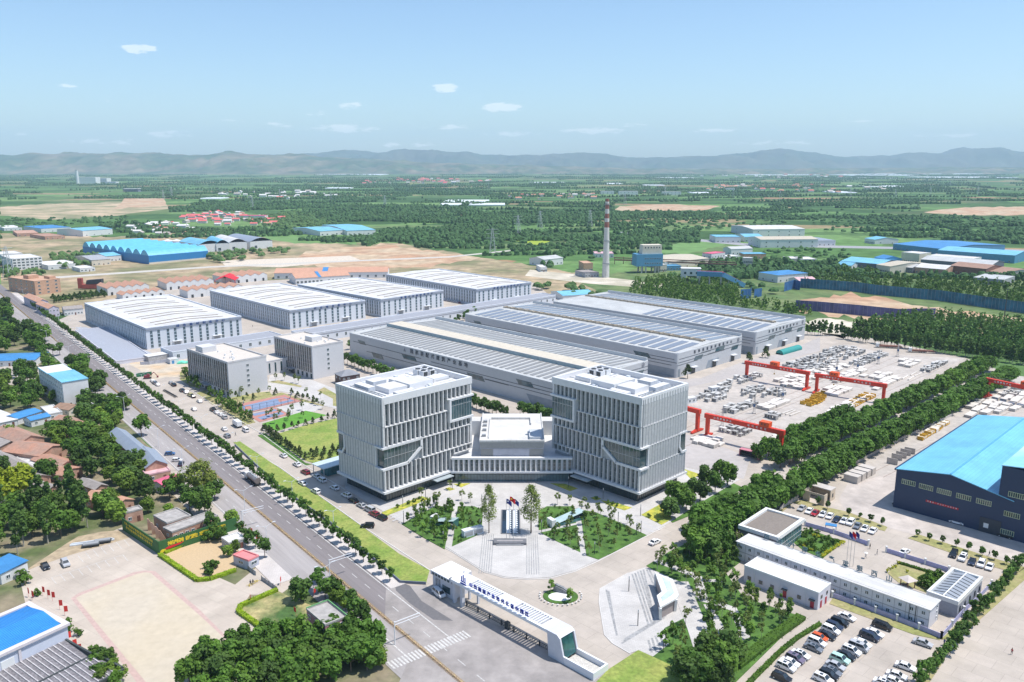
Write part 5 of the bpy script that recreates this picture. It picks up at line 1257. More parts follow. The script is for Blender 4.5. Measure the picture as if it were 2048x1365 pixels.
for i, x in enumerate((336, 354)):solo('storage_tank', MB().cyl(0, 0, 0, 9, 8, k=20).cyl(0, 0, 9, 11, 8, 1, 20), palewall, 'white round storage tank behind the blue arched hall, '+('left of two' if i==0 else 'right of two'), 'tank', P(x, 494), 0, 'white storage tanks')
bpx('blue_white_shed', 'long pale blue roofed shed beyond the vaulted sheds, left one', 'shed', (616, 455), (640, 463), (662, 459), 8, roof='gable', rh=3, wm=palewall, rm=cyanr, along='x', nx=5, ny=1, ww=3, wh=2)
bpx('blue_white_shed', 'long pale blue roofed shed beyond the vaulted sheds, right one', 'shed', (656, 450), (694, 462), (745, 459), 8, roof='gable', rh=3, wm=palewall, rm=cyanr, along='x', nx=6, ny=1, ww=3, wh=2)
ch=P(1211.2, 555);zt=HT(1211.2, 555, 1214.6, 398)
t=thing('chimney', 'tall tapering brick chimney banded red and white at its top', 'chimney', ch)
zs=[0, .42, .62, .70, .79, .86, .935, 1.0];colr=['w', 'w', 'w', 'r', 'w', 'r', 'w', 'r']
rr=lambda f:4.0-2.1*f
cw=M('chimney_white', (.58, .57, .54), .9, var=.12, sc_=.4);crd=M('chimney_red', (.30, .13, .10), .85, var=.15)
segs=[(0, .18, cw), (.18, .47, cw), (.47, .64, cw), (.64, .71, crd), (.71, .755, cw), (.755, .815, crd), (.815, .875, cw), (.875, .94, crd), (.94, .965, cw), (.965, 1.0, crd)]
for a, b, m in segs:part('red_band' if m is crd else 'shaft', MB().cyl(0, 0, zt*a, zt*b-.02, rr(a), rr(b), 20), m, t)
mb=MB()
for f in (.18, .47, .93):mb.cyl(0, 0, zt*f-.4, zt*f+.5, rr(f)+.5, k=20)
part('ring_walk', mb, grey, t)
z9=Z(1080, 380, 3.657)
q=P(*z9((735, 612))[0]);
t=thing('coal_hopper', 'tall coal hopper house, bright blue band below a pale upper box on legs', 'hopper building', q, rad(10))
hz=HT(1281, 547, 1281, 491);wd=26
part('hopper_box', MB().extr([(-5, hz*.25), (wd, hz*.25), (wd, hz*.68), (-5, hz*.68)], 'y', 0, 16), M('works_blue', (.09, .27, .43), .6, var=.1), t)
part('upper_box', MB().extr([(2, hz*.68), (wd-1, hz*.68), (wd-1, hz), (3, hz)], 'y', 2, 14), cream, t)
for x in (1, 6, 17, 21):
 part('leg', MB().box(x, 1, 0, x+1.4, 2.4, hz*.25), concrete, t);part('leg', MB().box(x, 13, 0, x+1.4, 14.4, hz*.25), concrete, t)
wrow(t, 'x', spread(4, wd-2, 7), hz*.50, win(1.5, 1.5, 1, 1));wrow(t, 'x', spread(4, wd-2, 7), hz*.33, win(1.5, 1.5, 1, 1))
for x in spread(4, wd-2, 6):put('window', win(1.6, 2, 1, 1), t, (x, 2, hz*.88))
q=P(*z9((1030, 680))[0]);hz=HT(*z9((1030, 680))[0], *z9((1030, 578))[0])
t=thing('conveyor_house', 'white transfer house with open ground floor holding up a blue conveyor', 'works building', q, rad(-8))
part('wall', MB().box(0, 0, hz*.5, 20, 12, hz).box(0, 0, 0, 5, 12, hz*.5).box(16, 0, 0, 20, 12, hz*.5), palewall, t)
part('roof', MB().box(-.3, -.3, hz, 20.3, 12.3, hz+.4), deck, t);wrow(t, 'x', spread(1, 19, 3), hz*.62, win(2.5, 2.5, 1, 1))
pts=[P(*z9((1150, 625))[0]), P(*z9((1330, 690))[0]), P(*z9((1490, 708))[0])]
A, B, Cc=P(*z9((1150, 612))[0], 14), P(*z9((1335, 620))[0], 14), P(*z9((1490, 700))[0], 2)
t=thing('conveyor', 'blue conveyor gallery with a red roof line sloping down to the right', 'conveyor', (0, 0, 0))
mb=MB();mb.bar(A, B, 4.5);mb.bar(B, Cc, 4.5);part('gallery', mb, M('works_blue'), t)
mb=MB();up=Vector((0, 0, 2.5));mb.bar(A+up, B+up, .9);mb.bar(B+up, Cc+up, .9);part('roof', mb, pinkr, t)
mb=MB()
for f in (.1, .5, .95):v=A.lerp(B, f);mb.box(v.x-.6, v.y-.6, 0, v.x+.6, v.y+.6, 12)
for f in (.3, .6):v=B.lerp(Cc, f);mb.box(v.x-.5, v.y-.5, 0, v.x+.5, v.y+.5, v.z-2)
part('support', mb, concrete, t)
WK=[((880, 490), (915, 530), (1025, 485), 8, 'gable', cream, M('tan_roof', (.48, .43, .34), .8), 'tan roofed works building right of the coal hopper'), ((1215, 462), (1255, 470), (1322, 455), 12, 'flat', palewall, pinkr, 'three storey works tower with a thin pink roof'), ((1445, 495), (1490, 500), (1552, 505), 13, 'flat', cream, deck, 'tall cream works block right of the pink roofed tower'), ((1375, 425), (1400, 435), (1530, 425), 8, 'gable', palewall, roof_g, 'long grey roofed works shed above the cream works block'), ((1465, 460), (1490, 470), (1650, 468), 7, 'flat', brick, cyanr, 'brick shed with pale blue roof strips beside the green pond'), ((1350, 480), (1370, 490), (1428, 480), 6, 'flat', palewall, deck, 'small white works hut between the pink roofed tower and the brick shed'), ((1690, 600), (1740, 625), (1875, 598), 8, 'hip', palewall, bluer, 'white works house with a bright blue hipped roof among trees'), ((1870, 650), (1900, 668), (1985, 655), 5, 'gable', palewall, M('faded_pink'), 'low white shed with a faded pink roof right of the blue hipped roof'), ((0, 495), (30, 512), (95, 492), 8, 'gable', palewall, roof_g, 'white shed with a grey roof left of the chimney'), ((0, 550), (5, 570), (38, 566), 5, 'flat', palewall, deck, 'small white hut at the left below the chimney'), ((375, 452), (400, 468), (540, 470), 5, 'flat', palewall, M('faded_pink'), 'long pink roofed shed behind the chimney foot'), ((295, 590), (330, 610), (405, 600), 5, 'flat', M('grey_render'), greytile, 'dark ruined shed left of the chimney foot'), ((318, 522), (320, 540), (370, 535), 9, 'flat', M('raw_brick'), M('raw_brick'), 'bare tan brick gable wall left of the chimney'), ((855, 540), (880, 550), (925, 548), 8, 'flat', cream, deck, 'cream hut right under the coal hopper'), ((925, 545), (930, 560), (1020, 555), 5, 'flat', M('works_blue'), M('works_blue'), 'blue sheet metal yard shed between hopper and transfer house'), ((1545, 262), (1560, 290), (1840, 275), 12, 'gable', palewall, roof_w, 'large white factory shed at the top of the works'), ((1240, 330), (1285, 345), (1470, 345), 9, 'flat', palewall, cyanr, 'pale blue factory shed left of the large white one'), ((1485, 322), (1500, 345), (1605, 340), 8, 'gable', palewall, cyanr, 'small blue gabled shed in the row of factory sheds'), ((1600, 345), (1615, 365), (1995, 355), 12, 'gable', palewall, M('tan_roof'), 'long white factory with a tan roof and a stair tower'), ((1980, 352), (2000, 372), (2090, 362), 8, 'hip', palewall, M('slate_blue_sheet'), 'blue grey hipped factory building right of the long white factory'), ((1820, 490), (1830, 505), (1880, 500), 6, 'flat', cream, deck, 'small cream hut among trees right of the works'), ((1900, 492), (1910, 510), (2000, 505), 6, 'flat', M('grey_render'), deck, 'small grey hut among trees right of the works')]
for (a, b, c, z, rt, w, r, lab)in WK:
 a, b, c=z9(a, b, c);bpx('works_building', lab, 'works building', a, b, c, z, roof=rt, rh=2.5, wm=w, rm=r, along='x', nx=5, ny=2, ww=2, wh=1.8, floors=2 if z>10 else 1)
mb=MB()
for i in range(14):
 A=P(*z9((545+i*64, 545-i*1.5))[0]);mb.box(A.x-.4, A.y-.4, 0, A.x+.4, A.y+.4, 9)
A, B=P(*z9((545, 512))[0], 8), P(*z9((1440, 548))[0], 8);mb.bar(A, B, 1.6);mb.bar(A+Vector((0, 6, 2)), B+Vector((0, 6, 2)), 1.0)
solo('pipe_bridge', mb, M('rust_pipe', (.24, .13, .09), .8, var=.2), 'rusty overhead pipe bridge running right from the coal hopper', 'pipe bridge')
zA=Z(1600, 440, 4.266)
FR=[((400, 345), (690, 380), (770, 345), 8, 'gable', M('slate_wall'), cyanr, 'light blue roofed shed at the left of the right hand factories', 'x'), ((650, 320), (720, 335), (860, 330), 10, 'gable', M('works_blue'), bluer, 'deep blue arched roof shed behind the light blue one', 'x'), ((700, 380), (770, 398), (1080, 372), 8, 'gable', cream, M('tan_roof'), 'wide cream shed with a tan roof in the middle of the right hand factories', 'x'), ((760, 385), (960, 410), (1015, 392), 6, 'gable', M('slate_wall'), roof_g, 'dark walled grey roofed shed in front of the cream one', 'x'), ((960, 410), (1110, 425), (1130, 415), 5, 'gable', brick, greytile, 'small brown roofed brick shed', 'x'), ((1010, 400), (1240, 425), (1275, 398), 7, 'gable', brick, roof_w, 'white roofed brick shed with a pale gable end', 'x'), ((1045, 335), (1640, 385), (1710, 358), 9, 'gable', M('slate_wall'), roof_g, 'very long grey roofed shed in the right hand factories', 'x'), ((1350, 385), (1590, 420), (1620, 392), 9, 'gable', M('rust_wall', (.22, .12, .09), .9), M('rust_roof', (.32, .20, .15), .9, var=.2), 'rust red roofed shed before the very long grey one', 'x'), ((1200, 255), (1835, 305), (1920, 270), 10, 'gable', M('works_blue'), cyanr, 'very long pale blue roofed factory at the far right', 'x'), ((1155, 205), (1200, 248), (1365, 190), 8, 'gable', M('works_blue'), bluer, 'mid blue roofed shed behind the long pale blue factory', 'x'), ((1095, 305), (1480, 335), (1540, 320), 6, 'flat', palewall, roof_w, 'narrow white roofed shed between the long factories', 'x'), ((920, 275), (1020, 292), (1050, 278), 12, 'flat', cream, deck, 'cream four storey hostel block behind the factories', 'x'), ((560, 158), (640, 170), (835, 165), 7, 'gable', palewall, cyanr, 'pale blue roofed shed among the trees above the factories', 'x'), ((1670, 430), (1720, 455), (1960, 430), 6, 'gable', cream, M('rust_roof'), 'brown roofed shed at the right edge of the factories', 'x'), ((1490, 490), (1740, 515), (1800, 480), 6, 'flat', M('grey_render'), roof_g, 'flat grey roofed shed nearest the scrub at the right', 'x'), ((330, 378), (440, 392), (480, 382), 5, 'gable', palewall, cyanr, 'small light blue roofed hut left of the factories', 'x')]
for (a, b, c, z, rt, w, r, lab, al)in FR:
 a, b, c=zA(a, b, c);bpx('industrial_shed', lab, 'industrial shed', a, b, c, z, roof=rt, rh=3, wm=w, rm=r, along='y', nx=2, ny=8, ww=2, wh=1.8)
def fence_px(name, label, cat, pts, h, mat, post=None, step=3.0, w=.12, group=None):
 t=thing(name, label, cat, (0, 0, 0), 0, group);q=[P(a, b)for a, b in pts];mb=MB();pm=MB()
 for i in range(len(q)-1):
  d=q[i+1]-q[i];n=Vector((d.y, -d.x, 0)).normalized()*w/2
  mb.prism([(v.x, v.y)for v in (q[i]-n, q[i]+n, q[i+1]+n, q[i+1]-n)], .1, h)
  k=max(1, int(d.length/step))
  for j in range(k):v=q[i]+d*(j/k);pm.box(v.x-.09, v.y-.09, 0, v.x+.09, v.y+.09, h+.15)
 part('panel', mb, mat, t);part('post_row', pm, post or grey, t);return t
scr=M('blue_green_screen', (.04, .14, .22), .7, var=.45, sc_=.15)
fence_px('site_screen', 'blue green screen along the far side of the excavation at the right', 'site hoarding', zA((0, 580), (480, 615), (640, 640), (1180, 690), (1911, 800), (2100, 830)), 9.5, scr)
fence_px('site_screen', 'blue and violet screen along the near side of the excavation at the right', 'site hoarding', zA((-40, 770), (180, 785), (500, 815), (830, 850), (1150, 845)), 8.5, M('violet_screen', (.10, .10, .24), .7, var=.35, sc_=.15))
fence_px('site_screen', 'short blue screen left of the excavation, below the blue conveyor', 'site hoarding', z9((1465, 800), (1540, 795), (1545, 780)), 9, M('bright_screen', (.03, .12, .30), .7, var=.3, sc_=.2))
fence_px('site_screen', 'short blue screen standing right of the other short one', 'site hoarding', z9((1565, 790), (1620, 780)), 8, M('bright_screen'))
fence_px('site_screen', 'pale blue screen beside the country lane near the blue hipped roof', 'site hoarding', z9((1785, 745), (1855, 725), (1900, 735)), 9, M('bright_screen'))
def crown_mesh(name, mat, seed, rx, z0, z1, n, leaf, lobes=12, shape='round', up=0.3):
 r=random.Random(seed);v=[];f=[]
 zc, rz=(z0+z1)/2, (z1-z0)/2
 L=[]
 for i in range(lobes):
  a=r.uniform(0, 6.283);t=r.uniform(-.85, .95)
  if shape=='cone':rr_=rx*(1-(t+1)/2)*.9+.05
  elif shape=='column':rr_=rx*.5*(1-abs(t)**3)
  elif shape=='spire':rr_=rx*.62*max(.1, (1-((t+.55)/1.6)**2))if t>-.55 else rx*.4
  else:rr_=rx*.78*math.sqrt(max(.05, 1-t*t))
  rr2=rr_*r.uniform(.55, 1.0)
  size=(rx*.44 if shape=='round' else rx*.42*(1.15-.5*(t+1)/2))*r.uniform(.5, 1.2)
  if shape=='cone':size=(rx*.42*(1-(t+1)/2)+.12)
  L.append((rr2*math.cos(a), rr2*math.sin(a), zc+t*rz*.8, size))
 for i in range(n):
  c=L[r.randrange(lobes)]
  d=Vector((r.gauss(0, 1), r.gauss(0, 1), r.gauss(0, 1)+.25)).normalized()
  p=Vector(c[:3])+d*(c[3]*(r.random()**.35))
  nrm=(d+Vector((r.gauss(0, .5), r.gauss(0, .5), r.gauss(0, .5)+up))).normalized()
  a=nrm.cross(Vector((r.gauss(0, 1), r.gauss(0, 1), r.gauss(0, 1)))).normalized();b=nrm.cross(a)
  s=leaf*r.uniform(.6, 1.25);k=len(v)
  v+=[tuple(p-a*s-b*s*.2), tuple(p-b*s*.7), tuple(p+a*s), tuple(p+b*s*.7)]
  f.append((k, k+1, k+2, k+3))
 me=bpy.data.meshes.new(name);me.from_pydata(v, [], f);me.materials.append(mat);me.update();return me
bark=M('bark', (.16, .12, .09), .9, var=.15);palebark=M('pale_bark', (.38, .34, .28), .9, var=.2)
def trunk_mesh(h, r0, r1, limbs, spread_, mat, seed=1):
 r=random.Random(seed);mb=MB();mb.cyl(0, 0, 0, h, r0, r1, 7)
 for i in range(limbs):
  a=6.283*i/max(1, limbs)+r.uniform(-.4, .4);zb=h*r.uniform(.65, .98)
  mb.bar((0, 0, zb), (spread_*math.cos(a), spread_*math.sin(a), h+spread_*r.uniform(.5, 1.1)), r1*1.3, 0, r1*.5)
 return mb.mesh('trunk', mat)
lf_street=LEAF('leaf_street', (.055, .13, .034));lf_dark=LEAF('leaf_dark', (.050, .11, .034));lf_mid=LEAF('leaf_mid', (.075, .165, .036))
lf_avenue=LEAF('leaf_avenue', (.062, .15, .032), .18);lf_light=LEAF('leaf_light', (.10, .19, .04));lf_yel=LEAF('leaf_yellow', (.24, .34, .04))
lf_con=LEAF('leaf_conifer', (.050, .085, .040), .15, transl=.1);lf_gin=LEAF('leaf_ginkgo', (.13, .20, .07), .1);lf_pop=LEAF('leaf_poplar', (.062, .135, .045), .25)
lf_hedge=LEAF('leaf_hedge', (.20, .34, .03), .1);lf_hedge2=LEAF('leaf_hedge_green', (.055, .13, .025), .1);lf_will=LEAF('leaf_willow', (.13, .19, .06), .1)
lf_sap=LEAF('leaf_sapling', (.10, .16, .055), .2)
KIND={}
def kind(name, crowns, trunks):KIND[name]=(crowns, trunks)
kind('street_tree', [crown_mesh('crown', lf_street, s, 1.85, 1.9, 5.2, 420, .42, 12)for s in (1, 2, 3)], [trunk_mesh(2.4, .12, .08, 4, .8, bark)])
kind('avenue_tree', [crown_mesh('crown', lf_avenue, s, 4.6, 1.8, 8.2, 1700, .62, 20)for s in (11, 12, 13, 14)], [trunk_mesh(3.0, .25, .16, 5, 2.0, bark)])
kind('avenue_tree_light', [crown_mesh('crown', lf_mid, s, 4.4, 1.8, 8.0, 1500, .62, 20)for s in (15, 16)], [trunk_mesh(3.0, .25, .16, 5, 2.0, bark)])
kind('broadleaf_tree', [crown_mesh('crown', m, s, 3.9, 2.0, 8.4, 1300, .60, 16)for s, m in ((21, lf_dark), (22, lf_mid), (23, lf_dark), (24, lf_avenue))], [trunk_mesh(3.2, .24, .15, 5, 1.8, bark)])
kind('light_tree', [crown_mesh('crown', lf_light, s, 3.6, 1.8, 7.2, 1200, .58, 16)for s in (31, 32)], [trunk_mesh(3.0, .22, .13, 5, 1.6, bark)])
kind('yellow_tree', [crown_mesh('crown', lf_yel, s, 3.6, 1.8, 7.6, 1200, .55, 16)for s in (33, )], [trunk_mesh(3.0, .22, .13, 5, 1.6, bark)])
kind('poplar', [crown_mesh('crown', lf_pop, s, 2.7, 2.0, 15.5, 1300, .55, 26, 'column')for s in (41, 42, 43)], [trunk_mesh(8.0, .22, .10, 5, 1.2, palebark)])
kind('young_poplar', [crown_mesh('crown', lf_pop, s, 2.1, 1.4, 10.5, 420, .62, 16, 'column')for s in (44, 45, 46)], [trunk_mesh(6.0, .14, .08, 3, .8, palebark)])
kind('conifer', [crown_mesh('crown', lf_con, s, 1.25, .3, 3.7, 380, .24, 22, 'cone')for s in (51, 52)], [trunk_mesh(1.2, .08, .05, 0, .3, bark)])
kind('trimmed_tree', [crown_mesh('crown', lf_dark, s, 3.0, .8, 6.4, 420, .60, 20, 'cone')for s in (53, )], [trunk_mesh(1.6, .2, .12, 0, .3, bark)])
kind('sapling', [crown_mesh('crown', lf_sap, s, 1.35, 1.7, 4.8, 170, .27, 10)for s in (61, 62, 63)], [trunk_mesh(2.6, .07, .04, 5, .9, palebark)])
kind('garden_tree', [crown_mesh('crown', lf_mid, s, 1.6, 1.5, 5.2, 300, .32, 12)for s in (64, 65)], [trunk_mesh(2.6, .09, .05, 5, .9, bark)])
kind('ginkgo', [crown_mesh('crown', lf_gin, s, 4.0, 2.6, 18.5, 2600, .24, 80, 'spire', .1)for s in (71, )], [trunk_mesh(17, .2, .04, 9, 1.4, bark)])
kind('willow', [crown_mesh('crown', lf_will, 81, 5.4, 1.2, 10.0, 2600, .45, 26)], [trunk_mesh(4.0, .4, .25, 6, 2.4, bark)])
kind('shrub', [crown_mesh('crown', lf_hedge2, s, .9, .05, 1.3, 150, .22, 7)for s in (91, 92)], [trunk_mesh(.5, .05, .03, 3, .3, bark)])
kind('yellow_shrub', [crown_mesh('crown', LEAF('leaf_gold', (.33, .40, .05), .08), s, .95, .05, 1.5, 200, .22, 7)for s in (93, )], [trunk_mesh(.5, .05, .03, 3, .3, bark)])
COUNT={}
def tree(k, p, label, group=None, s=1.0, cat='tree', name=None, r=rnd, sz=None):
 cr, tr=KIND[k];COUNT[k]=COUNT.get(k, 0)+1
 s*=r.uniform(.86, 1.14);sz=s*r.uniform(.92, 1.1)if sz is None else sz
 t=thing(name or k, label, cat, (p[0], p[1], p[2]if len(p)>2 else 0), r.uniform(0, 6.28), group, (s*r.uniform(.84, 1.12), s*r.uniform(.84, 1.12), sz))
 put('trunk', tr[0], t);put('crown', cr[r.randrange(len(cr))], t)
 return t
lab='small round street tree in the long row on the main road\'s right pavement'
s=186.0
while s<800:
 if not (193<s<196):
  p=ROAD(s, 11.4+rnd.uniform(-.3, .3), .18);tree('street_tree', p, lab, 'street trees along the right pavement', 1.0 if s>190 else .9)
 s+=5.3 if s<330 else 6.4
lab='street tree on the left pavement of the main road'
for (a, b)in ((483, 1062), (497, 1078), (512, 1086), (530, 1105), (640, 1155), (660, 1172), (700, 1208), (712, 1222), (735, 1250)):
 tree('street_tree', P(a, b+12), lab, 'street trees on the left pavement', 1.15)
for i in range(16):tree('broadleaf_tree', ROAD(420+i*13, -17+rnd.uniform(-2, 1)), 'broad dark tree on the left edge of the far road', 'trees along the left edge of the far road', .8)
for i in range(14):tree('street_tree', ROAD(640+i*18, -14), 'far street tree at the left kerb in the distance', 'distant trees at the left kerb', 1.4)
lab='big dense tree in the thick row along the crane yard'
for i, p in enumerate(line_pts((1562, 938), (1968, 742), 36, 0, .8)):tree('avenue_tree_light' if 24<i<32 else 'avenue_tree', p, lab, 'upper avenue row', 1.25, sz=1.15)
for i, p in enumerate(line_pts((1520, 922), (1690, 843), 11, 0, .8)):tree('avenue_tree', p, lab, 'upper avenue row', .9, sz=1.05)
lab='big dense tree in the thick row above the long prefab'
for p in line_pts((1415, 1092), (1680, 940), 17, 0, .8)+line_pts((1690, 932), (2015, 765), 32, 0, .8):tree('avenue_tree', p, lab, 'lower avenue row', 1.22, sz=1.15)
for p in line_pts((1400, 1062), (1540, 990), 8, 0, 1.0):tree('avenue_tree', p, lab, 'lower avenue row', .95)
for p in [P(1395, 1115), P(1420, 1120), P(1445, 1108), P(1385, 1090)]:tree('broadleaf_tree', p, 'dark tree at the lower left end of the lower avenue row', 'trees at the avenue end', 1.0)
for (a, b)in ((1340, 1035), (1352, 1010), (1372, 1022), (1383, 992), (1400, 1005), (1410, 975), (1430, 985), (1442, 962), (1455, 972)):tree('broadleaf_tree', P(a, b), 'dark tree in the planted strip right of the right office tower', 'trees right of the right tower', .95)
tree('ginkgo', P(978, 1067), 'tall slender feathery tree left of the fountain', None, 1, sz=1);tree('ginkgo', P(1062, 1067), 'tall slender feathery tree right of the fountain', None, 1, sz=1)
GB=[beds[0], beds[1], beds[2], beds[3], beds[4]]
names=['left outer garden bed', 'left inner garden bed', 'right inner upper garden bed', 'right inner lower garden bed', 'right outer garden bed']
for i, (b, n, dm, k)in enumerate(zip(GB, (26, 8, 4, 9, 24), (2.6, 3, 3, 2.8, 3.2), ('garden_tree', 'sapling', 'sapling', 'sapling', 'sapling'))):
 for q in scatter(z1(*b), n, dm, 50+i):tree(k if rnd.random()<.8 else 'garden_tree', (*q, .24), 'slim young tree in the '+names[i], 'young trees in the '+names[i], .82)
 for q in scatter(z1(*b), (16, 40, 34, 22, 14)[i], 1.1, 80+i):tree('shrub', (*q, .24), 'low round shrub in the '+names[i], 'shrubs in the '+names[i], .55, 'shrub')
rg=M('mulch_ring', (.55, .42, .28), .9, var=.2)
for (a, b)in ((340, 165), (370, 150), (255, 215), (290, 205), (180, 240), (460, 50), (545, 130), (610, 150), (1270, 165), (1360, 165), (1480, 175), (1580, 230), (1660, 250), (1700, 270), (1800, 310), (1820, 330), (240, 120)):
 tree('sapling', P(*z1((a, b+25))[0], .2), 'thin young tree in the white paving behind the plaza beds', 'young trees at the back of the plaza', .9)
for (a, b)in ((60, 215), (140, 185), (185, 168), (228, 148), (530, 45), (1690, 190), (1730, 200), (1650, 180), (1565, 145), (1960, 285), (2040, 320)):tree('shrub', P(*z1((a, b))[0], .25), 'clipped ball shrub in a yellow bed below a tower', 'ball shrubs in the flower beds', .9, 'shrub')
gp=z2((520, 250), (720, 110), (1060, -60), (1300, 20), (1330, 200), (1210, 300), (1340, 480), (1500, 570), (1860, 690), (1300, 1150), (1000, 1269), (700, 1269), (560, 1050), (720, 930), (690, 800), (850, 720), (960, 900), (1080, 880), (900, 560), (870, 420))
for q in scatter(gp, 95, 2.9, 91):tree('sapling' if rnd.random()<.7 else 'garden_tree', (*q, .18), 'slim young tree in the east garden between the winding paths', 'young trees of the east garden', 1.05)
for (a, b)in ((1190, 440), (1295, 500), (1410, 500), (1480, 580), (1600, 590), (1690, 640), (1770, 700), (1160, 320), (1240, 230), (1270, 160)):tree('young_poplar', P(*z2((a, b))[0], .18), 'dense upright tree along the wall of the grey white annex', 'upright trees before the annex', .52)
for q in scatter(z2((560, 230), (800, 100), (1000, 60), (1280, 80), (1180, 330), (950, 300)), 30, 1.6, 92):tree('shrub', (*q, .18), 'low shrub in the upper part of the east garden', 'shrubs of the east garden', 1.0, 'shrub')
for (a, b)in ((900, 1250), (960, 1180), (1040, 1120), (1120, 1200), (1200, 1240), (1250, 1120), (860, 1300), (1000, 1300), (1150, 1320), (1080, 1260)):tree('broadleaf_tree', P(*z2((a, b))[0]), 'big dark tree at the bottom edge below the east garden', 'big trees below the east garden', .92)
lab='small dark conifer round the long lawn left of the left tower'
for (a, b, n)in (((1000, 350), (1300, 545), 15), ((1010, 330), (1200, 480), 8), ((1100, 350), (1560, 230), 9), ((1370, 545), (1600, 500), 5), ((1330, 560), (1600, 560), 5)):
 A, B=z3(a)[0], z3(b)[0]
 for p in line_pts(A, B, n, .14, .4):tree('conifer', p, lab, 'conifers round the lawn', 1.15)
for (a, b)in ((640, 900), (760, 890), (720, 945), (835, 915), (600, 970), (1090, 855), (810, 1165), (1270, 850), (1340, 890), (1400, 910), (1455, 925), (1520, 955), (1560, 975)):tree('conifer', P(*z4((a, b))[0], .14), 'small dark conifer round the sports court', 'conifers round the sports court', 1.1)
for q in scatter(z4((420, 990), (560, 960), (640, 1010), (780, 1110), (840, 1170), (740, 1195)), 26, 2.2, 95):tree('garden_tree', (*q, .14), 'leafy young tree between the court and the parked cars', 'young trees beside the court', .9)
for (a, b)in ((700, 870), (900, 880), (580, 900), (1020, 830), (470, 960), (480, 900), (390, 880), (990, 1130), (1130, 1110), (1280, 1070), (1040, 1100), (1080, 1180), (1390, 1030), (1240, 1130), (1620, 1020), (1440, 860), (1600, 900), (1090, 700), (1190, 690), (1310, 720), (1350, 730), (1230, 1150), (1400, 1120)):tree('sapling', P(*z4((a, b))[0], .14), 'thin young tree on the paving near the sports court', 'young trees near the sports court', 1.0)
for q in scatter(z4((0, 590), (60, 640), (210, 770), (240, 860), (330, 880), (520, 930), (450, 970), (200, 850), (100, 760)), 14, 3, 96):tree('garden_tree', (*q, .1), 'leafy small tree along the front of the nearer office block', 'small trees before the nearer office block', 1.1)
lab='dense tree in the row along the foot of the grey hall behind the towers'
for p in line_pts((690, 727), (862, 792), 24, 0, .6)+line_pts((925, 808), (1010, 838), 12, 0, .6)+line_pts((1040, 832), (1110, 852), 11, 0, .6):tree('street_tree', p, lab, 'trees along the grey hall', 1.35)
for p in line_pts((700, 700), (840, 668), 10, 0, 1)+line_pts((905, 652), (945, 632), 5, 0, 2):tree('street_tree', p, 'round tree in the gap between the service building and the grey halls', 'trees behind the grey halls', 1.3)
for (a, b)in ((1375, 758), (1530, 716), (1497, 728)):tree('conifer', P(a, b), 'tall single conifer on a small round lawn before a grey hall', 'conifers before the grey halls', 2.3)
def grove(pts, n, dm, seed, kinds, label, group, s=1.0):
 r=random.Random(seed)
 for q in scatter(pts, n, dm, seed):tree(r.choice(kinds), q, label, group, s, r=r)
zB=Z(0, 840, 4.452)
grove(zB((430, 180), (700, 130), (1000, 160), (1100, 330), (1240, 430), (1330, 560), (1420, 700), (1250, 760), (1000, 640), (860, 560), (700, 440), (560, 370)), 32, 5.0, 101, ['broadleaf_tree', 'broadleaf_tree', 'light_tree'], 'broad tree in the belt behind the blue grey village hall', 'tree belt of the village')
grove(zB((-60, 900), (200, 800), (480, 740), (640, 800), (700, 1000), (600, 1080), (380, 1180), (-100, 1260)), 26, 4.2, 102, ['poplar', 'poplar', 'broadleaf_tree'], 'tall dark poplar in the grove left of the schoolyard', 'poplar grove by the schoolyard', .95)
for (a, b)in ((620, 800), (680, 830), (740, 900), (780, 960), (700, 940), (640, 700)):tree('poplar', P(*zB((a, b))[0]), 'tallest dark poplar standing before the village lane', 'tall poplars before the lane', .95)
for (a, b)in ((-20, 760), (60, 720), (140, 740), (230, 700), (120, 660)):tree('yellow_tree', P(*zB((a, b))[0]), 'bright yellow green tree at the left edge', 'yellow green trees', 1.5)
grove(zB((880, 800), (1000, 760), (1090, 880), (1060, 950), (900, 900)), 5, 4, 103, ['broadleaf_tree', 'light_tree'], 'tree at the far left corner of the green hoarding', 'trees at the hoarding corner', .9)
for (a, b, k, s_)in ((420, 560, 'broadleaf_tree', 1.0), (100, 190, 'light_tree', .9), (40, 500, 'broadleaf_tree', .9), (1260, 150, 'broadleaf_tree', 1.2), (1250, 420, 'light_tree', .6), (1320, 830, 'light_tree', .7), (1500, 850, 'light_tree', .6), (1900, 1010, 'broadleaf_tree', .7), (1980, 1080, 'broadleaf_tree', .6), (2060, 960, 'light_tree', .7)):
 tree(k, P(*zB((a, b))[0]), ['leafy tree in a village courtyard', 'tree overgrowing the brick compound'][a>1290], ['courtyard trees', 'trees in the brick compound'][a>1290], s_)
tree('willow', P(404, 985), 'weeping willow with pale hanging foliage at the road side', None, 1.0)
for (a, b)in ((372, 1000), (395, 1012), (415, 1005), (355, 985), (430, 1000), (380, 1025), (410, 1030), (340, 1000)):tree('broadleaf_tree', P(a, b), 'dark tree below the weeping willow', 'dark trees below the willow', .85)
zC=Z(0, 600, 4.55)
grove(zC((90, 700), (240, 650), (360, 720), (480, 830), (520, 960), (300, 1010), (0, 1000), (-80, 860)), 22, 5.0, 104, ['broadleaf_tree', 'broadleaf_tree', 'light_tree'], 'broad tree in the garden left of the dormitory', 'trees left of the dormitory', .95)
grove(zC((-60, 300), (280, 290), (420, 380), (400, 440), (300, 470), (-60, 500)), 22, 6, 105, ['broadleaf_tree'], 'dark tree in the double belt above the blue roofed office', 'tree belt above the blue roofed office', 1.1)
grove(zC((-60, 90), (90, 80), (100, 200), (-60, 240)), 9, 6, 106, ['broadleaf_tree'], 'dark tree at the left edge beyond the main road bend', 'trees beside the far road', 1.3)
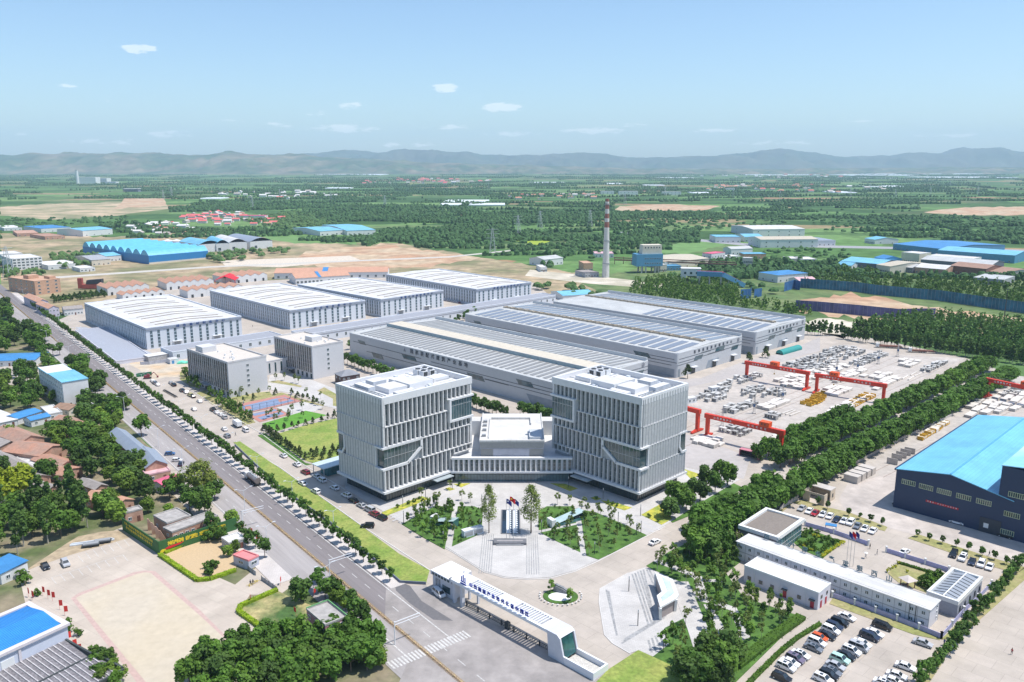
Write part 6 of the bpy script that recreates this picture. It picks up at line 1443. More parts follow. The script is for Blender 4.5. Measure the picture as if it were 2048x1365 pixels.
grove(zC((620, 590), (760, 610), (900, 740), (960, 850), (880, 880), (760, 850), (680, 700)), 12, 4.5, 107, ['broadleaf_tree'], 'broad dark tree between the dormitory and the road', 'trees right of the dormitory', 1.0)
grove(zC((760, 960), (1100, 960), (1230, 1060), (1100, 1160), (1000, 1220), (820, 1200), (720, 1080)), 16, 4.5, 108, ['broadleaf_tree', 'light_tree'], 'broad tree by the road above the blue grey village hall', 'trees above the village hall', .95)
grove(zC((380, 470), (560, 500), (540, 540), (400, 520)), 5, 4, 109, ['street_tree'], 'small tree beside the dormitory forecourt', 'small trees by the dormitory', 1.5)
zD=Z(360, 1060, 4.475)
grove(zD((60, 1365), (250, 1180), (500, 1080), (650, 1000), (900, 1010), (1250, 1000), (1500, 960), (1720, 1040), (1740, 1230), (1500, 1330), (1300, 1400), (900, 1600), (100, 1700)), 46, 3.7, 110, ['avenue_tree', 'broadleaf_tree', 'broadleaf_tree'], 'dense dark tree in the grove at the bottom edge', 'bottom edge grove', .82)
grove(zD((1320, 600), (1460, 620), (1520, 740), (1440, 760)), 5, 2.2, 111, ['light_tree'], 'bright green small tree behind the pink house', 'small trees behind the pink house', .55)
for (a, b, k, s_)in ((1080, 640, 'broadleaf_tree', .8), (1240, 560, 'street_tree', 1.5), (1300, 620, 'street_tree', 1.3), (1400, 620, 'street_tree', 1.3), (1570, 860, 'street_tree', 1.4), (1630, 880, 'street_tree', 1.4), (1800, 1220, 'light_tree', .7), (500, 200, 'light_tree', .6), (610, 160, 'street_tree', 1.0), (430, 240, 'light_tree', .55), (300, 70, 'broadleaf_tree', .6), (260, 110, 'broadleaf_tree', .5), (350, 90, 'light_tree', .5)):
 tree(k, P(*zD((a, b))[0]), 'leafy tree beside the guard booth and the main road', 'trees near the schoolyard gate', s_)
for (a, b)in ((310, 350), (260, 340), (340, 340), (250, 400), (290, 400)):tree('shrub', P(*zD((a, b))[0]), 'big loose bush on the raked soil plot', 'bushes on the raked plot', 1.9, 'shrub')
for (a, b)in ((150, 350), (200, 440), (230, 500), (40, 440), (100, 420)):tree('shrub', P(*z5((a, b))[0]), 'round bush beside the blue roofed shed', 'bushes by the blue roofed shed', 2.0, 'shrub')
for (a, b)in ((330, 590), (600, 860), (620, 910), (690, 960)):tree('shrub', P(*z5((a, b))[0]), 'clipped bush beside the blue roofed building', 'clipped bushes at the bottom left', 1.5, 'shrub')
grove(z5((800, 1180), (900, 1130), (1080, 1365), (1040, 1500), (880, 1400)), 9, 2.4, 112, ['light_tree', 'broadleaf_tree'], 'dense bush-like tree right of the tiled roof at the bottom left', 'trees right of the tiled roofs', .55)
for (a, b)in ((655, 240), (722, 268), (865, 312), (940, 335), (1015, 355), (1090, 380), (1330, 455), (1408, 480), (1495, 500), (1590, 520), (1670, 550), (1765, 585), (1850, 610), (1930, 640)):tree('street_tree', P(*z7((a, b))[0]), 'small bushy tree on the grass strip beside the factory road', 'small trees on the verge', .58)
for p in line_pts(z7((2030, 660))[0], z7((1620, 1150))[0], 13, .1, .4)+line_pts(z7((1600, 1180))[0], z7((1330, 1480))[0], 9, .1, .4):tree('street_tree', p, 'bushy small tree in the row along the right hand concrete road', 'trees along the right hand road', .95)
for i in range(12):
 A, B=z7((690, 585))[0], z7((825, 495))[0];f=i/11
 tree('yellow_shrub', P(A[0]+(B[0]-A[0])*f, A[1]+(B[1]-A[1])*f, .14), 'bright yellow ball shrub in the row beside the flag court', 'yellow ball shrubs', .75, 'shrub')
for i in range(9):
 a=1.6+i*.38;tree('yellow_shrub', P(*z7((620+55*math.cos(a), 515+28*math.sin(a)))[0], .14), 'bright yellow shrub in the curved row of the courtyard garden', 'curved yellow shrubs', .6, 'shrub')
for (a, b)in ((1130, 690), (1145, 672), (1160, 662), (1178, 655), (1198, 632), (1415, 718), (1258, 690), (630, 448), (660, 455)):tree('yellow_shrub', P(*z7((a, b))[0], .14), 'yellow ball shrub at the corner of the gazebo garden', 'yellow shrubs round the gazebo garden', .7, 'shrub')
for q in scatter(z7((480, 480), (600, 410), (800, 490), (690, 580), (560, 540)), 22, 1.5, 121):tree('shrub', (*q, .14), 'dark green shrub in the courtyard garden behind the long prefab', 'shrubs in the courtyard garden', 1.2, 'shrub')
for q in scatter(z7((1340, 780), (1400, 740), (1470, 730), (1400, 820)), 8, 1.4, 122):tree('shrub', (*q, .14), 'dark bushy shrub beside the grey glass roofed building', 'shrubs beside the glass roofed building', 2.0, 'shrub')
zE=Z(0, 540, 7.582)
for i in range(20):
 row, c=divmod(i, 10);p=P(*zE((810+c*82+row*40, 470-c*10+row*32))[0]);tree('trimmed_tree', p, 'round trimmed dark tree in the double row behind the first white hall', 'trimmed trees behind the first hall', 1.0)
lab='slim poplar at the near edge of the plantation on the right'
zF=Z(1600, 440, 4.266)
for p in line_pts(zF((60, 985))[0], zF((350, 990))[0], 14, 0, 2)+line_pts(zF((380, 1020))[0], zF((1500, 1180))[0], 62, 0, 2.5)+line_pts(zF((1500, 1180))[0], zF((2060, 1260))[0], 26, 0, 2.5):tree('young_poplar', p, lab, 'poplars at the plantation edge', 1.0)
for p in line_pts(zF((480, 960))[0], zF((2060, 1120))[0], 60, 0, 3):tree('young_poplar', p, 'slim poplar in the second line of the right plantation', 'poplars in the second line', 1.1)
def wood(name, label, polys, dens, mat, rx=(2.5, 4.5), rz=(3, 5), z0=1.0, leafn=0, seed=1, maxn=4000):
 r=random.Random(seed);v=[];f=[]
 ico=[(0, 0, 1)]+[(.85*math.cos(a), .85*math.sin(a), .42)for a in (0, 1.05, 2.09, 3.14, 4.19, 5.24)]+[(.95*math.cos(a+.5), .95*math.sin(a+.5), -.35)for a in (0, 1.05, 2.09, 3.14, 4.19, 5.24)]
 fi=[(0, 1, 2), (0, 2, 3), (0, 3, 4), (0, 4, 5), (0, 5, 6), (0, 6, 1)]
 for i in range(6):fi+=[(1+i, 7+i, 1+(i+1)%6), (1+(i+1)%6, 7+i, 7+(i+1)%6)]
 cnt=0
 for pts in polys:
  q=[P(a, b)for a, b in pts];q=[(u.x, u.y)for u in q]
  ar=abs(sum(q[i][0]*q[(i+1)%len(q)][1]-q[(i+1)%len(q)][0]*q[i][1]for i in range(len(q))))/2
  n=min(maxn, int(ar*dens));x0, x1=min(a for a, b in q), max(a for a, b in q);y0, y1=min(b for a, b in q), max(b for a, b in q);tries=0
  while n>0 and tries<200000:
   tries+=1;x, y=r.uniform(x0, x1), r.uniform(y0, y1)
   if not inside(x, y, q):continue
   n-=1;cnt+=1
   a, h=r.uniform(*rx), r.uniform(*rz);th=r.uniform(0, 6.28);c, s_=math.cos(th), math.sin(th)
   lobes=3 if leafn else 1
   for l in range(lobes):
    ox, oy, oz=(0, 0, 0)if l==0 else (r.uniform(-.6, .6)*a, r.uniform(-.6, .6)*a, r.uniform(-.3, .45)*h)
    sc1=1 if l==0 else r.uniform(.5, .8);k=len(v)
    for (ux, uy, uz)in ico:
     j=sc1*r.uniform(.78, 1.2);v.append((x+ox+a*j*(c*ux-s_*uy), y+oy+a*j*(s_*ux+c*uy), z0+h+oz+h*j*uz))
    f+=[tuple(k+t_ for t_ in fc)for fc in fi]
 me=bpy.data.meshes.new(name);me.from_pydata(v, [], f);me.materials.append(mat);me.update()
 o=put(name, me);tag(o, label, 'woodland', None, 'stuff');return o
wl=M('woodland_leaf', (.055, .115, .038), .85, var=.45, sc_=.35, var2=.35, sc2=.03, spec=.15)
wl2=M('woodland_leaf_light', (.075, .135, .042), .85, var=.4, sc_=.3, var2=.3, sc2=.03, spec=.15)
def leafwood(name, label, polys, dens, mat, h, seed, leaf=.9, n=14):
 r=random.Random(seed);v=[];f=[]
 for pts in polys:
  q=[P(a, b)for a, b in pts];q=[(u.x, u.y)for u in q]
  ar=abs(sum(q[i][0]*q[(i+1)%len(q)][1]-q[(i+1)%len(q)][0]*q[i][1]for i in range(len(q))))/2
  m=int(ar*dens);x0, x1=min(a for a, b in q), max(a for a, b in q);y0, y1=min(b for a, b in q), max(b for a, b in q);tries=0
  while m>0 and tries<100000:
   tries+=1;x, y=r.uniform(x0, x1), r.uniform(y0, y1)
   if not inside(x, y, q):continue
   m-=1;hh=h*r.uniform(.5, 1.2)
   for i in range(n):
    z=hh*r.uniform(.15, 1);w=(1.5+.09*hh)*(1.1-z/hh)+.35
    p=Vector((x+r.gauss(0, .45)*w, y+r.gauss(0, .45)*w, z));nr=Vector((r.gauss(0, 1), r.gauss(0, 1), r.gauss(.5, .7))).normalized()
    a=nr.cross(Vector((r.gauss(0, 1), r.gauss(0, 1), 1))).normalized();b=nr.cross(a);s_=leaf*r.uniform(.6, 1.3);k=len(v)
    v+=[tuple(p-a*s_), tuple(p-b*s_*.8), tuple(p+a*s_), tuple(p+b*s_*.8)];f.append((k, k+1, k+2, k+3))
 me=bpy.data.meshes.new(name);me.from_pydata(v, [], f);me.materials.append(mat);me.update()
 return tag(put(name, me), label, 'woodland', None, 'stuff')
leafwood('poplar_plantation', 'mass of slim poplars filling the plantation behind its near rows on the right', [zF((560, 930), (1050, 850), (2060, 930), (2060, 1240), (1500, 1150), (700, 1020), (420, 985))], .09, lf_pop, 10.5, 7, n=22)
leafwood('scrub_wood', 'green scrub woodland between the chimney works and the grey halls', [z9((700, 690), (900, 660), (1480, 690), (1440, 740), (1500, 830), (1700, 850), (1980, 900), (2000, 940), (1600, 880), (1200, 840), (900, 800), (650, 770))], .045, lf_mid, 8, 8, 1.0)
leafwood('scrub_wood', 'green scrub woodland between the blue screens and the right hand factories', [zF((-60, 470), (300, 440), (640, 440), (700, 500), (1100, 520), (1911, 560), (2060, 600), (2060, 800), (1200, 660), (640, 610), (0, 560))], .03, lf_mid, 7, 9, 1.1)
CARM={}
def paint(c):
 P_={'white':(.78, .78, .78), 'silver':(.42, .43, .45), 'grey':(.16, .18, .21), 'black':(.012, .014, .018), 'navy':(.02, .03, .06), 'red':(.40, .02, .03), 'orange':(.60, .10, .02), 'mint':(.42, .66, .58), 'blue':(.04, .12, .28), 'purple':(.16, .13, .19), 'yellow':(.45, .42, .20), 'green':(.03, .10, .05), 'dark red':(.22, .02, .03), 'brown':(.12, .09, .08)}
 return M('car_paint_'+c.replace(' ', '_'), P_[c], .28, var=0, spec=.6)
cg_=M('car_glass', (.02, .028, .035), .08, var=0, spec=.9);head_m=M('headlight_glass', (.7, .72, .74), .2, var=0);tail_m=M('tail_light', (.35, .01, .01), .3, var=0)
def car_meshes(kind_, colour):
 k=(kind_, colour)
 if k in CARM:return CARM[k]
 L, W, Hh, bon, boot={'saloon':(4.7, 1.8, 1.46, 1.25, .75), 'hatchback':(4.2, 1.75, 1.5, 1.1, .25), 'off-roader':(4.7, 1.9, 1.72, 1.15, .25), 'van':(4.9, 1.85, 1.95, .55, .1), 'minivan':(5.0, 1.88, 1.78, .95, .15)}[kind_]
 pm=paint(colour);mb=MB();h0, h1=.28, .62*Hh;w=W/2
 prof=[(-L/2, h0+.12), (-L/2+.12, h0), (L/2-.15, h0), (L/2, h0+.15), (L/2-.05, h1-.22), (L/2-bon*.9, h1), (-L/2+boot, h1), (-L/2+.05, h1-.08)]
 mb.extr(prof, 'y', -w, w)
 xa, xb=L/2-bon-.65, -L/2+boot+(.5 if kind_=='saloon' else .18)
 n=len(mb.v)
 wt=w*.78
 for (x, y, z)in ((xa, -wt, Hh-.02), (xa, wt, Hh-.02), (xb, wt, Hh-.02), (xb, -wt, Hh-.02), (xa-.1, -wt*.92, Hh+.03), (xa-.1, wt*.92, Hh+.03), (xb+.1, wt*.92, Hh+.03), (xb+.1, -wt*.92, Hh+.03)):mb.v.append((x, y, z))
 for q in ((0, 1, 5, 4), (1, 2, 6, 5), (2, 3, 7, 6), (3, 0, 4, 7), (4, 5, 6, 7)):mb.f.append(tuple(n+i for i in q));mb.m.append(0)
 x0, x1=L/2-bon+.05, -L/2+boot-.02
 for sy in (-1, 1):
  mb.bar((x0, sy*w*.96, h1), (xa, sy*wt, Hh), .09);mb.bar((x1, sy*w*.96, h1), (xb, sy*wt, Hh), .13);mb.bar(((xa+xb)/2, sy*w*.97, h1), ((xa+xb)/2, sy*wt, Hh), .08)
 body=mb.mesh('body', pm)
 mb=MB();n=0;wb, wl_=w*.93, wt*.97
 mb.v=[(x0, -wb, h1-.02), (x0, wb, h1-.02), (x1, wb, h1-.02), (x1, -wb, h1-.02), (xa, -wl_, Hh-.01), (xa, wl_, Hh-.01), (xb, wl_, Hh-.01), (xb, -wl_, Hh-.01)]
 mb.f=[(0, 1, 5, 4), (1, 2, 6, 5), (2, 3, 7, 6), (3, 0, 4, 7)];mb.m=[0]*4
 win_=mb.mesh('windows', cg_)
 mb=MB();r0=.33
 for i in range(12):
  a, b=6.283*i/12, 6.283*(i+1)/12
  mb.face([(r0*math.cos(a), -.1, r0*math.sin(a)), (r0*math.cos(b), -.1, r0*math.sin(b)), (r0*math.cos(b), .1, r0*math.sin(b)), (r0*math.cos(a), .1, r0*math.sin(a))])
  for sy in (-.1, .1):mb.face([(0, sy, 0), (r0*math.cos(a), sy, r0*math.sin(a)), (r0*math.cos(b), sy, r0*math.sin(b))]);mb.face([(0, sy*1.1, 0), (.2*math.cos(a), sy*1.1, .2*math.sin(a)), (.2*math.cos(b), sy*1.1, .2*math.sin(b))], 1)
 wheel=CARM.setdefault('wheel', mb.mesh('wheel', [rubber, steel]))
 lamp=CARM.setdefault(('lamp', kind_), MB().box(0, -.2, 0, .06, .2, .14).mesh('headlight', head_m));tl=CARM.setdefault(('tail', kind_), MB().box(0, -.2, 0, .06, .2, .16).mesh('tail_light', tail_m))
 sr=CARM.setdefault('sunroof', MB().box(-.45, -.38, 0, .35, .38, .02).mesh('sunroof', cg_))
 CARM[k]=(body, win_, wheel, lamp, tl, sr, L, W, Hh, xa, xb);return CARM[k]
def car(px, py, hd, colour, kind_, label, group=None, sun=False, name='parked_car', pos=None):
 b, w_, wh, la, tl, sr, L, W, Hh, xa, xb=car_meshes(kind_, colour)
 p=P(px, py, .7)if pos is None else pos
 t=thing(name, label, 'car' if kind_ not in ('van', 'minivan')else 'van', (p.x, p.y, .1), rad(hd), group)
 put('body', b, t);put('windows', w_, t)
 for x in (L/2-.85, -L/2+.85):
  for y in (-W/2+.04, W/2-.04):put('wheel', wh, t, (x, y, .33))
 for y in (-.6, .6):put('headlight', la, t, (L/2-.04, y, .55));put('tail_light', tl, t, (-L/2-.02, y, .6))
 if sun:put('sunroof', sr, t, ((xa+xb)/2+.3, 0, Hh+.03))
 return t
ORD=['first', 'second', 'third', 'fourth', 'fifth', 'sixth', 'seventh', 'eighth', 'ninth', 'tenth', 'eleventh', 'twelfth', 'thirteenth', 'fourteenth', 'fifteenth', 'sixteenth', 'seventeenth', 'eighteenth']
def cars(z, lst, hd, phrase, group, jit=2.5):
 for i, (a, b, c, k)in enumerate(lst):
  px, py=z((a, b))[0];car(px, py, hd+rnd.uniform(-jit, jit), c, k, f'{c} {k}, {ORD[i]} {phrase}', group, sun=rnd.random()<.45)
zG=Z(1560, 1180, 7.38)
S, O_, Vn, Mv, Hb='saloon', 'off-roader', 'van', 'minivan', 'hatchback'
cars(zG, [(985, 395, 'white', S), (880, 475, 'black', O_), (800, 535, 'navy', O_), (752, 592, 'white', O_), (688, 668, 'black', S), (585, 700, 'orange', Hb), (545, 772, 'white', O_), (495, 850, 'grey', S), (305, 950, 'white', S), (225, 1012, 'purple', O_), (150, 1068, 'white', S), (92, 1132, 'white', O_), (25, 1290, 'black', O_)], -45, 'from the top, left row of the big car park', 'left row of the big car park')
cars(zG, [(1510, 530, 'black', Mv), (1395, 635, 'white', S), (1322, 685, 'navy', Mv), (1210, 785, 'white', S), (1160, 845, 'silver', Vn), (1055, 900, 'white', O_), (975, 965, 'black', S), (885, 1022, 'mint', O_), (820, 1115, 'silver', S), (765, 1195, 'grey', S), (718, 1255, 'black', O_), (635, 1315, 'white', O_)], -45, 'from the top, middle row of the big car park', 'middle row of the big car park')
cars(Z(1500, 1180, 3.737), [(1292, 395, 'silver', S), (1162, 572, 'white', S), (1097, 637, 'white', S), (1070, 680, 'white', S), (1000, 695, 'white', S)], -38, 'from the top, right side of the big car park', 'right row of the big car park')
cars(Z(1580, 1000, 7.314), [(175, 120, 'silver', S), (282, 160, 'white', S), (370, 190, 'red', S), (480, 208, 'white', S), (585, 235, 'white', S), (685, 282, 'navy', S), (790, 305, 'white', S), (888, 330, 'white', O_), (988, 376, 'grey', S), (1095, 414, 'white', S), (1212, 450, 'white', S)], 232, 'from the left in the upper car row by the factory road', 'upper car row')
cars(Z(1840, 1040, 8.53), [(575, 580, 'black', O_), (730, 645, 'white', O_), (890, 710, 'navy', S), (1045, 750, 'white', O_), (1190, 795, 'white', S)], 232, 'from the left in the short right hand car row', 'short right hand car row')
car(*Z(1580, 1000, 7.314)((1680, 755))[0], 40, 'white', S, 'white saloon alone behind the lilac fence')
zH=Z(1740, 820, 4.877)
for (a, b, c, k, l)in ((680, 1037, 'white', O_, 'white off-roader in the shade edge of the navy factory, left of two'), (848, 1092, 'white', S, 'white saloon in the shade edge of the navy factory, right of two'), (290, 925, 'black', O_, 'black car in deep shade at the left corner of the navy factory'), (495, 990, 'black', S, 'black car in deep shade below the red banner'), (1320, 1225, 'black', O_, 'black car in deep shade at the right end of the navy factory')):
 car(*zH((a, b))[0], 135, c, k, l)
zI=Z(260, 700, 8.533)
for i, (a, b, c, k)in enumerate(((385, 530, 'white', S), (422, 562, 'grey', O_), (470, 592, 'white', S))):car(*zI((a, b))[0], 128, c, k, f'{c} {k}, {ORD[i]} of three on the dusty lot by the red digger', 'cars on the dusty lot')
cars(zI, [(698, 560, 'silver', S), (745, 597, 'black', O_), (888, 692, 'black', O_), (955, 718, 'white', S), (1028, 770, 'yellow', O_), (1075, 792, 'black', S), (1188, 875, 'white', S), (1412, 1020, 'black', O_), (1475, 1062, 'white', S), (1550, 1105, 'white', S), (1612, 1150, 'silver', O_)], 128, 'down the kerb line in front of the nearer office block', 'cars along the office kerb')
car(*zI((1092, 1010))[0], 128, 'white', S, 'white saloon on the left side of the campus road opposite the office')
zJ=Z(280, 780, 4.015)
car(*zJ((848, 324))[0], 128, 'white', Vn, 'white van behind the white box lorry on the campus road');car(*zJ((678, 314))[0], 128, 'white', S, 'white saloon opposite the white box lorry')
car(*zJ((700, 370))[0], 128, 'grey', O_, 'grey car at the upper tip of the roadside lawn')
cars(zJ, [(1152, 527, 'white', S), (1260, 598, 'white', S), (1328, 660, 'dark red', O_), (1418, 694, 'white', S), (1460, 724, 'white', O_)], 133, 'from the top on the campus road by the glass shelter', 'cars by the glass shelter')
car(*zJ((1308, 752))[0], 133, 'white', S, 'white saloon on the lawn side of the campus road, upper of two');car(*zJ((1412, 815))[0], 133, 'white', O_, 'white off-roader on the lawn side of the campus road, lower of two')
cars(Z(600, 900, 9.75), [(675, 738, 'white', S), (905, 885, 'white', O_), (1040, 985, 'black', S), (1200, 1082, 'silver', S), (1362, 1168, 'silver', Vn), (1450, 1252, 'dark red', O_), (1590, 1318, 'black', O_)], 135, 'from the top in the shade of the left tower', 'cars at the foot of the left tower')
car(735, 1052, 180, 'black', O_, 'black off-roader driving alone on the campus road below the left tower');car(1310, 1084, 42, 'white', S, 'white saloon alone on the road right of the plaza')
car(*Z(820, 1100, 4.267)((245, 372))[0], -55, 'white', Vn, 'small white van parked before the gate guard house')
car(90.5, 1132, -48, 'black', S, 'black saloon in the schoolyard parking bays');car(130.7, 1126.6, -50, 'silver', O_, 'silver off-roader in the schoolyard beside the black saloon')
car(*zJ((240, 512))[0], 10, 'blue', Hb, 'blue hatchback on the lay-by beside the village hall');car(*zJ((298, 564))[0], 0, 'white', Hb, 'white hatchback on the lay-by, between the blue and the dark car');car(*zJ((330, 592))[0], 100, 'navy', S, 'dark saloon at the foot of a street lamp on the lay-by')
car(224, 802, 0, 'white', O_, 'white car on the roadside below the dormitory, upper of two');car(238, 811, -10, 'white', S, 'white car on the roadside below the dormitory, lower of two')
for i in range(7):car(*Z(780, 575, 7.186)((805+i*32, 183+i*6))[0], 100, 'dark red' if i==6 else 'white', S, 'dark red car at the end of the row between two white halls' if i==6 else 'white car in the row between the third and fourth white halls', 'cars between the white halls')
def lorry(px, py, hd, label, kind_='tanker'):
 p=P(px, py, 1.2);t=thing('lorry', label, 'lorry', (p.x, p.y, .1), rad(hd));cm=white2
 part('cab', MB().extr([(3.4, .6), (5.6, .6), (5.7, 1.6), (5.3, 2.9), (3.5, 3.0)], 'y', -1.2, 1.2), cm, t);part('windscreen', MB().extr([(5.72, 1.7), (5.36, 2.75), (5.3, 2.75), (5.64, 1.7)], 'y', -1.05, 1.05), cg_, t)
 part('chassis', MB().box(-5.6, -.9, .6, 5.2, .9, 1.0), dark, t)
 if kind_=='tanker':
  pr=[(1.25*math.cos(a), 2.15+1.05*math.sin(a))for a in [6.2832*i/14 for i in range(14)]];part('tank', MB().extr(pr, 'x', -5.6, 3.1), M('tank_bronze', (.30, .26, .24), .35, metal=.5, var=.15), t)
  mb=MB();mb.box(-5.0, -.3, 3.2, 2.8, .3, 3.3)
  for x in (-4, -1.5, 1):mb.cyl(x, 0, 3.2, 3.5, .35, k=8)
  part('tank_walkway', mb, steel, t)
 elif kind_=='box':part('box_body', MB().box(-5.4, -1.25, 1.0, 3.2, 1.25, 3.5), white, t)
 else:part('trailer_bed', MB().box(-11, -1.25, 1.0, 3.2, 1.25, 1.3).box(-10, -1.1, 1.3, 2.5, 1.1, 1.9), M('rust_load', (.25, .12, .09), .8), t)
 for x in (4.4, -1.5, -3.0, -4.5):
  for y in (-1.1, 1.1):
   w_=put('wheel', CARM['wheel'], t, (x, y, .5));w_.scale=(1.5, 2.0, 1.5)
 return t
lorry(505, 959, 128, 'bronze grey tanker lorry with a white cab on the main road')
lorry(*zJ((780, 275))[0], 128, 'white box lorry parked on the campus road beside the court', 'box').scale=(.62, .9, .85)
lorry(*zF((1000, 1118))[0], 165, 'red and white flatbed lorry on the road behind the crane yard', 'flat');lorry(*zF((720, 1078))[0], 165, 'empty flatbed lorry left of the other one behind the crane yard', 'flat')
t=thing('dumper', 'old red and black dumper truck standing on the dry ground at the far left', 'dumper truck', P(*zE((1340, 300))[0]), rad(5))
part('tipper_body', MB().extr([(-2, 5), (13, 6), (13, 10), (-1, 9)], 'y', 0, 6), M('old_black', (.05, .05, .06), .7), t);part('chassis', MB().box(-6, 0, 1, 12, 6, 5).box(-10, 1, 1, -6, 5, 11), M('old_red', (.35, .08, .06), .8, var=.2), t)
t=thing('digger', 'dark red digger on the dusty lot behind the green mesh', 'digger', P(*zI((300, 492))[0]), rad(15))
part('tracks', MB().box(-2, -1.4, 0, 2, -.7, .8).box(-2, .7, 0, 2, 1.4, .8), dark, t);part('body', MB().box(-1.8, -1.2, .8, 1.2, 1.2, 2.0).box(-.2, -1.2, 2, 1.2, 0, 2.9), paint('dark red'), t);part('boom', MB().bar((1.2, 0, 1.6), (3.6, 0, 3.6), .4).bar((3.6, 0, 3.6), (5.4, 0, 1.2), .3).box(5.0, -.5, .5, 5.9, .5, 1.3), paint('dark red'), t)
mb=MB()
for x in (-.6, .6):
 for i in range(10):a, b=6.283*i/10, 6.283*(i+1)/10;mb.bar((x+.3*math.cos(a), 0, .3+.3*math.sin(a)), (x+.3*math.cos(b), 0, .3+.3*math.sin(b)), .08)
wm_=mb.mesh('wheels', rubber);fm_=MB().bar((-.6, 0, .3), (-.1, 0, .75), .1).bar((.6, 0, .3), (.35, 0, .95), .08).bar((-.1, 0, .6), (.4, 0, .7), .2).box(-.7, -.14, .7, .05, .14, .82).bar((.35, -.3, .98), (.35, .3, .98), .05).mesh('frame', dark)
for i in range(18):
 f=i/17;p=P(*zI((585+205*f, 705+115*f))[0]);t=thing('motorcycle', 'motorcycle in the tight slanting row beside the campus road', 'motorcycle', (p.x, p.y, .08), rad(35+rnd.uniform(-8, 8)), 'row of motorcycles')
 put('wheels', wm_, t);put('frame', fm_, t)
def lamp_parts():
 pole=MB().cyl(0, 0, 0, 9.0, .13, .07, 8).mesh('pole', M('lamp_white', (.72, .73, .74), .5, var=0));arm=MB().bar((0, 0, 8.8), (2.4, 0, 9.7), .08, 0, .06).bar((0, 0, 8.8), (-2.4, 0, 9.7), .08, 0, .06).mesh('arm', MATS['lamp_white'])
 hd=MB().box(2.2, -.17, 9.66, 3.2, .17, 9.82).mesh('lamp_head', M('lamp_head_grey', (.62, .64, .66), .4, var=0));return pole, arm, hd
LP=lamp_parts()
def street_lamp(p, rz, label, group, s=1.0):
 t=thing('street_lamp', label, 'street lamp', (p.x, p.y, .05), rz, group, s);put('pole', LP[0], t);put('arm', LP[1], t);put('lamp_head', LP[2], t);put('lamp_head', LP[2], t, rz=math.pi)
ra=math.atan2(RN.y, RN.x)
for q in ((652.7, 1192), (535, 1106), (490.5, 1029), (366, 942), (318, 897), (139.6, 722), (117, 706.6), (94.5, 687), (74.7, 673.6)):street_lamp(P(*q), ra, 'double armed street lamp on the left of the main road', 'street lamps left of the main road')
for q in ((250, 830), (205, 775)):street_lamp(P(*q), ra, 'double armed street lamp on the left of the main road', 'street lamps left of the main road')
for s_ in range(20):street_lamp(ROAD(225+s_*33, 12.6), ra, 'double armed street lamp among the right pavement trees', 'street lamps right of the main road', .95)
for (a, b)in ((486, 1058), (660, 1160), (830, 1262)):
 p=P(a, b);t=thing('sign_gantry', 'white cantilever arm for traffic signs over the left carriageway, '+{486:'farthest', 660:'middle', 830:'nearest'}[a]+' of three', 'sign gantry', (p.x, p.y, 0), ra)
 part('post', MB().cyl(0, 0, 0, 6.5, .16, .12, 8), MATS['lamp_white'], t);part('arm', MB().bar((0, 0, 6.3), (7.5, 0, 6.3), .16).bar((0, 0, 5.5), (7.5, 0, 5.5), .12), MATS['lamp_white'], t)
 if a==830:t.location=(P(790, 1290).x, P(790, 1290).y, 0)
pm_=MB().box(-.09, -.09, 0, .09, .09, 4.2).mesh('post', dark);hm_=MB().box(-.12, -.12, 3.5, .12, .12, 4.3).mesh('lamp_head', steel)
for (a, b)in ((98, 210), (270, 150), (472, 78), (104, 328), (1353, 60), (1616, 150), (1900, 278), (1903, 405), (1730, 335), (1455, 222), (1150, 400), (685, 395), (405, 490), (1552, 570), (1868, 425), (697, 200), (1130, 220)):
 p=P(*z1((a, b))[0]);t=thing('plaza_lamp', 'slim dark lamp column on the white plaza', 'lamp', (p.x, p.y, .17), 0, 'plaza lamp columns');put('post', pm_, t);put('lamp_head', hm_, t)
for (a, b)in ((345, 465), (425, 772), (670, 950)):
 p=P(*z2((a, b))[0]);t=thing('plaza_lamp', 'slim grey lamp column on the east plaza', 'lamp', (p.x, p.y, .2), 0, 'east plaza lamp columns', 1.1);put('post', pm_, t);put('lamp_head', hm_, t)
t=thing('median_fence', 'long rust yellow railing along the middle of the main road', 'railing', (0, 0, 0));mb=MB();pb=MB()
s0=118
while s0<900:
 if not (568<s0<600):
  A, B=ROAD(s0, 0, .95), ROAD(s0+6, 0, .95)
  for z_ in (.95, .35):mb.bar(Vector((A.x, A.y, z_)), Vector((B.x, B.y, z_)), .09)
  for k in range(6):v=A.lerp(B, k/6);mb.box(v.x-.03, v.y-.03, .2, v.x+.03, v.y+.03, .95)
  for k in (0, .5):v=A.lerp(B, k);pb.box(v.x-.22, v.y-.22, .08, v.x+.22, v.y+.22, .5)
 s0+=6
part('rail', mb, M('rust_yellow', (.42, .28, .10), .8, var=.2), t);part('concrete_foot_row', pb, M('yellow_concrete', (.55, .42, .22), .9, var=.2), t)
strip('median_strip', 118, 568, -.45, .45, .095, M('median_soil', (.36, .27, .19), .9, var=.2), .06)
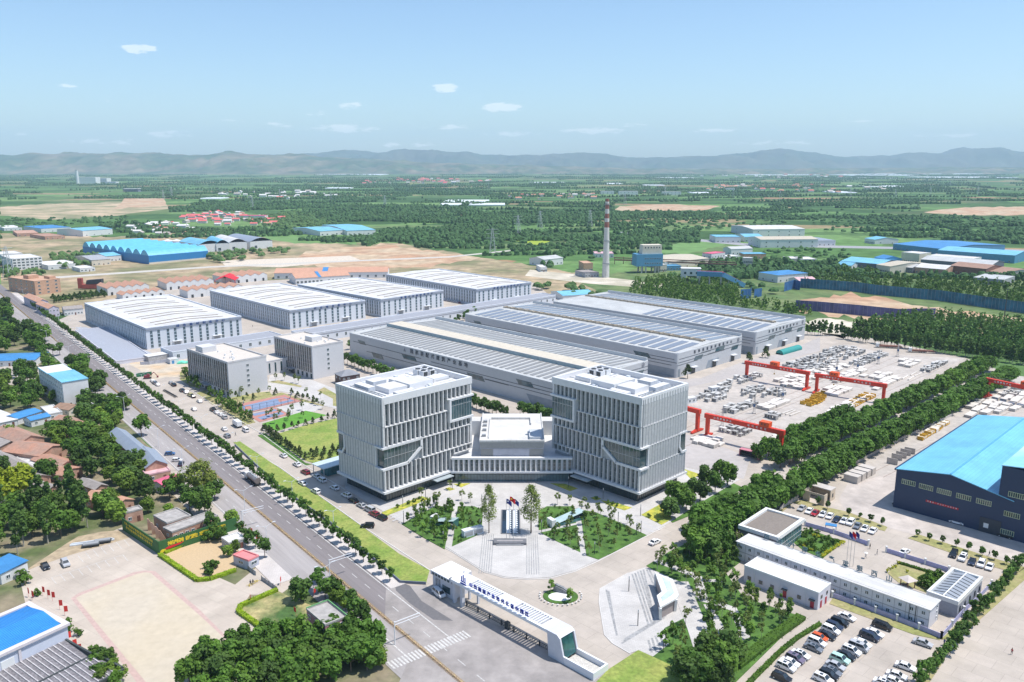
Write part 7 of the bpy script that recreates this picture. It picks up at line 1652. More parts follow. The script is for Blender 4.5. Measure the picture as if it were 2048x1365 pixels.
def crane(Ap, Bp, z, label, troll=.5, txt=('山西建筑产业', '现代化园区'), cant=0):
 A, B=P(*Ap, z), P(*Bp, z);d=B-A;L0=d.length;o=Vector((A.x, A.y, 0))
 t=thing('gantry_crane', label, 'gantry crane', o, math.atan2(d.y, d.x), 'red gantry cranes')
 part('beam', MB().box(-.8, -.9, z-2.0, L0+.8, .9, z), redm, t)
 for x in (0, L0-1.0):
  for y in (-.8, ):
   l=part('leg', MB().extr([(-.9, z-2.0), (.9, z-2.0), (.75, .9), (-.75, .9)], 'x', x-.1, x+1.3), redm, t)
   part('foot', MB().extr([(-4.6, .3), (4.6, .3), (4.6, .9), (1.2, 1.6), (-1.2, 1.6), (-4.6, .9)], 'x', x, x+1.1), redm, t)
   for yy in (-3.6, -2.6, 2.6, 3.6):w_=part('wheel', MB().box(x+.2, yy-.3, .05, x+.9, yy+.3, .5), dark, t)
 tr_=part('trolley_house', MB().box(L0*troll-2.2, -1.6, z+.1, L0*troll+2.2, 1.6, z+2.2), M('trolley_orange', (.72, .10, .02), .5), t)
 part('window', MB().box(L0*troll-1.2, -1.68, z+.9, L0*troll-.7, -1.6, z+1.5).box(L0*troll+.2, -1.68, z+.9, L0*troll+.7, -1.6, z+1.5), dark, tr_)
 mb=MB();mb.bar((0, .85, z+1.0), (L0, .85, z+1.0), .05);mb.bar((0, .85, z+.5), (L0, .85, z+.5), .04)
 for i in range(20):x=L0*i/19;mb.box(x-.03, .82, z, x+.03, .88, z+1.0)
 part('handrail', mb, steel, t);mb=MB()
 for i in range(22):mb.box(L0-.1, -.4, 1+i*.4, L0+.1, .0, 1.05+i*.4)
 part('ladder', mb, dark, t)
 ws=M('crane_lettering', (.75, .72, .68), .6, var=0)
 if txt:letters(txt[0], 1.0, ws, t, (L0*.1, -.93, z-1.0), (L0*.36, -.93, z-1.0), depth=.03);letters(txt[1], 1.0, ws, t, (L0*.55, -.93, z-1.0), (L0*.82, -.93, z-1.0), depth=.03)
 part('hook_block', MB().bar((L0*troll, 0, z-2), (L0*troll, 0, z-4.4), .06).box(L0*troll-.3, -.3, z-5, L0*troll+.3, .3, z-4.4), M('hook_yellow', (.6, .35, .03), .6), t)
crane((1414, 827), (1566, 861), 11.0, 'nearest red gantry crane, its orange trolley house far along the right', .78)
crane((1493, 722), (1617, 743), 10.5, 'red gantry crane before the middle grey hall, its trolley near the centre', .47)
crane((1633, 747), (1771, 768), 10.5, 'red gantry crane standing end to end right of the crane before the middle hall', .27)
crane((1290, 793), (1398, 819), 11.0, 'red gantry crane half hidden behind the right office tower', .3)
crane((1976, 756), (2120, 786), 10.5, 'red gantry crane at the right edge beside the sky blue roof', .55)
mb=MB()
for (a, b)in (((80, 600), (1290, 100)), ((60, 560), (1240, 90)), ((20, 640), (1300, 130)), ((-40, 560), (1080, 60)), ((420, 660), (1600, 150)), ((1150, 790), (2060, 340)), ((1210, 820), (2060, 380))):
 A, B=P(*z8(a)[0]), P(*z8(b)[0]);n=(B-A).normalized().cross(Vector((0, 0, 1)))*.18;mb.face([(v.x, v.y, .075)for v in (A-n, A+n, B+n, B-n)])
struct('crane_rails', mb, M('rail_brown', (.30, .24, .20), .7))
for (a, b)in ((610, 370), (440, 440), (250, 515), (1055, 195), (1180, 145), (1295, 100), (930, 210)):
 p=P(*z8((a, b))[0]);t=thing('yard_pylon', 'small lattice pole with a blue box between the crane rails', 'yard pole', p, 0, 'poles between the crane rails')
 mb=MB()
 for x in (-.5, .5):
  for y in (-.5, .5):mb.bar((x, y, 0), (x*.3, y*.3, 9), .1)
 for z_ in range(1, 8):mb.bar((-.45, -.45, z_), (.4, .4, z_+1), .07);mb.bar((.45, -.45, z_), (-.4, .4, z_+1), .07)
 part('lattice', mb, concrete, t);part('cabinet', MB().box(-.5, -.4, 3.4, .5, .4, 4.8), M('cabinet_blue', (.06, .12, .24), .6), t);part('base', MB().box(-.8, -.8, 0, .8, .8, .6), concrete, t)
pc=M('precast_pale', (.62, .58, .53), .85, var=.15, sc_=.6, ospread=.12);pg_=M('precast_grey', (.46, .45, .43), .85, var=.2, sc_=.7, ospread=.3);yl=M('rack_yellow', (.62, .36, .03), .6, var=.1)
def m_stack(w, d, n, h, mat):
 mb=MB()
 for i in range(n):mb.box(-w/2, -d/2, i*h*1.3+.12, w/2, d/2, i*h*1.3+.12+h)
 mb.box(-w*.35, -d/2+.1, 0, -w*.25, d/2-.1, .12);mb.box(w*.25, -d/2+.1, 0, w*.35, d/2-.1, .12)
 return mb.mesh('slabs', mat)
def m_cage(w, d, h, mat):
 mb=MB();mb.box(-w/2, -d/2, 0, w/2, d/2, .25);mb.box(-w/2, -d/2, h-.25, w/2, d/2, h)
 mb.box(-w/2, -d/2, .25, -w/2+.25, d/2, h-.25);mb.box(w/2-.25, -d/2, .25, w/2, d/2, h-.25);mb.box(-.1, -d/2+.2, .25, .1, d/2-.2, h-.25)
 return mb.mesh('block', mat)
ST={'precast_slab_stack':[m_stack(3.6, 2.4, 3, .22, pc), m_stack(3.2, 2.2, 4, .2, pc), m_stack(4.2, 2.4, 2, .25, pc)], 'precast_block':[m_cage(2.2, 1.4, 1.5, pg_), m_cage(1.6, 1.3, 1.2, pg_), m_cage(2.6, 1.2, 1.7, pg_)], 'precast_beam':[MB().extr([(-.35, 0), (.35, 0), (.35, .6), (.15, .7), (-.15, .7), (-.35, .6)], 'x', -5, 5).mesh('beam', pc)], 'steel_rack':[MB().box(-2.2, -.9, .3, 2.2, -.7, .5).box(-2.2, .7, .3, 2.2, .9, .5).box(-2.1, -.9, 0, -1.9, .9, 1.3).box(1.9, -.9, 0, 2.1, .9, 1.3).box(-.1, -.9, 0, .1, .9, 1.1).box(-1, -.9, .3, -.8, .9, .45).box(.8, -.9, .3, 1, .9, .45).mesh('rack', yl)]}
def stock(z, pts, n, kname, dm, where, rz=45, seed=1):
 r=random.Random(seed);base=[P(*q)for q in z(*pts)];A=base[0]
 c, s_=math.cos(rad(rz)), math.sin(rad(rz));q=[(v.x*c+v.y*s_, -v.x*s_+v.y*c)for v in base]
 x0, x1=min(a for a, b in q), max(a for a, b in q);y0, y1=min(b for a, b in q), max(b for a, b in q);out=[]
 dx, dy=dm;x=x0
 while x<x1:
  y=y0
  while y<y1:
   if inside(x, y, q):out.append((x, y))
   y+=dy
  x+=dx
 r.shuffle(out)
 for (x, y)in out[:n]:
  x+=r.uniform(-.5, .5);y+=r.uniform(-.4, .4);X, Y=x*c-y*s_, x*s_+y*c
  o=put(kname, r.choice(ST[kname]), None, (X, Y, .06), rad(rz)+r.uniform(-.06, .06)+(math.pi/2 if (kname=='precast_block' and r.random()<.3)else 0), r.uniform(1.15, 1.55)if kname!='precast_beam' else 1)
  tag(o, {'precast_slab_stack':'stack of pale concrete slabs ', 'precast_block':'open grey concrete block ', 'precast_beam':'long pale concrete beam ', 'steel_rack':'yellow steel storage rack '}[kname]+where, 'concrete part' if kname!='steel_rack' else 'storage rack', kname.replace('_', ' ')+'s '+where)
stock(z8, ((600, 165), (960, 42), (1120, 75), (780, 215)), 110, 'precast_block', (2.9, 3.0), 'in the crowded upper part of the crane yard', seed=1)
stock(z8, ((1000, 145), (1170, 80), (1260, 95), (1090, 165)), 38, 'precast_block', (2.8, 2.8), 'in the field by the second pole of the crane yard', seed=2)
stock(z8, ((560, 245), (690, 205), (770, 235), (760, 300), (640, 285)), 24, 'precast_slab_stack', (4.2, 3.4), 'under the middle crane', seed=3)
stock(z8, ((370, 315), (450, 290), (630, 310), (600, 355), (520, 355), (380, 345)), 26, 'precast_block', (3.1, 2.9), 'in the middle of the crane yard', seed=4)
stock(z8, ((90, 350), (250, 262), (330, 255), (250, 372), (110, 380)), 30, 'precast_block', (2.8, 2.8), 'by the small office cabins of the crane yard', seed=5)
stock(z8, ((330, 235), (480, 205), (500, 230), (350, 270)), 16, 'precast_block', (3.6, 3.4), 'along the left edge of the crane yard', seed=15)
stock(z8, ((240, 415), (420, 378), (500, 385), (330, 455)), 22, 'precast_block', (3.1, 3), 'behind the nearest crane', seed=6)
stock(z8, ((250, 545), (320, 512), (450, 560), (350, 590)), 12, 'precast_block', (4, 3), 'under the nearest crane', seed=7)
stock(z8, ((85, 605), (120, 578), (250, 605), (205, 660)), 14, 'precast_slab_stack', (3.8, 2.7), 'stacked beside the right office tower', seed=8)
stock(z8, ((490, 475), (530, 448), (610, 435), (585, 490)), 9, 'precast_block', (4, 3.4), 'right of the crane rails', seed=9)
stock(z8, ((590, 455), (680, 405), (720, 430), (640, 480)), 6, 'precast_beam', (12, 2.2), 'right of the crane rails', seed=10)
stock(z8, ((830, 330), (900, 280), (1050, 300), (950, 350)), 16, 'precast_slab_stack', (5, 4), 'under the right hand crane', seed=11)
stock(z8, ((1080, 215), (1250, 195), (1260, 225), (1140, 240)), 14, 'precast_slab_stack', (5, 4), 'above the right hand crane', seed=12)
stock(z8, ((1290, 120), (1430, 125), (1410, 165), (1320, 165)), 14, 'precast_slab_stack', (5, 4), 'at the far right of the crane yard', seed=13)
stock(z8, ((1430, 190), (1550, 135), (1610, 148), (1480, 200)), 24, 'precast_block', (3, 3), 'at the upper tree row\'s far end', seed=14)
stock(z8, ((1270, 245), (1400, 190), (1520, 180), (1390, 250)), 9, 'precast_beam', (12, 3.4), 'beside the upper tree row', seed=16)
stock(z8, ((620, 550), (790, 488), (870, 488), (690, 570)), 22, 'precast_slab_stack', (4.4, 3.6), 'beside the upper tree row', seed=17)
stock(z8, ((440, 630), (590, 565), (615, 590), (480, 665)), 12, 'precast_slab_stack', (4.6, 3.6), 'near the pink container', seed=18)
stock(z8, ((690, 385), (760, 350), (880, 362), (820, 400)), 10, 'steel_rack', (5, 3.6), 'in the open middle of the crane yard', seed=19)
stock(z8, ((750, 345), (820, 325), (900, 350), (860, 362)), 6, 'steel_rack', (5, 3.6), 'in the open middle of the crane yard', seed=20)
stock(z8, ((1010, 380), (1100, 335), (1200, 345), (1040, 410)), 12, 'steel_rack', (5, 3.6), 'along the upper tree row', seed=21)
stock(z8, ((1010, 370), (1100, 330), (1170, 340), (1040, 390)), 8, 'precast_slab_stack', (5, 4), 'among the yellow racks', seed=22)
stock(z8, ((840, 445), (960, 395), (1000, 420), (880, 470)), 6, 'precast_beam', (12, 3), 'before the upper tree row', seed=23)
stock(z8, ((1640, 480), (1760, 375), (1900, 330), (2060, 320), (2060, 420), (1800, 452)), 46, 'precast_slab_stack', (5.4, 4.2), 'in the right hand yard by the sky blue roof', seed=24)
stock(z8, ((1840, 350), (1960, 290), (2060, 290), (2060, 330)), 16, 'precast_block', (4.4, 4), 'in the right hand yard', seed=25)
stock(z8, ((1400, 590), (1560, 488), (1640, 505), (1470, 612)), 26, 'precast_slab_stack', (4.8, 3.8), 'left of the sky blue roof', seed=26)
stock(z8, ((1400, 600), (1560, 498), (1630, 515), (1470, 620)), 8, 'steel_rack', (5, 3.8), 'left of the sky blue roof', seed=27)
stock(z8, ((640, 245), (980, 110), (1030, 150), (720, 290)), 30, 'precast_slab_stack', (4.4, 3.2), 'in the upper middle of the crane yard', seed=31)
stock(z8, ((470, 400), (640, 350), (660, 380), (520, 430)), 16, 'precast_slab_stack', (4.4, 3.2), 'left of the nearest rails', seed=32)
stock(z8, ((900, 240), (1080, 170), (1110, 200), (940, 270)), 18, 'precast_slab_stack', (4.6, 3.4), 'beyond the right hand crane', seed=33)
stock(z8, ((860, 430), (1100, 330), (1180, 350), (900, 470)), 16, 'precast_slab_stack', (5, 3.6), 'in front of the upper tree row', seed=34)
stock(z8, ((1120, 280), (1280, 220), (1300, 260), (1180, 310)), 14, 'precast_slab_stack', (4.6, 3.4), 'right of the right hand crane', seed=35)
o=P(*z8((350, 690))[0]);t=thing('pink_container', 'open pink shipping container at the near corner of the crane yard', 'container', o, -rad(38));pk=M('container_pink', (.52, .20, .24), .7, var=.1)
part('shell', MB().box(0, 2.4, 0, 9, 2.6, 2.8).box(0, 0, 2.8, 9, 2.6, 3.0).box(0, 0, 0, .25, 2.4, 2.8).box(8.0, 0, 0, 9, 2.4, 2.8), pk, t);part('shelf', MB().box(.3, .4, 1.2, 7.9, 2.2, 1.4).box(.3, 1.8, 0, 7.9, 2.3, 2.6), dark, t)
for (a, b, l)in ((190, 320, 'white site cabin with a blue window in the crane yard'), (45, 385, 'white framed site cabin right behind the right office tower')):
 t=thing('site_cabin', l, 'cabin', P(*z8((a, b))[0]), rad(30));part('wall', MB().box(0, 0, 0, 6, 3, 2.9), white, t);part('roof', MB().box(-.2, -.2, 2.9, 6.2, 3.2, 3.1), roof_w, t);wrow(t, 'x', (1.5, 4.2), 1, win(1.4, 1.2, 2, 1));wrow(t, 'y', (1.5, ), 1, win(1.4, 1.2, 2, 1))
solo('arched_shelter', MB().extr([(2.6*math.cos(a)+2.6, .8+2.2*math.sin(a))for a in [3.1416*i/8 for i in range(9)]], 'x', 0, 24).box(0, .1, 0, 24, .25, .9).box(0, 5.0, 0, 24, 5.15, .9), M('teal_cover', (.03, .26, .24), .6, var=.08), 'teal arched rain shelter at the corner of the farthest grey hall', 'shelter', P(1566, 711), rad(42))
zK=Z(1540, 880, 6.827)
for i in range(4):
 p=P(*zK((1190+i*68, 610-i*38))[0]);t=thing('concrete_portal', 'open ended concrete frame in the row of four by the navy factory, '+['nearest', 'second', 'third', 'farthest'][i], 'concrete frame', p, rad(45), 'concrete frames')
 part('shell', MB().box(0, 0, 0, 3.4, .2, 2.6).box(0, .2, 0, .25, 5.4, 2.6).box(3.15, .2, 0, 3.4, 5.4, 2.6).box(0, 0, 2.6, 3.4, 5.6, 2.85), concrete, t)
for i, (a, b)in enumerate(((1590, 320), (1655, 262), (1715, 232), (1775, 195), (1832, 175))):
 solo('upright_slab', MB().box(0, 0, 0, 4.2, .22, 2.6), concrete, 'upright concrete wall panel in the line beyond the frames, '+ORD[i]+' from the near end', 'concrete panel', P(*zK((a, b))[0]), -rad(38), 'upright concrete panels')
p=P(*zK((735, 905))[0]);t=thing('sample_house', 'roofless sample house of pale concrete panels with a big open doorway', 'sample house', p, rad(45));beige=M('beige_panel', (.55, .46, .35), .85, var=.1)
part('wall', MB().box(-.1, 0, 0, .1, 2.2, 4).box(-.1, 5.4, 0, .1, 8.0, 4).box(-.1, 2.2, 3.2, .1, 5.4, 4).box(.1, 0, 0, 2.4, .25, 4).box(5, 0, 0, 9, .25, 4.2).box(8.8, .25, 0, 9, 8, 4.2).box(.1, 7.8, 0, 8.8, 8, 4), beige, t)
part('half_roof', MB().box(5, 0, 4.2, 9.2, 8, 4.5), concrete, t);part('window', MB().box(6.4, -.06, 1.4, 7.4, 0, 2.8), dark, t)
for i in range(6):
 solo('leaning_slab', MB().extr([(0, 0), (2.2, 0), (2.6, 2.0), (2.3, 2.1)], 'y', 0, .25), concrete, 'concrete panel leaning at the near end of the low wall', 'concrete panel', P(*zK((120+i*40, 960-i*24))[0]), rad(30), 'leaning concrete panels')
fence_px('yard_wall', 'low pale concrete wall between the lower tree row and the yard', 'wall', [(1462, 1042), (1500, 1020), (1592, 992), (1640, 965), (1713, 928), (1795, 884), (1905, 832)], 1.3, concrete, concrete, 4, .2)
fence_px('boundary_wall', 'low dark wall between the roadside lawn and the main road pavement', 'wall', [(470, 892), (556, 974), (680, 1062), (801, 1167), (852, 1170)], .9, M('slate_blue_wall', (.16, .18, .24), .8), grey, 6, .25)
lil=M('lilac_fence', (.36, .36, .56), .6, var=.15, sc_=.8)
for (pts, lab)in (((570, 378), (765, 432), (998, 512)), 'lilac fence with white capped posts along the upper side of the flag court, left part'), (((1118, 556), (1245, 596), (1380, 638), (1540, 690)), 'lilac fence with white capped posts along the upper side of the flag court, right part'), (((755, 862), (905, 912), (1045, 965), (1190, 1020), (1338, 1078), (1490, 1140)), 'blue and white fence along the near side of the long prefab'), (((1490, 1140), (1560, 1060), (1640, 965), (1735, 880), (1825, 785)), 'blue and white fence along the right side of the glass roofed building'):
 t=fence_px('yard_fence', lab, 'fence', z7(*pts), 1.5, lil, white2, 5.5)
 mb=MB()
 for q in z7(*pts):v=P(*q);mb.box(v.x-.22, v.y-.22, 0, v.x+.22, v.y+.22, 1.9);mb.box(v.x-.32, v.y-.32, 1.9, v.x+.32, v.y+.32, 2.1)
 part('capped_post_row', mb, white2, t)
def flag(p, h, colr, label, group, w=2.4, star=False):
 t=thing('flag_pole', label, 'flag', (p.x, p.y, .2), 0, group);part('pole', MB().cyl(0, 0, 0, h, .09, .05, 8), steel, t);mb=MB();n=6
 for i in range(n):
  f0, f1=i/n, (i+1)/n;g=lambda f:(w*f*.72, .28*math.sin(f*6)-.2*f, -1.0*f*f)
  a, b=g(f0), g(f1)
  for dy in (0, .03):mb.face([(a[0], a[1]+dy, h-.1+a[2]), (b[0], b[1]+dy, h-.1+b[2]), (b[0], b[1]+dy, h-1.7+b[2]), (a[0], a[1]+dy, h-1.7+a[2])])
 fl=part('flag_cloth', mb, colr, t)
 if star:part('flag_emblem', MB().cyl(0, 0, 0, .04, .3, k=5), star, fl, (.55, -.02, h-.85)).rotation_euler=(math.pi/2, 0, 0)
fb, fr_=M('flag_blue', (.02, .03, .20), .8, var=0), M('flag_red', (.60, .01, .02), .8, var=0)
for (a, c, l, s_)in ((655, fb, 'left', white2), (741, fr_, 'middle', M('star_yellow', (.8, .6, .02), .7, var=0)), (831, fb, 'right', white2)):flag(P(*Z(960, 990, 12.4)((a, 1165))[0]), 15.5 if c is fr_ else 14.7, c, l+' of the three flag poles before the fountain, flying a '+('red' if c is fr_ else 'dark blue')+' flag', 'plaza flag poles', star=s_)
for (a, c, l)in ((850, fb, 'left'), (872, fr_, 'middle'), (895, fb, 'right')):flag(P(*z7((a, 655))[0]), 11.5, c, l+' of the three thin flag poles behind the long prefab', 'prefab yard flag poles', 1.5)
t=thing('fountain', 'long dark sunken fountain basin with two rows of white water jets', 'fountain', P(*z1((915, 415))[0]));q0=P(*z1((840, 415))[0]);q1=P(*z1((985, 232))[0]);hw=abs(q0 .x-t.location.x);dl=q1 .y-q0 .y
part('rim', MB().box(-hw, 0, .17, hw, .35, .3).box(-hw, dl-.35, .17, hw, dl, .3).box(-hw, .35, .17, -hw+.35, dl-.35, .3).box(hw-.35, .35, .17, hw, dl-.35, .3), granite, t)
part('water', MB().box(-hw+.35, .35, .0, hw-.35, dl-.35, .22), M('fountain_water', (.012, .025, .045), .06, var=.3, sc_=1, spec=.8), t);mb=MB();r=random.Random(4)
for x in (-hw*.30, hw*.36):
 mb.box(x-.45, .5, .22, x+.45, dl-.5, .26)
 for i in range(11):y=1+(dl-2)*i/10;mb.cyl(x+.5, y, .2, 1.5, .22, .05, 6);mb.cyl(x+.8, y, .2, .5, .5, .2, 6)
part('water_jets', mb, M('white_water', (.78, .80, .82), .5, var=.05), t)
p=P(*z1((910, 500))[0]);t=thing('podium', 'low dark stone podium at the foot of the flag poles', 'podium', p);part('block', MB().box(-5.3, 0, .16, 5.3, 3.2, 1.0), granite, t);part('step', MB().box(-4.4, -.3, .16, 4.4, -.01, .5), grey, t);part('plaque', MB().box(-3.6, -.02, .55, 3.6, .0, .85).box(-4.2, 1.2, 1.0, 4.2, 2.0, 1.03), M('bronze_plaque', (.35, .33, .32), .4), t)
zL=Z(820, 1100, 4.267);c0=P(*zL((1285, 400))[0])
mb=MB();mb.prism([(c0 .x+5.0*math.cos(a), c0 .y+4.2*math.sin(a))for a in [6.2832*i/30 for i in range(30)]], 0, .22);struct('island_lawn', mb, lawn2)
mb=MB();mb.prism([(c0 .x-.2+3.3*math.cos(a), c0 .y-.4+2.4*math.sin(a))for a in [6.2832*i/30 for i in range(30)]], .2, .26);struct('island_gravel', mb, white2)
r=random.Random(9);mb=MB();pr=[(-4.2, 0), (-4.0, 2.3), (-3.0, 3.0), (-1.4, 2.5), (.4, 2.2), (2.0, 1.5), (3.6, 1.2), (4.3, .5), (4.4, 0)]
mb.extr(pr, 'y', 0, 1.3);mb.extr([(a*.9, b*.8)for a, b in pr], 'y', -.5, 0);mb.extr([(a*.85, b*.85)for a, b in pr], 'y', 1.3, 1.8)
solo('landscape_rock', mb, M('grey_rock', (.22, .23, .24), .9, var=.35, sc_=1.2, bump=.3), 'long grey landscape rock between two round trees on the gate island', 'rock', c0+Vector((.4, 1.9, .2)), -rad(24)).scale=(.62, .62, .75)
for (a, b, l)in ((1200, 362, 'left'), (1368, 440, 'right')):tree('garden_tree', P(*zL((a, b))[0], .2), 'round dark tree at the '+l+' end of the rock on the gate island', None, .95, sz=.75)
for i in range(17):
 a=rad(165+i*13.5);p=c0+Vector((6.0*math.cos(a), 5.3*math.sin(a), .05));t=thing('bollard', 'small stone bollard in the ring round the gate island', 'bollard', p, 0, 'bollards round the gate island');part('post', MB().cyl(0, 0, 0, .5, .22, .18, 8), concrete, t);part('cap', MB().cyl(0, 0, .5, .62, .26, .1, 8), white2, t)
p=P(*z1((565, 448))[0]);t=thing('equipment_cabinet', 'long pale blue white cabinet with a louvred side in the left inner bed', 'cabinet', (p.x, p.y, .24), rad(32));part('body', MB().box(0, 0, 0, 7.2, 2.0, 2.2), M('pale_blue_cabinet', (.62, .68, .72), .5), t);part('lid', MB().box(-.1, -.1, 2.2, 7.3, 2.1, 2.35), white, t);part('louvre_row', MB().box(.3, -.05, .4, 3.2, 0, 1.8).box(3.6, -.05, .4, 6.9, 0, 1.8), grey, t)
for (a, b, lx_, rz_, l)in ((1262, 365, 12, 32, 'long glazed stair shelter with a pale glass roof in the right inner bed'), (330, 345, 8, -30, 'glazed stair shelter with a pale glass roof hidden among trees in the left outer bed')):
 p=P(*z1((a, b))[0]);t=thing('glass_shelter', l, 'glass shelter', (p.x, p.y, .24), rad(rz_));part('glass_roof', MB().extr([(0, 1.0), (lx_, 2.9), (lx_, 3.0), (0, 1.1)], 'y', 0, 3.6), M('pale_glass_roof', (.42, .54, .55), .15), t)
 part('glass_wall', MB().box(0, 0, 0, lx_, .08, 1.0).box(0, 3.52, 0, lx_, 3.6, 1.0).box(lx_-.1, .1, 0, lx_, 3.5, 2.8), tealglass, t);part('end_block', MB().box(-1.6, .2, 0, 0, 3.4, 2.6), white, t)
p=P(*z7((1262, 790))[0]);t=thing('gazebo', 'small timber gazebo with a pale square roof in the little garden', 'gazebo', (p.x, p.y, .14), rad(20))
for x in (-1.3, 1.3):
 for y in (-1.3, 1.3):part('post', MB().box(x-.1, y-.1, 0, x+.1, y+.1, 2.4), M('brown_door'), t)
part('roof', hip(MB(), -1.5, -1.5, 1.5, 1.5, 2.4, 3.3, .4), M('gazebo_roof', (.52, .46, .42), .8), t);part('bench', MB().box(-1.1, .6, .3, 1.1, 1.1, .45), M('brown_door'), t)
solo('ping_pong_shelter', MB().box(0, 0, 1.9, 3.6, 2.2, 2.1).box(.1, .1, 0, .2, .2, 1.9).box(3.4, .1, 0, 3.5, .2, 1.9).box(.1, 2.0, 0, .2, 2.1, 1.9).box(3.4, 2.0, 0, 3.5, 2.1, 1.9), bluer, 'small bright blue canopy above the lilac fence', 'canopy', P(*z7((705, 410))[0]), -rad(25))
def hedge(pts, w, h, mat, label, z0=.05, n_per=22):
 q=[P(a, b)for a, b in pts];t=thing('hedge', label, 'hedge', (0, 0, 0));mb=MB();r=random.Random(len(pts));v=[];f=[]
 for i in range(len(q)-1):
  d=q[i+1]-q[i];L0=d.length;d.normalize();n=Vector((d.y, -d.x, 0));mb.prism([(u.x, u.y)for u in (q[i]-n*w*.42, q[i]+n*w*.42, q[i+1]+n*w*.42, q[i+1]-n*w*.42)], z0, h*.92)
  for k in range(int(L0*n_per)):
   s_=r.uniform(-.55, .55)*w;zz=h*r.uniform(.85, 1.08)if abs(s_)<.42*w else h*r.uniform(.1, 1);p=q[i]+d*r.uniform(-.2, L0+.2)+n*s_+Vector((0, 0, zz))
   nr=Vector((r.gauss(0, 1), r.gauss(0, 1), r.gauss(.8, .6))).normalized();a=nr.cross(Vector((1, .3, .2))).normalized();b=nr.cross(a);sz=r.uniform(.1, .24);c=len(v)
   v+=[tuple(p-a*sz), tuple(p-b*sz), tuple(p+a*sz), tuple(p+b*sz)];f.append((c, c+1, c+2, c+3))
 part('core', mb, mat, t);me=bpy.data.meshes.new('leaves');me.from_pydata(v, [], f);me.materials.append(mat);put('leaves', me, t)
hedge([(320, 1112), (352, 1134), (395, 1163), (420, 1161), (471, 1143)], 1.6, 1.0, lf_hedge, 'bright green clipped hedge round the near side of the raked soil plot')
hedge([(330, 1108), (398, 1080)], 1.3, .9, lf_hedge, 'bright green clipped hedge at the foot of the sunlit hoarding')
hedge(z6((870, 548), (545, 688), (525, 740), (770, 915), (900, 975)), 1.6, 1.0, lf_hedge, 'bright green clipped hedge round the rough grass beside the pink house')
hedge(z2((1880, 700), (1600, 900), (1300, 1140)), 3.2, 1.2, lf_hedge2, 'long green hedge at the right edge of the east garden')
hedge(z2((2048, 760), (1850, 880), (1700, 1000), (1520, 1180), (1400, 1300)), 1.2, .9, lf_hedge2, 'straggling green hedge between the concrete lane and the big car park')
hedge(z7((1200, 632), (1480, 716)), .9, .8, lf_hedge2, 'green and yellow hedge at the upper side of the gazebo garden')
hedge(z7((640, 450), (820, 492)), .9, .8, lf_hedge2, 'green hedge at the upper side of the courtyard garden')
fence_px('court_fence', 'tall dark mesh fence along the near side of the sports court', 'fence', z4((660, 985), (745, 1065), (1385, 935)), 3.2, None or M('dark_mesh', (.05, .06, .08), .6, var=0), dark, 7, .02)if False else None
t=thing('court_fence', 'tall dark post and rail fence round the blue and red sports court', 'fence', (0, 0, 0));mb=MB();q=[P(*a)for a in z4((658, 985), (745, 1068), (1385, 935))]
for i in range(2):
 d=q[i+1]-q[i];n=max(2, int(d.length/3.6))
 for k in range(n+1):v=q[i]+d*(k/n);mb.box(v.x-.07, v.y-.07, 0, v.x+.07, v.y+.07, 3.6)
 for z_ in (1.0, 1.8, 3.5):mb.bar(q[i]+Vector((0, 0, z_)), q[i+1]+Vector((0, 0, z_)), .07)
part('post_and_rail', mb, dark, t)
for (a, b, l)in ((1245, 905, 'far'), (700, 1010, 'near')):t=thing('basketball_hoop', 'basketball stand at the '+l+' end of the sports court', 'basketball stand', P(*z4((a, b))[0]), rad(30));part('post', MB().bar((0, 0, 0), (1.2, 0, 3), .2), M('stand_blue', (.03, .08, .35), .6), t);part('board', MB().box(1.2, -.9, 2.7, 1.3, .9, 3.8), white2, t)
for i, (a, b)in enumerate(((815, 150), (920, 118))):t=thing('handcart', 'dark flat trailer on the soil verge of the schoolyard, '+['left', 'right'][i]+' of two', 'trailer', P(*z5((a, b))[0]), rad(20), 'trailers on the verge');part('bed', MB().box(-2.6, -1, .6, 2.6, 1, .9), dark, t);part('load', MB().box(-2.3, -.8, .9, 2.3, .8, 1.3), grey, t);part('wheel', MB().cyl(0, -1.1, 0, .1, .1).box(-.4, -1.15, 0, .4, -1, .6).box(-.4, 1, 0, .4, 1.15, .6), rubber, t)
solo('pipe_stack', MB().bar((0, 0, .3), (13, 0, .3), .4).bar((0, .6, .3), (13, .6, .3), .4).bar((.5, .3, .7), (12.5, .3, .7), .4).bar((1, 1.2, .3), (12, 1.2, .3), .4), M('pipe_white', (.62, .66, .70), .4), 'stack of long white pipes beside the poplars at the schoolyard', 'pipe stack', P(*z5((625, 150))[0]), rad(20))
for (a, b)in ((645, 495), (672, 480), (620, 510), (690, 470)):solo('bollard', MB().cyl(0, 0, 0, .8, .12).bar((-.8, 0, .5), (.8, 0, .5), .1), M('barrier_yellow', (.6, .45, .03), .6, var=0), 'yellow barrier post in the schoolyard gateway', 'bollard', P(*z6((a, b))[0]), 0, 'yellow barrier posts')
fence_px('sliding_gate', 'grey sliding gate at the schoolyard entrance, upper part by the guard booth', 'gate', z6((590, 345), (680, 410)), 1.4, grey, dark, 2);fence_px('sliding_gate', 'grey sliding gate at the schoolyard entrance, lower part by the hedge', 'gate', z6((730, 450), (870, 545)), 1.3, grey, dark, 2)
redf=M('red_cloth', (.60, .04, .03), .8, var=.1)
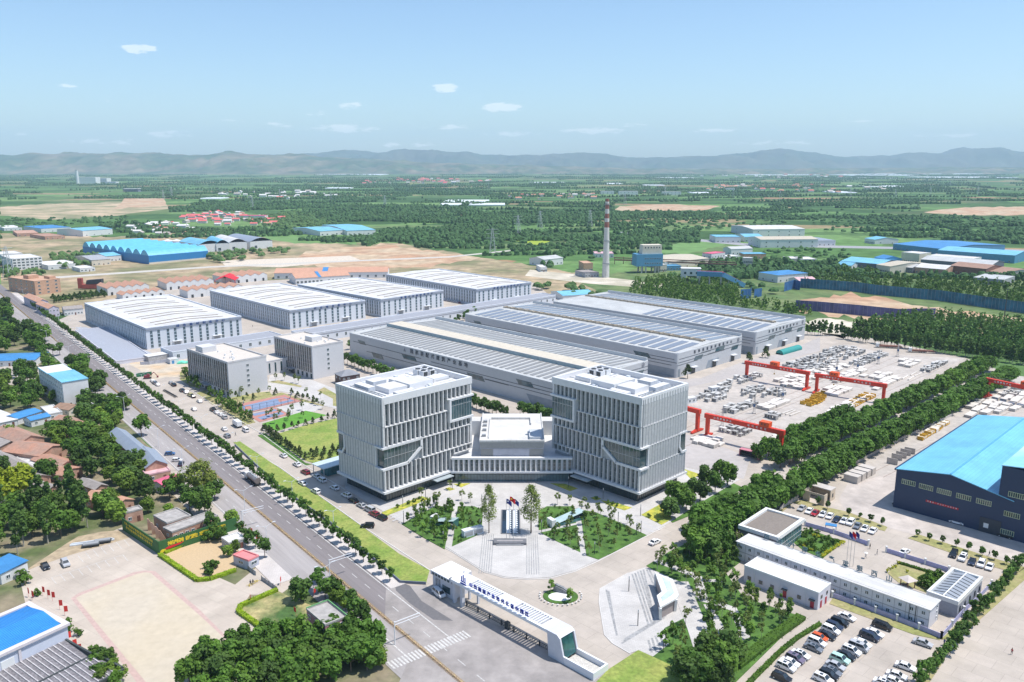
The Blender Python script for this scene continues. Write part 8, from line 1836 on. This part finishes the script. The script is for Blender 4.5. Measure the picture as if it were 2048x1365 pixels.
for i, (a, b)in enumerate(((255, 600), (290, 628), (385, 590), (430, 620), (470, 640), (535, 715), (580, 770), (700, 1120), (750, 1180), (660, 1080), (610, 1010))):
 p=P(*z5((a, b))[0]);solo('banner_flag', MB().cyl(0, 0, 0, 3, .03, k=5).box(.03, -.02, 1.2, .9, .02, 2.9), redf, 'small red banner flag along the front of the blue roofed building', 'flag', p, rad(-40+i*9), 'red banner flags by the blue roofed building')
for i, (a, b)in enumerate(((625, 50), (685, 115), (550, 10), (1200, 605), (900, 500), (635, 660), (1040, 775))):solo('banner_flag', MB().cyl(0, 0, 0, 2.6, .03, k=5).box(.03, -.02, 1.2, 1.0, .02, 2.5), redf, 'small red banner flag near the guard booth and hedges', 'flag', P(*z6((a, b))[0]), rad(i*23), 'red banner flags by the guard booth')
fence_px('site_screen', 'green mesh screen along the dusty lot beside the main road', 'site hoarding', zI((110, 470), (375, 440)), 2.4, M('mesh_green', (.03, .16, .08), .8, var=.2), None, 4)
solo('tarpaulin', MB().extr([(0, 0), (1, .9), (3, 1.2), (5, .6), (7, 1.0), (9, 0)], 'y', 0, 5), M('tarp_green', (.15, .60, .42), .8, var=.1), 'pale green tarpaulin over a heap by the nearer office block', 'tarpaulin', P(*zI((790, 250))[0]), rad(15))
t=thing('site_cabin', 'small white and blue site cabin on the dusty lot', 'cabin', P(*zI((690, 250))[0]), rad(40));part('wall', MB().box(0, 0, 0, 5, 6, 2.8), white, t);part('roof', MB().box(-.1, -.1, 2.8, 5.1, 6.1, 3), roof_w, t);part('door', MB().box(1, -.08, 0, 2.4, 0, 2.2), bluer, t)
t=thing('brick_pen', 'flat grey lattice block shed at the corner of the dusty lot', 'shed', P(*zI((320, 215))[0]), rad(44));part('wall', MB().box(0, 0, 0, 13, 8, 3.4), M('lattice_block', (.40, .39, .38), .9, var=.3, sc_=1.5), t);part('roof', MB().box(-.2, -.2, 3.4, 13.2, 8.2, 3.6), deck, t)
fence_px('site_screen', 'grey sheet fence along the upper side of the dusty lot', 'site hoarding', zI((180, 260), (330, 255), (620, 215), (800, 190)), 2.0, M('sheet_grey', (.42, .43, .48), .6, var=.2), None, 3)
a_, b_=P(150, 660, 2.6), P(232, 722, 2.6);r_=math.atan2((a_-b_).y, (a_-b_).x)-math.pi/2;o_=Vector((b_.x, b_.y, 0));lx_=21;ly_=(a_-b_).length
t=low_block('bicycle_shelter', o_, r_, lx_, ly_, 2.6, 'long flat low grey roof between the main road trees and the first white hall', 'shelter', M('pale_lilac_wall'), M('grey_blue_roof', (.33, .35, .40), .7, var=.06), 0, 0)
def person_mesh():
 me=bpy.data.meshes.new('body');J=[(0, 0, .95, .13), (0, 0, 1.18, .14), (0, 0, 1.42, .15), (0, 0, 1.53, .055), (0, .01, 1.66, .10), (0, .0, 1.74, .085), (.19, 0, 1.40, .06), (.25, .06, 1.14, .045), (.24, .2, .95, .035), (-.19, 0, 1.40, .06), (-.26, -.05, 1.14, .045), (-.25, -.02, .9, .035), (.10, 0, .88, .09), (.11, .16, .50, .065), (.11, .20, .09, .045), (.11, .32, .05, .04), (-.10, 0, .88, .09), (-.11, -.06, .5, .065), (-.11, -.26, .12, .045), (-.11, -.16, .05, .04)]
 E=[(0, 1), (1, 2), (2, 3), (3, 4), (4, 5), (2, 6), (6, 7), (7, 8), (2, 9), (9, 10), (10, 11), (0, 12), (12, 13), (13, 14), (14, 15), (0, 16), (16, 17), (17, 18), (18, 19)]
 me.from_pydata([j[:3]for j in J], E, []);o=bpy.data.objects.new('body', me);sc.collection.objects.link(o);md=o.modifiers.new('skin', 'SKIN')
 for i, j in enumerate(J):me.skin_vertices[0].data[i].radius=(j[3], j[3])
 me.skin_vertices[0].data[0].use_root=True
 o.modifiers.new('sub', 'SUBSURF').levels=1;bpy.context.view_layer.update()
 m2=bpy.data.meshes.new_from_object(o.evaluated_get(bpy.context.evaluated_depsgraph_get()));bpy.data.objects.remove(o);return m2
base_person=person_mesh()
def person(p, top, leg, label, hd):
 k=('person', top, leg)
 if k not in MATS:
  m2=base_person.copy();m2 .materials.clear();cols={'black':(.03, .03, .035), 'blue':(.05, .10, .25), 'white':(.7, .7, .7), 'grey':(.2, .2, .22), 'red':(.4, .05, .05)}
  for n_ in (top, leg):m2 .materials.append(M('cloth_'+n_, cols[n_], .9, var=0))
  m2 .materials.append(M('skin_tone', (.45, .28, .20), .6, var=0))
  for f_ in m2 .polygons:z_=f_.center.z;f_.material_index=2 if (z_>1.5 or (abs(f_.center.x)>.17 and z_<1.2 and z_>.7))else (0 if z_>.93 else 1)
  mb=MB();mb.cyl(0, -.01, 1.66, 1.86, .12, .07, 8);MATS[k]=(m2, mb.mesh('hair', M('hair_dark', (.02, .018, .016), .8, var=0)))
 m2, hr=MATS[k];t=thing('person', label, 'person', (p.x, p.y, p.z+.06), rad(hd));put('body', m2, t);put('hair', hr, t)
zM=Z(1580, 1000, 7.314)
person(P(*zM((1168, 722))[0]), 'black', 'black', 'person in dark clothes walking past the end of the lilac fence', 20);person(P(*zM((1272, 808))[0]), 'grey', 'grey', 'person in grey walking in the flag court', 60);person(P(*zM((1105, 860))[0]), 'white', 'grey', 'person under a pale umbrella in the flag court', 100)
person(P(*Z(1840, 1040, 8.53)((1180, 620))[0]), 'black', 'blue', 'person walking on the factory road above the short car row', 90)
zN=Z(1500, 1180, 3.737);person(P(*zN((1450, 415))[0]), 'blue', 'black', 'person in blue standing at the fence corner beside the big car park', 0);person(P(*zN((1955, 485))[0]), 'red', 'black', 'person with a dark red top walking on the right hand concrete road', 130)
person(P(*zJ((768, 372))[0]), 'blue', 'black', 'person on the campus road left of the white van', 128);person(P(*z6((632, 500))[0]), 'black', 'black', 'person in dark clothes at the yellow barrier, left of two', 0);person(P(*z6((655, 495))[0]), 'black', 'grey', 'person in dark clothes at the yellow barrier, right of two', 30)
person(P(*Z(140, 540, 4.876)((1782, 562))[0]), 'black', 'black', 'person in dark clothes on the road between the first two white halls', 60)
p=P(*zM((1105, 860))[0]);solo('umbrella', MB().cyl(0, 0, 0, 1.0, .02, k=5).cyl(0, 0, .75, 1.05, .6, .05, 10), white2, 'pale umbrella held over a person in the flag court', 'umbrella', (p.x, p.y, 1.2))
def px_of(x, y, z=0.0):
 dz=z-H;fw=y*_c-dz*_s;dn=-y*_s-dz*_c
 return 1024+F_PX*x/fw, 682.5+F_PX*dn/fw
r=random.Random(77);v=[];f=[]
def clump(x, y, a, h):
 k=len(v);n=6
 for j in range(n):t_=6.283*j/n+r.random();q=r.uniform(.75, 1.15);v.append((x+a*q*math.cos(t_), y+a*q*math.sin(t_), 0))
 for j in range(n):t_=6.283*j/n+r.random();q=r.uniform(.7, 1.1);v.append((x+a*q*math.cos(t_), y+a*q*math.sin(t_), h*r.uniform(.45, .7)))
 for j in range(n):t_=6.283*j/n+r.random();q=r.uniform(.3, .65);v.append((x+a*q*math.cos(t_), y+a*q*math.sin(t_), h*r.uniform(.85, 1.05)))
 v.append((x, y, h))
 for l in (0, n):
  for j in range(n):f.append((k+l+j, k+l+(j+1)%n, k+l+n+(j+1)%n, k+l+n+j))
 for j in range(n):f.append((k+2*n+j, k+2*n+(j+1)%n, k+3*n))
BUILT=[[(P(a, b).x, P(a, b).y)for a, b in q]for q in ([(0, 470), (640, 485), (960, 512), (1130, 542), (1330, 575), (1330, 640), (0, 690)], [(0, 440), (200, 440), (200, 480), (0, 480)], [(600, 445), (760, 445), (760, 475), (600, 475)], [(1150, 520), (1400, 500), (1400, 590), (1150, 590)], [(1400, 440), (1720, 440), (1720, 520), (1400, 520)], [(1690, 470), (2060, 490), (2060, 560), (1690, 545)], [(1570, 580), (2060, 620), (2060, 700), (1570, 640)], [(0, 400), (340, 398), (340, 442), (0, 442)], [(1230, 405), (1445, 405), (1445, 425), (1230, 425)], [(1840, 410), (2060, 410), (2060, 432), (1840, 432)], [(340, 425), (600, 425), (600, 460), (340, 460)])]
def free(x, y):return not any(inside(x, y, q)for q in BUILT)
lines=0
for k in range(720):
 y=820*(10500/820)**r.random();x=r.uniform(-.74, .74)*y
 px, py=px_of(x, y)
 if not free(x, y)or (py>560):continue
 L0=r.uniform(60, 420)*(1+y/6000);th=r.gauss(rad(6), rad(16))if r.random()<.8 else r.gauss(rad(60), rad(20))
 n=int(L0/(7+y/700));lines+=1
 rows=r.choice([1, 1, 2, 2, 3])
 for j in range(min(n, 46)):
  for q in range(rows):
   d=(j/max(1, n)-.5)*L0;xx=x+d*math.cos(th)-q*9*math.sin(th)+r.gauss(0, 1.5);yy=y+d*math.sin(th)+q*9*math.cos(th)+r.gauss(0, 1.5)
   if free(xx, yy):clump(xx, yy, r.uniform(2.8, 5.2)*(1+y/9000), r.uniform(3.5, 8.5)*(1+y/14000))
for k in range(700):
 y=800*(6000/800)**r.random();x=r.uniform(-.7, .7)*y
 if free(x, y)and px_of(x, y)[1]<545:clump(x, y, r.uniform(2, 4.5), r.uniform(3, 8))
me=bpy.data.meshes.new('far_woods');me.from_pydata(v, [], f);me.materials.append(wl);me.update()
tag(put('far_woods', me), 'dark green belts of trees and orchards spread over the plain to the hills', 'woodland', None, 'stuff')
wood('orchard', 'dark green orchards and coppices in the middle of the plain beyond the dirt ground', [[(760, 470), (900, 455), (1180, 470), (1190, 500), (1000, 505), (880, 490)], [(780, 430), (1200, 425), (1180, 460), (900, 450)], [(1100, 500), (1200, 500), (1200, 530), (1110, 525)], [(560, 415), (700, 418), (760, 440), (640, 452), (540, 440)], [(0, 440), (180, 438), (260, 432), (250, 445), (60, 462), (0, 462)], [(1230, 425), (1600, 430), (1560, 455), (1380, 462), (1250, 450)], [(1600, 430), (2060, 440), (2060, 490), (1850, 478), (1640, 466)], [(1330, 520), (1480, 540), (1560, 590), (1440, 590), (1340, 560)], [(1500, 500), (1700, 505), (1720, 560), (1560, 560)]], .0014, wl, (3, 5.5), (2.5, 4.2), .5, 0, 21, 1500)
wood('scattered_trees', 'scattered trees and bushes on the dry ground and round the works at the left', [[(100, 515), (150, 505), (200, 512), (180, 535), (120, 540)], [(400, 512), (560, 500), (600, 505), (440, 530)], [(0, 520), (30, 545), (120, 545), (90, 560), (10, 560)], [(480, 440), (600, 425), (680, 452), (560, 462)], [(1120, 570), (1240, 600), (1180, 604), (1060, 580)]], .006, wl2, (3, 5), (2.5, 4), .5, 1, 22, 400)
hm=[]
for i, (rc, wc)in enumerate((((.50, .24, .16), (.62, .58, .52)), ((.62, .60, .58), (.66, .64, .60)), ((.45, .40, .36), (.55, .50, .45)), ((.60, .14, .14), (.66, .6, .56)))):
 rm=M('village_roof_%s'%['tile', 'white', 'grey', 'red'][i], rc, .85, var=.1);wm=M('village_wall_%s'%['cream', 'white', 'tan', 'pale'][i], wc, .85, var=.1)
 hm.append((MB().extr([(0, 0), (0, 4), (4, 6), (8, 4), (8, 0)], 'x', 0, 14).mesh('wall', wm), gable(MB(), 0, 0, 14, 8, 4, 6.1, .4, 'x').mesh('roof', rm)))
VIL=[([(335, 440), (420, 425), (520, 430), (570, 442), (520, 455), (400, 452)], 60, 'in the red roofed village left of centre', 1.0, 3), ([(250, 452), (330, 446), (400, 458), (380, 470), (250, 470)], 36, 'in the pale rubble village below the red roofed one', .9, 1), ([(700, 362), (830, 358), (985, 362), (980, 368), (720, 370)], 46, 'in the far village in the middle of the plain', 1.8, 3), ([(1010, 392), (1190, 388), (1200, 398), (1020, 402)], 26, 'in the village left of the chimney top', 1.2, 0), ([(1410, 372), (1560, 370), (1800, 378), (1700, 388), (1420, 384)], 44, 'in the far village on the right of the plain', 1.5, 0), ([(420, 388), (600, 384), (690, 394), (600, 400), (430, 396)], 34, 'in the far village on the left of the plain', 1.4, 1), ([(1400, 352), (1700, 350), (1690, 357), (1400, 358)], 24, 'in the farthest village row on the right', 2.2, 1)]
hn=0
for k, (pts, n, where, s_, pref)in enumerate(VIL):
 rr_=random.Random(200+k)
 for q in scatter(pts, n, 14*s_, 300+k):
  i=pref if rr_.random()<.5 else rr_.randrange(4);t=thing('village_house', 'small far off house '+where, 'house', (q[0], q[1], 0), rr_.choice((0, 0, 1.57))+rr_.gauss(.1, .12), 'houses '+where, s_*rr_.uniform(.8, 1.3));put('wall', hm[i][0], t);put('roof', hm[i][1], t);hn+=1
def far_block(px0, px1, py, h_px, label, wm, rm, depth=30, cat='building', name='far_building', roof='flat'):
 a, b=P(px0, py), P(px1, py);hh=HT(px0, py, px0, py-h_px)
 return house(name, label, cat, 0, 0, (b-a).length, depth, hh, 0, roof, hh*.25, wm, rm, 'x', nx=max(2, int((b-a).length/14)), ny=0, at=a, ww=3, wh=2.4, door=False, floors=max(1, min(4, int(hh/6))))
t=far_block(156, 192, 369, 14, 'white power station block on the far left of the plain', palewall, deck, 60);far_block(192, 214, 368, 11, 'lower white power station block beside the tall one', palewall, deck, 60);far_block(210, 232, 369, 5, 'low white sheds of the far power station', palewall, deck, 40)
p=P(156, 369);zt2=HT(156, 369, 156, 341);t=thing('power_station_chimney', 'slim pale square chimney of the white power station', 'chimney', p);part('shaft', MB().cyl(0, 0, 0, zt2, 9, 7, 12), palewall, t);part('rim', MB().cyl(0, 0, zt2, zt2+3, 8, 8, 12), M('grey_render'), t)
t=thing('dark_hall', 'far dark hall with sloping pale ends left of centre', 'hall', P(246, 384));part('wall', MB().extr([(0, 0), (6, 12), (64, 12), (70, 0)], 'y', 0, 30), M('slate_wall'), t);part('roof', MB().box(0, -1, 12, 70, 31, 14), palewall, t)
for (a, b, y, h_, l)in ((1202, 1228, 389, 6, 'white apartment block right behind the chimney top'), (1238, 1276, 391, 8, 'white long apartment block right of the chimney top'), (1325, 1362, 391, 7, 'cream apartment block on the plain right of the chimney'), (880, 960, 408, 0, ''), (1452, 1470, 380, 3, 'small white block on the right of the plain'), (826, 838, 346, 5, 'small white tower block far off near the hills'), (487, 530, 440, 8, 'white school block with a red roof in the left village')):
 if l:far_block(a, b, y, h_, l, palewall, pinkr if 'red roof' in l else deck, 24)
gh=M('polytunnel_white', (.66, .70, .72), .5, var=.05)
GH=[(885, 975, 407, 5), (880, 1010, 412, 3), (110, 150, 341.5, 1.2), (212, 280, 340, 1.2), (500, 600, 348, 1.5), (630, 760, 351, 1.5), (760, 860, 342, 1.0), (930, 1030, 341, 1), (1040, 1120, 342, 1.5), (1140, 1190, 340, 1), (1320, 1390, 357, 1), (1700, 1860, 352, 1.5), (1750, 1900, 349, 1.2), (1870, 2040, 357, 1.8), (1700, 1800, 358, 1.5), (1730, 1830, 375, 2), (1890, 1990, 349, 1.2), (1500, 1640, 351, 1), (1060, 1130, 367, 1.5), (1215, 1245, 369, 1.5), (1675, 1715, 387, 2.5), (1400, 1440, 390, 4), (400, 440, 399, 2), (650, 700, 378, 1.5), (1290, 1330, 372, 1)]
for i, (a, b, y, h_)in enumerate(GH):
 A, B=P(a, y), P(b, y);W_=(B-A).length;dp=(P(a, y-h_)-A).length
 hh=min(9, 4+W_/300);pr=[(dp*j/12, hh*(.6+.4*math.sin(math.pi*(j%3)/3)))for j in range(13)]
 solo('glasshouse', MB().extr([(0, 0)]+pr+[(dp, 0)], 'x', 0, W_), gh, 'long pale strip of glasshouses lying across the far plain', 'glasshouse', A, rad(rnd.uniform(-2, 2)), 'glasshouses on the far plain')
mb=MB()
for x in (-4, 4):
 for y in (-4, 4):mb.bar((x, y, 0), (x*.15, y*.15, 34), .4)
for z_ in (20, 26, 32):mb.bar((-9, 0, z_), (9, 0, z_), .35)
for z_ in range(2, 30, 6):k=1-z_/36;mb.bar((-4*k, -4*k, z_), (4*k, -4*k, z_+5), .25);mb.bar((4*k, -4*k, z_), (-4*k, -4*k, z_+5), .25)
pyl=mb.mesh('pylon', M('pylon_grey', (.45, .47, .48), .6, var=0))
for (a, b)in ((327, 400), (343, 392), (505, 420), (560, 398), (662, 405), (770, 415), (977, 380), (1036, 470), (1080, 458), (1250, 410), (1466, 400), (1560, 402), (1610, 388), (1700, 395), (1790, 398), (1860, 392), (1955, 390), (985, 505), (1180, 455), (1330, 392), (640, 372), (1440, 376), (1900, 372), (1740, 380), (18, 556)):
 tag(put('pylon', pyl, None, P(a, b), rad(rnd.uniform(0, 90))), 'thin lattice electricity pylon standing on the plain', 'pylon', 'pylons on the plain')
q=P(2008, 640);t=thing('lattice_mast', 'dark mast on the excavation edge at the far right', 'mast', q);part('pole', MB().cyl(0, 0, 0, 26, .5, .2, 6), dark, t);part('crossarm', MB().box(-1.5, -.2, 24, 1.5, .2, 24.5), dark, t)
from mathutils import noise as mn
def hills(name, ctrl, D, depth, mat, base_py, amp, seed, res=260, rows=22, sc_=.0011):
 """a range whose skyline passes through the given points, at a true distance and with true depth"""
 mb_v=[];mb_f=[]
 def sky_(px):
  for (a, b), (c, d)in zip(ctrl, ctrl[1:]):
   if a<=px<=c:
    t_=(px-a)/(c-a);t_=t_*t_*(3-2*t_);return b+(d-b)*t_
  return ctrl[0][1]if px<ctrl[0][0]else ctrl[-1][1]
 for i in range(res+1):
  px=-260+(2048+520)*i/res;d_=P(px, 400);dirv=Vector((d_.x, d_.y, 0)).normalized();cosv=dirv.y
  v_=(sky_(px)-682.5)/F_PX
  htop=H+(-_s-v_*_c)/(_c-v_*_s)*D
  for j in range(rows+1):
   t_=j/rows;y=D-depth*.62+depth*t_;x=dirv.x/dirv.y*y
   e=math.sin(min(1, t_/.62)*math.pi/2)**1.3 if t_<.62 else max(0, 1-(t_-.62)/.38)**.8
   nz=mn.fractal(Vector((x*sc_*2.2+seed, y*sc_*1.4, seed)), .75, 2.1, 8)
   rg_=abs(mn.fractal(Vector((x*sc_*2.2+seed*3, y*sc_*.8, 1.7)), .8, 2.1, 5))
   h_=htop*e*(1+.0*nz)+amp*(nz*.6-rg_*1.3)*math.sin(min(1, t_*1.7)*math.pi)*.9
   if t_>.55 and t_<.7:h_=htop*e*(1+.16*nz)
   mb_v.append((x, y, max(-5, h_ if t_>0 else -5)))
 R_=rows+1
 for i in range(res):
  for j in range(rows):a=i*R_+j;mb_f.append((a, a+R_, a+R_+1, a+1))
 me=bpy.data.meshes.new(name);me.from_pydata(mb_v, [], mb_f);me.materials.append(mat);me.update()
 for p_ in me.polygons:p_.use_smooth=True
 o=put(name, me);o['kind']='structure';return o
loess=M('loess_hills', (.06, .10, .045), .95, var=.35, sc_=.004, hue=(.15, .125, .08), sc2=.0025, var2=.3)
mount=M('mountain_green', (.045, .07, .04), .95, var=.3, sc_=.002, hue=(.09, .09, .06), sc2=.0008)
hills('near_hills', [(-300, 316), (0, 312), (120, 307), (250, 305), (340, 308), (400, 311), (450, 306), (520, 308), (600, 311), (660, 314), (760, 320), (900, 326), (1000, 330), (1150, 334), (1300, 337), (1500, 338), (1700, 337), (1900, 335), (2300, 333)], 12500, 3000, loess, 345, 70, 3.1, 520, 40)
hills('far_hills', [(-300, 318), (300, 316), (560, 310), (640, 304), (740, 303), (850, 304), (930, 307), (980, 313), (1050, 312), (1110, 309), (1190, 308), (1270, 315), (1330, 314), (1400, 315), (1470, 309), (1530, 303), (1575, 303), (1620, 309), (1700, 314), (1760, 310), (1810, 304), (1860, 308), (1920, 300), (1985, 299), (2030, 306), (2100, 309), (2300, 304)], 17500, 4500, mount, 340, 170, 7.7, 520, 34, .0006)
mb=MB();mb.box(-24000, -400, -3, 24000, 21500, 900);hz_m=bpy.data.materials.new('haze_air');hz_m.use_nodes=True;t_=hz_m.node_tree;t_.nodes.clear()
ov=t_.nodes.new('ShaderNodeOutputMaterial');pv=t_.nodes.new('ShaderNodeVolumePrincipled');pv.inputs['Color'].default_value=(.58, .79, 1.0, 1);pv.inputs['Density'].default_value=5.2e-5;pv.inputs['Anisotropy'].default_value=0.0
t_.links.new(pv.outputs[0], ov.inputs['Volume'])
hz=put('haze', mb.mesh('haze', hz_m));hz['kind']='stuff';hz['label']='thin pale haze over the plain'
print('objects', len(bpy.data.objects), 'houses', hn, 'lines', lines, {k:v_ for k, v_ in COUNT.items()})
W1='first second third fourth fifth sixth seventh eighth ninth tenth eleventh twelfth thirteenth fourteenth fifteenth sixteenth'.split()
W1+='seventeenth eighteenth nineteenth'.split()
for tn, to in (('twenty', 'twentieth'), ('thirty', 'thirtieth'), ('forty', 'fortieth'), ('fifty', 'fiftieth')):W1+=[to]+[tn+' '+w for w in W1[:9]]
W1 .append('sixtieth');bpy.context.view_layer.update();by={}
for o in sc.objects:
 if o.parent is None and o.get('label')and o.get('category'):by.setdefault(o['label'], []).append(o)
for lb, os_ in by.items():
 if 1<len(os_)<=60 and len(lb.split())<=(13 if len(os_)<=20 else 12):
  os_.sort(key=lambda o:px_of(o.location.x, o.location.y)[0]);long_=len(lb.split())>11
  for i, o in enumerate(os_):o['label']=lb+', '+(W1[i]+' from left' if long_ else W1[i]+' from the left')
for o in sc.objects:
 if o.parent is None and o.get('label')and len(o['label'].split())>16:print('LONG', len(o['label'].split()), o['label'])
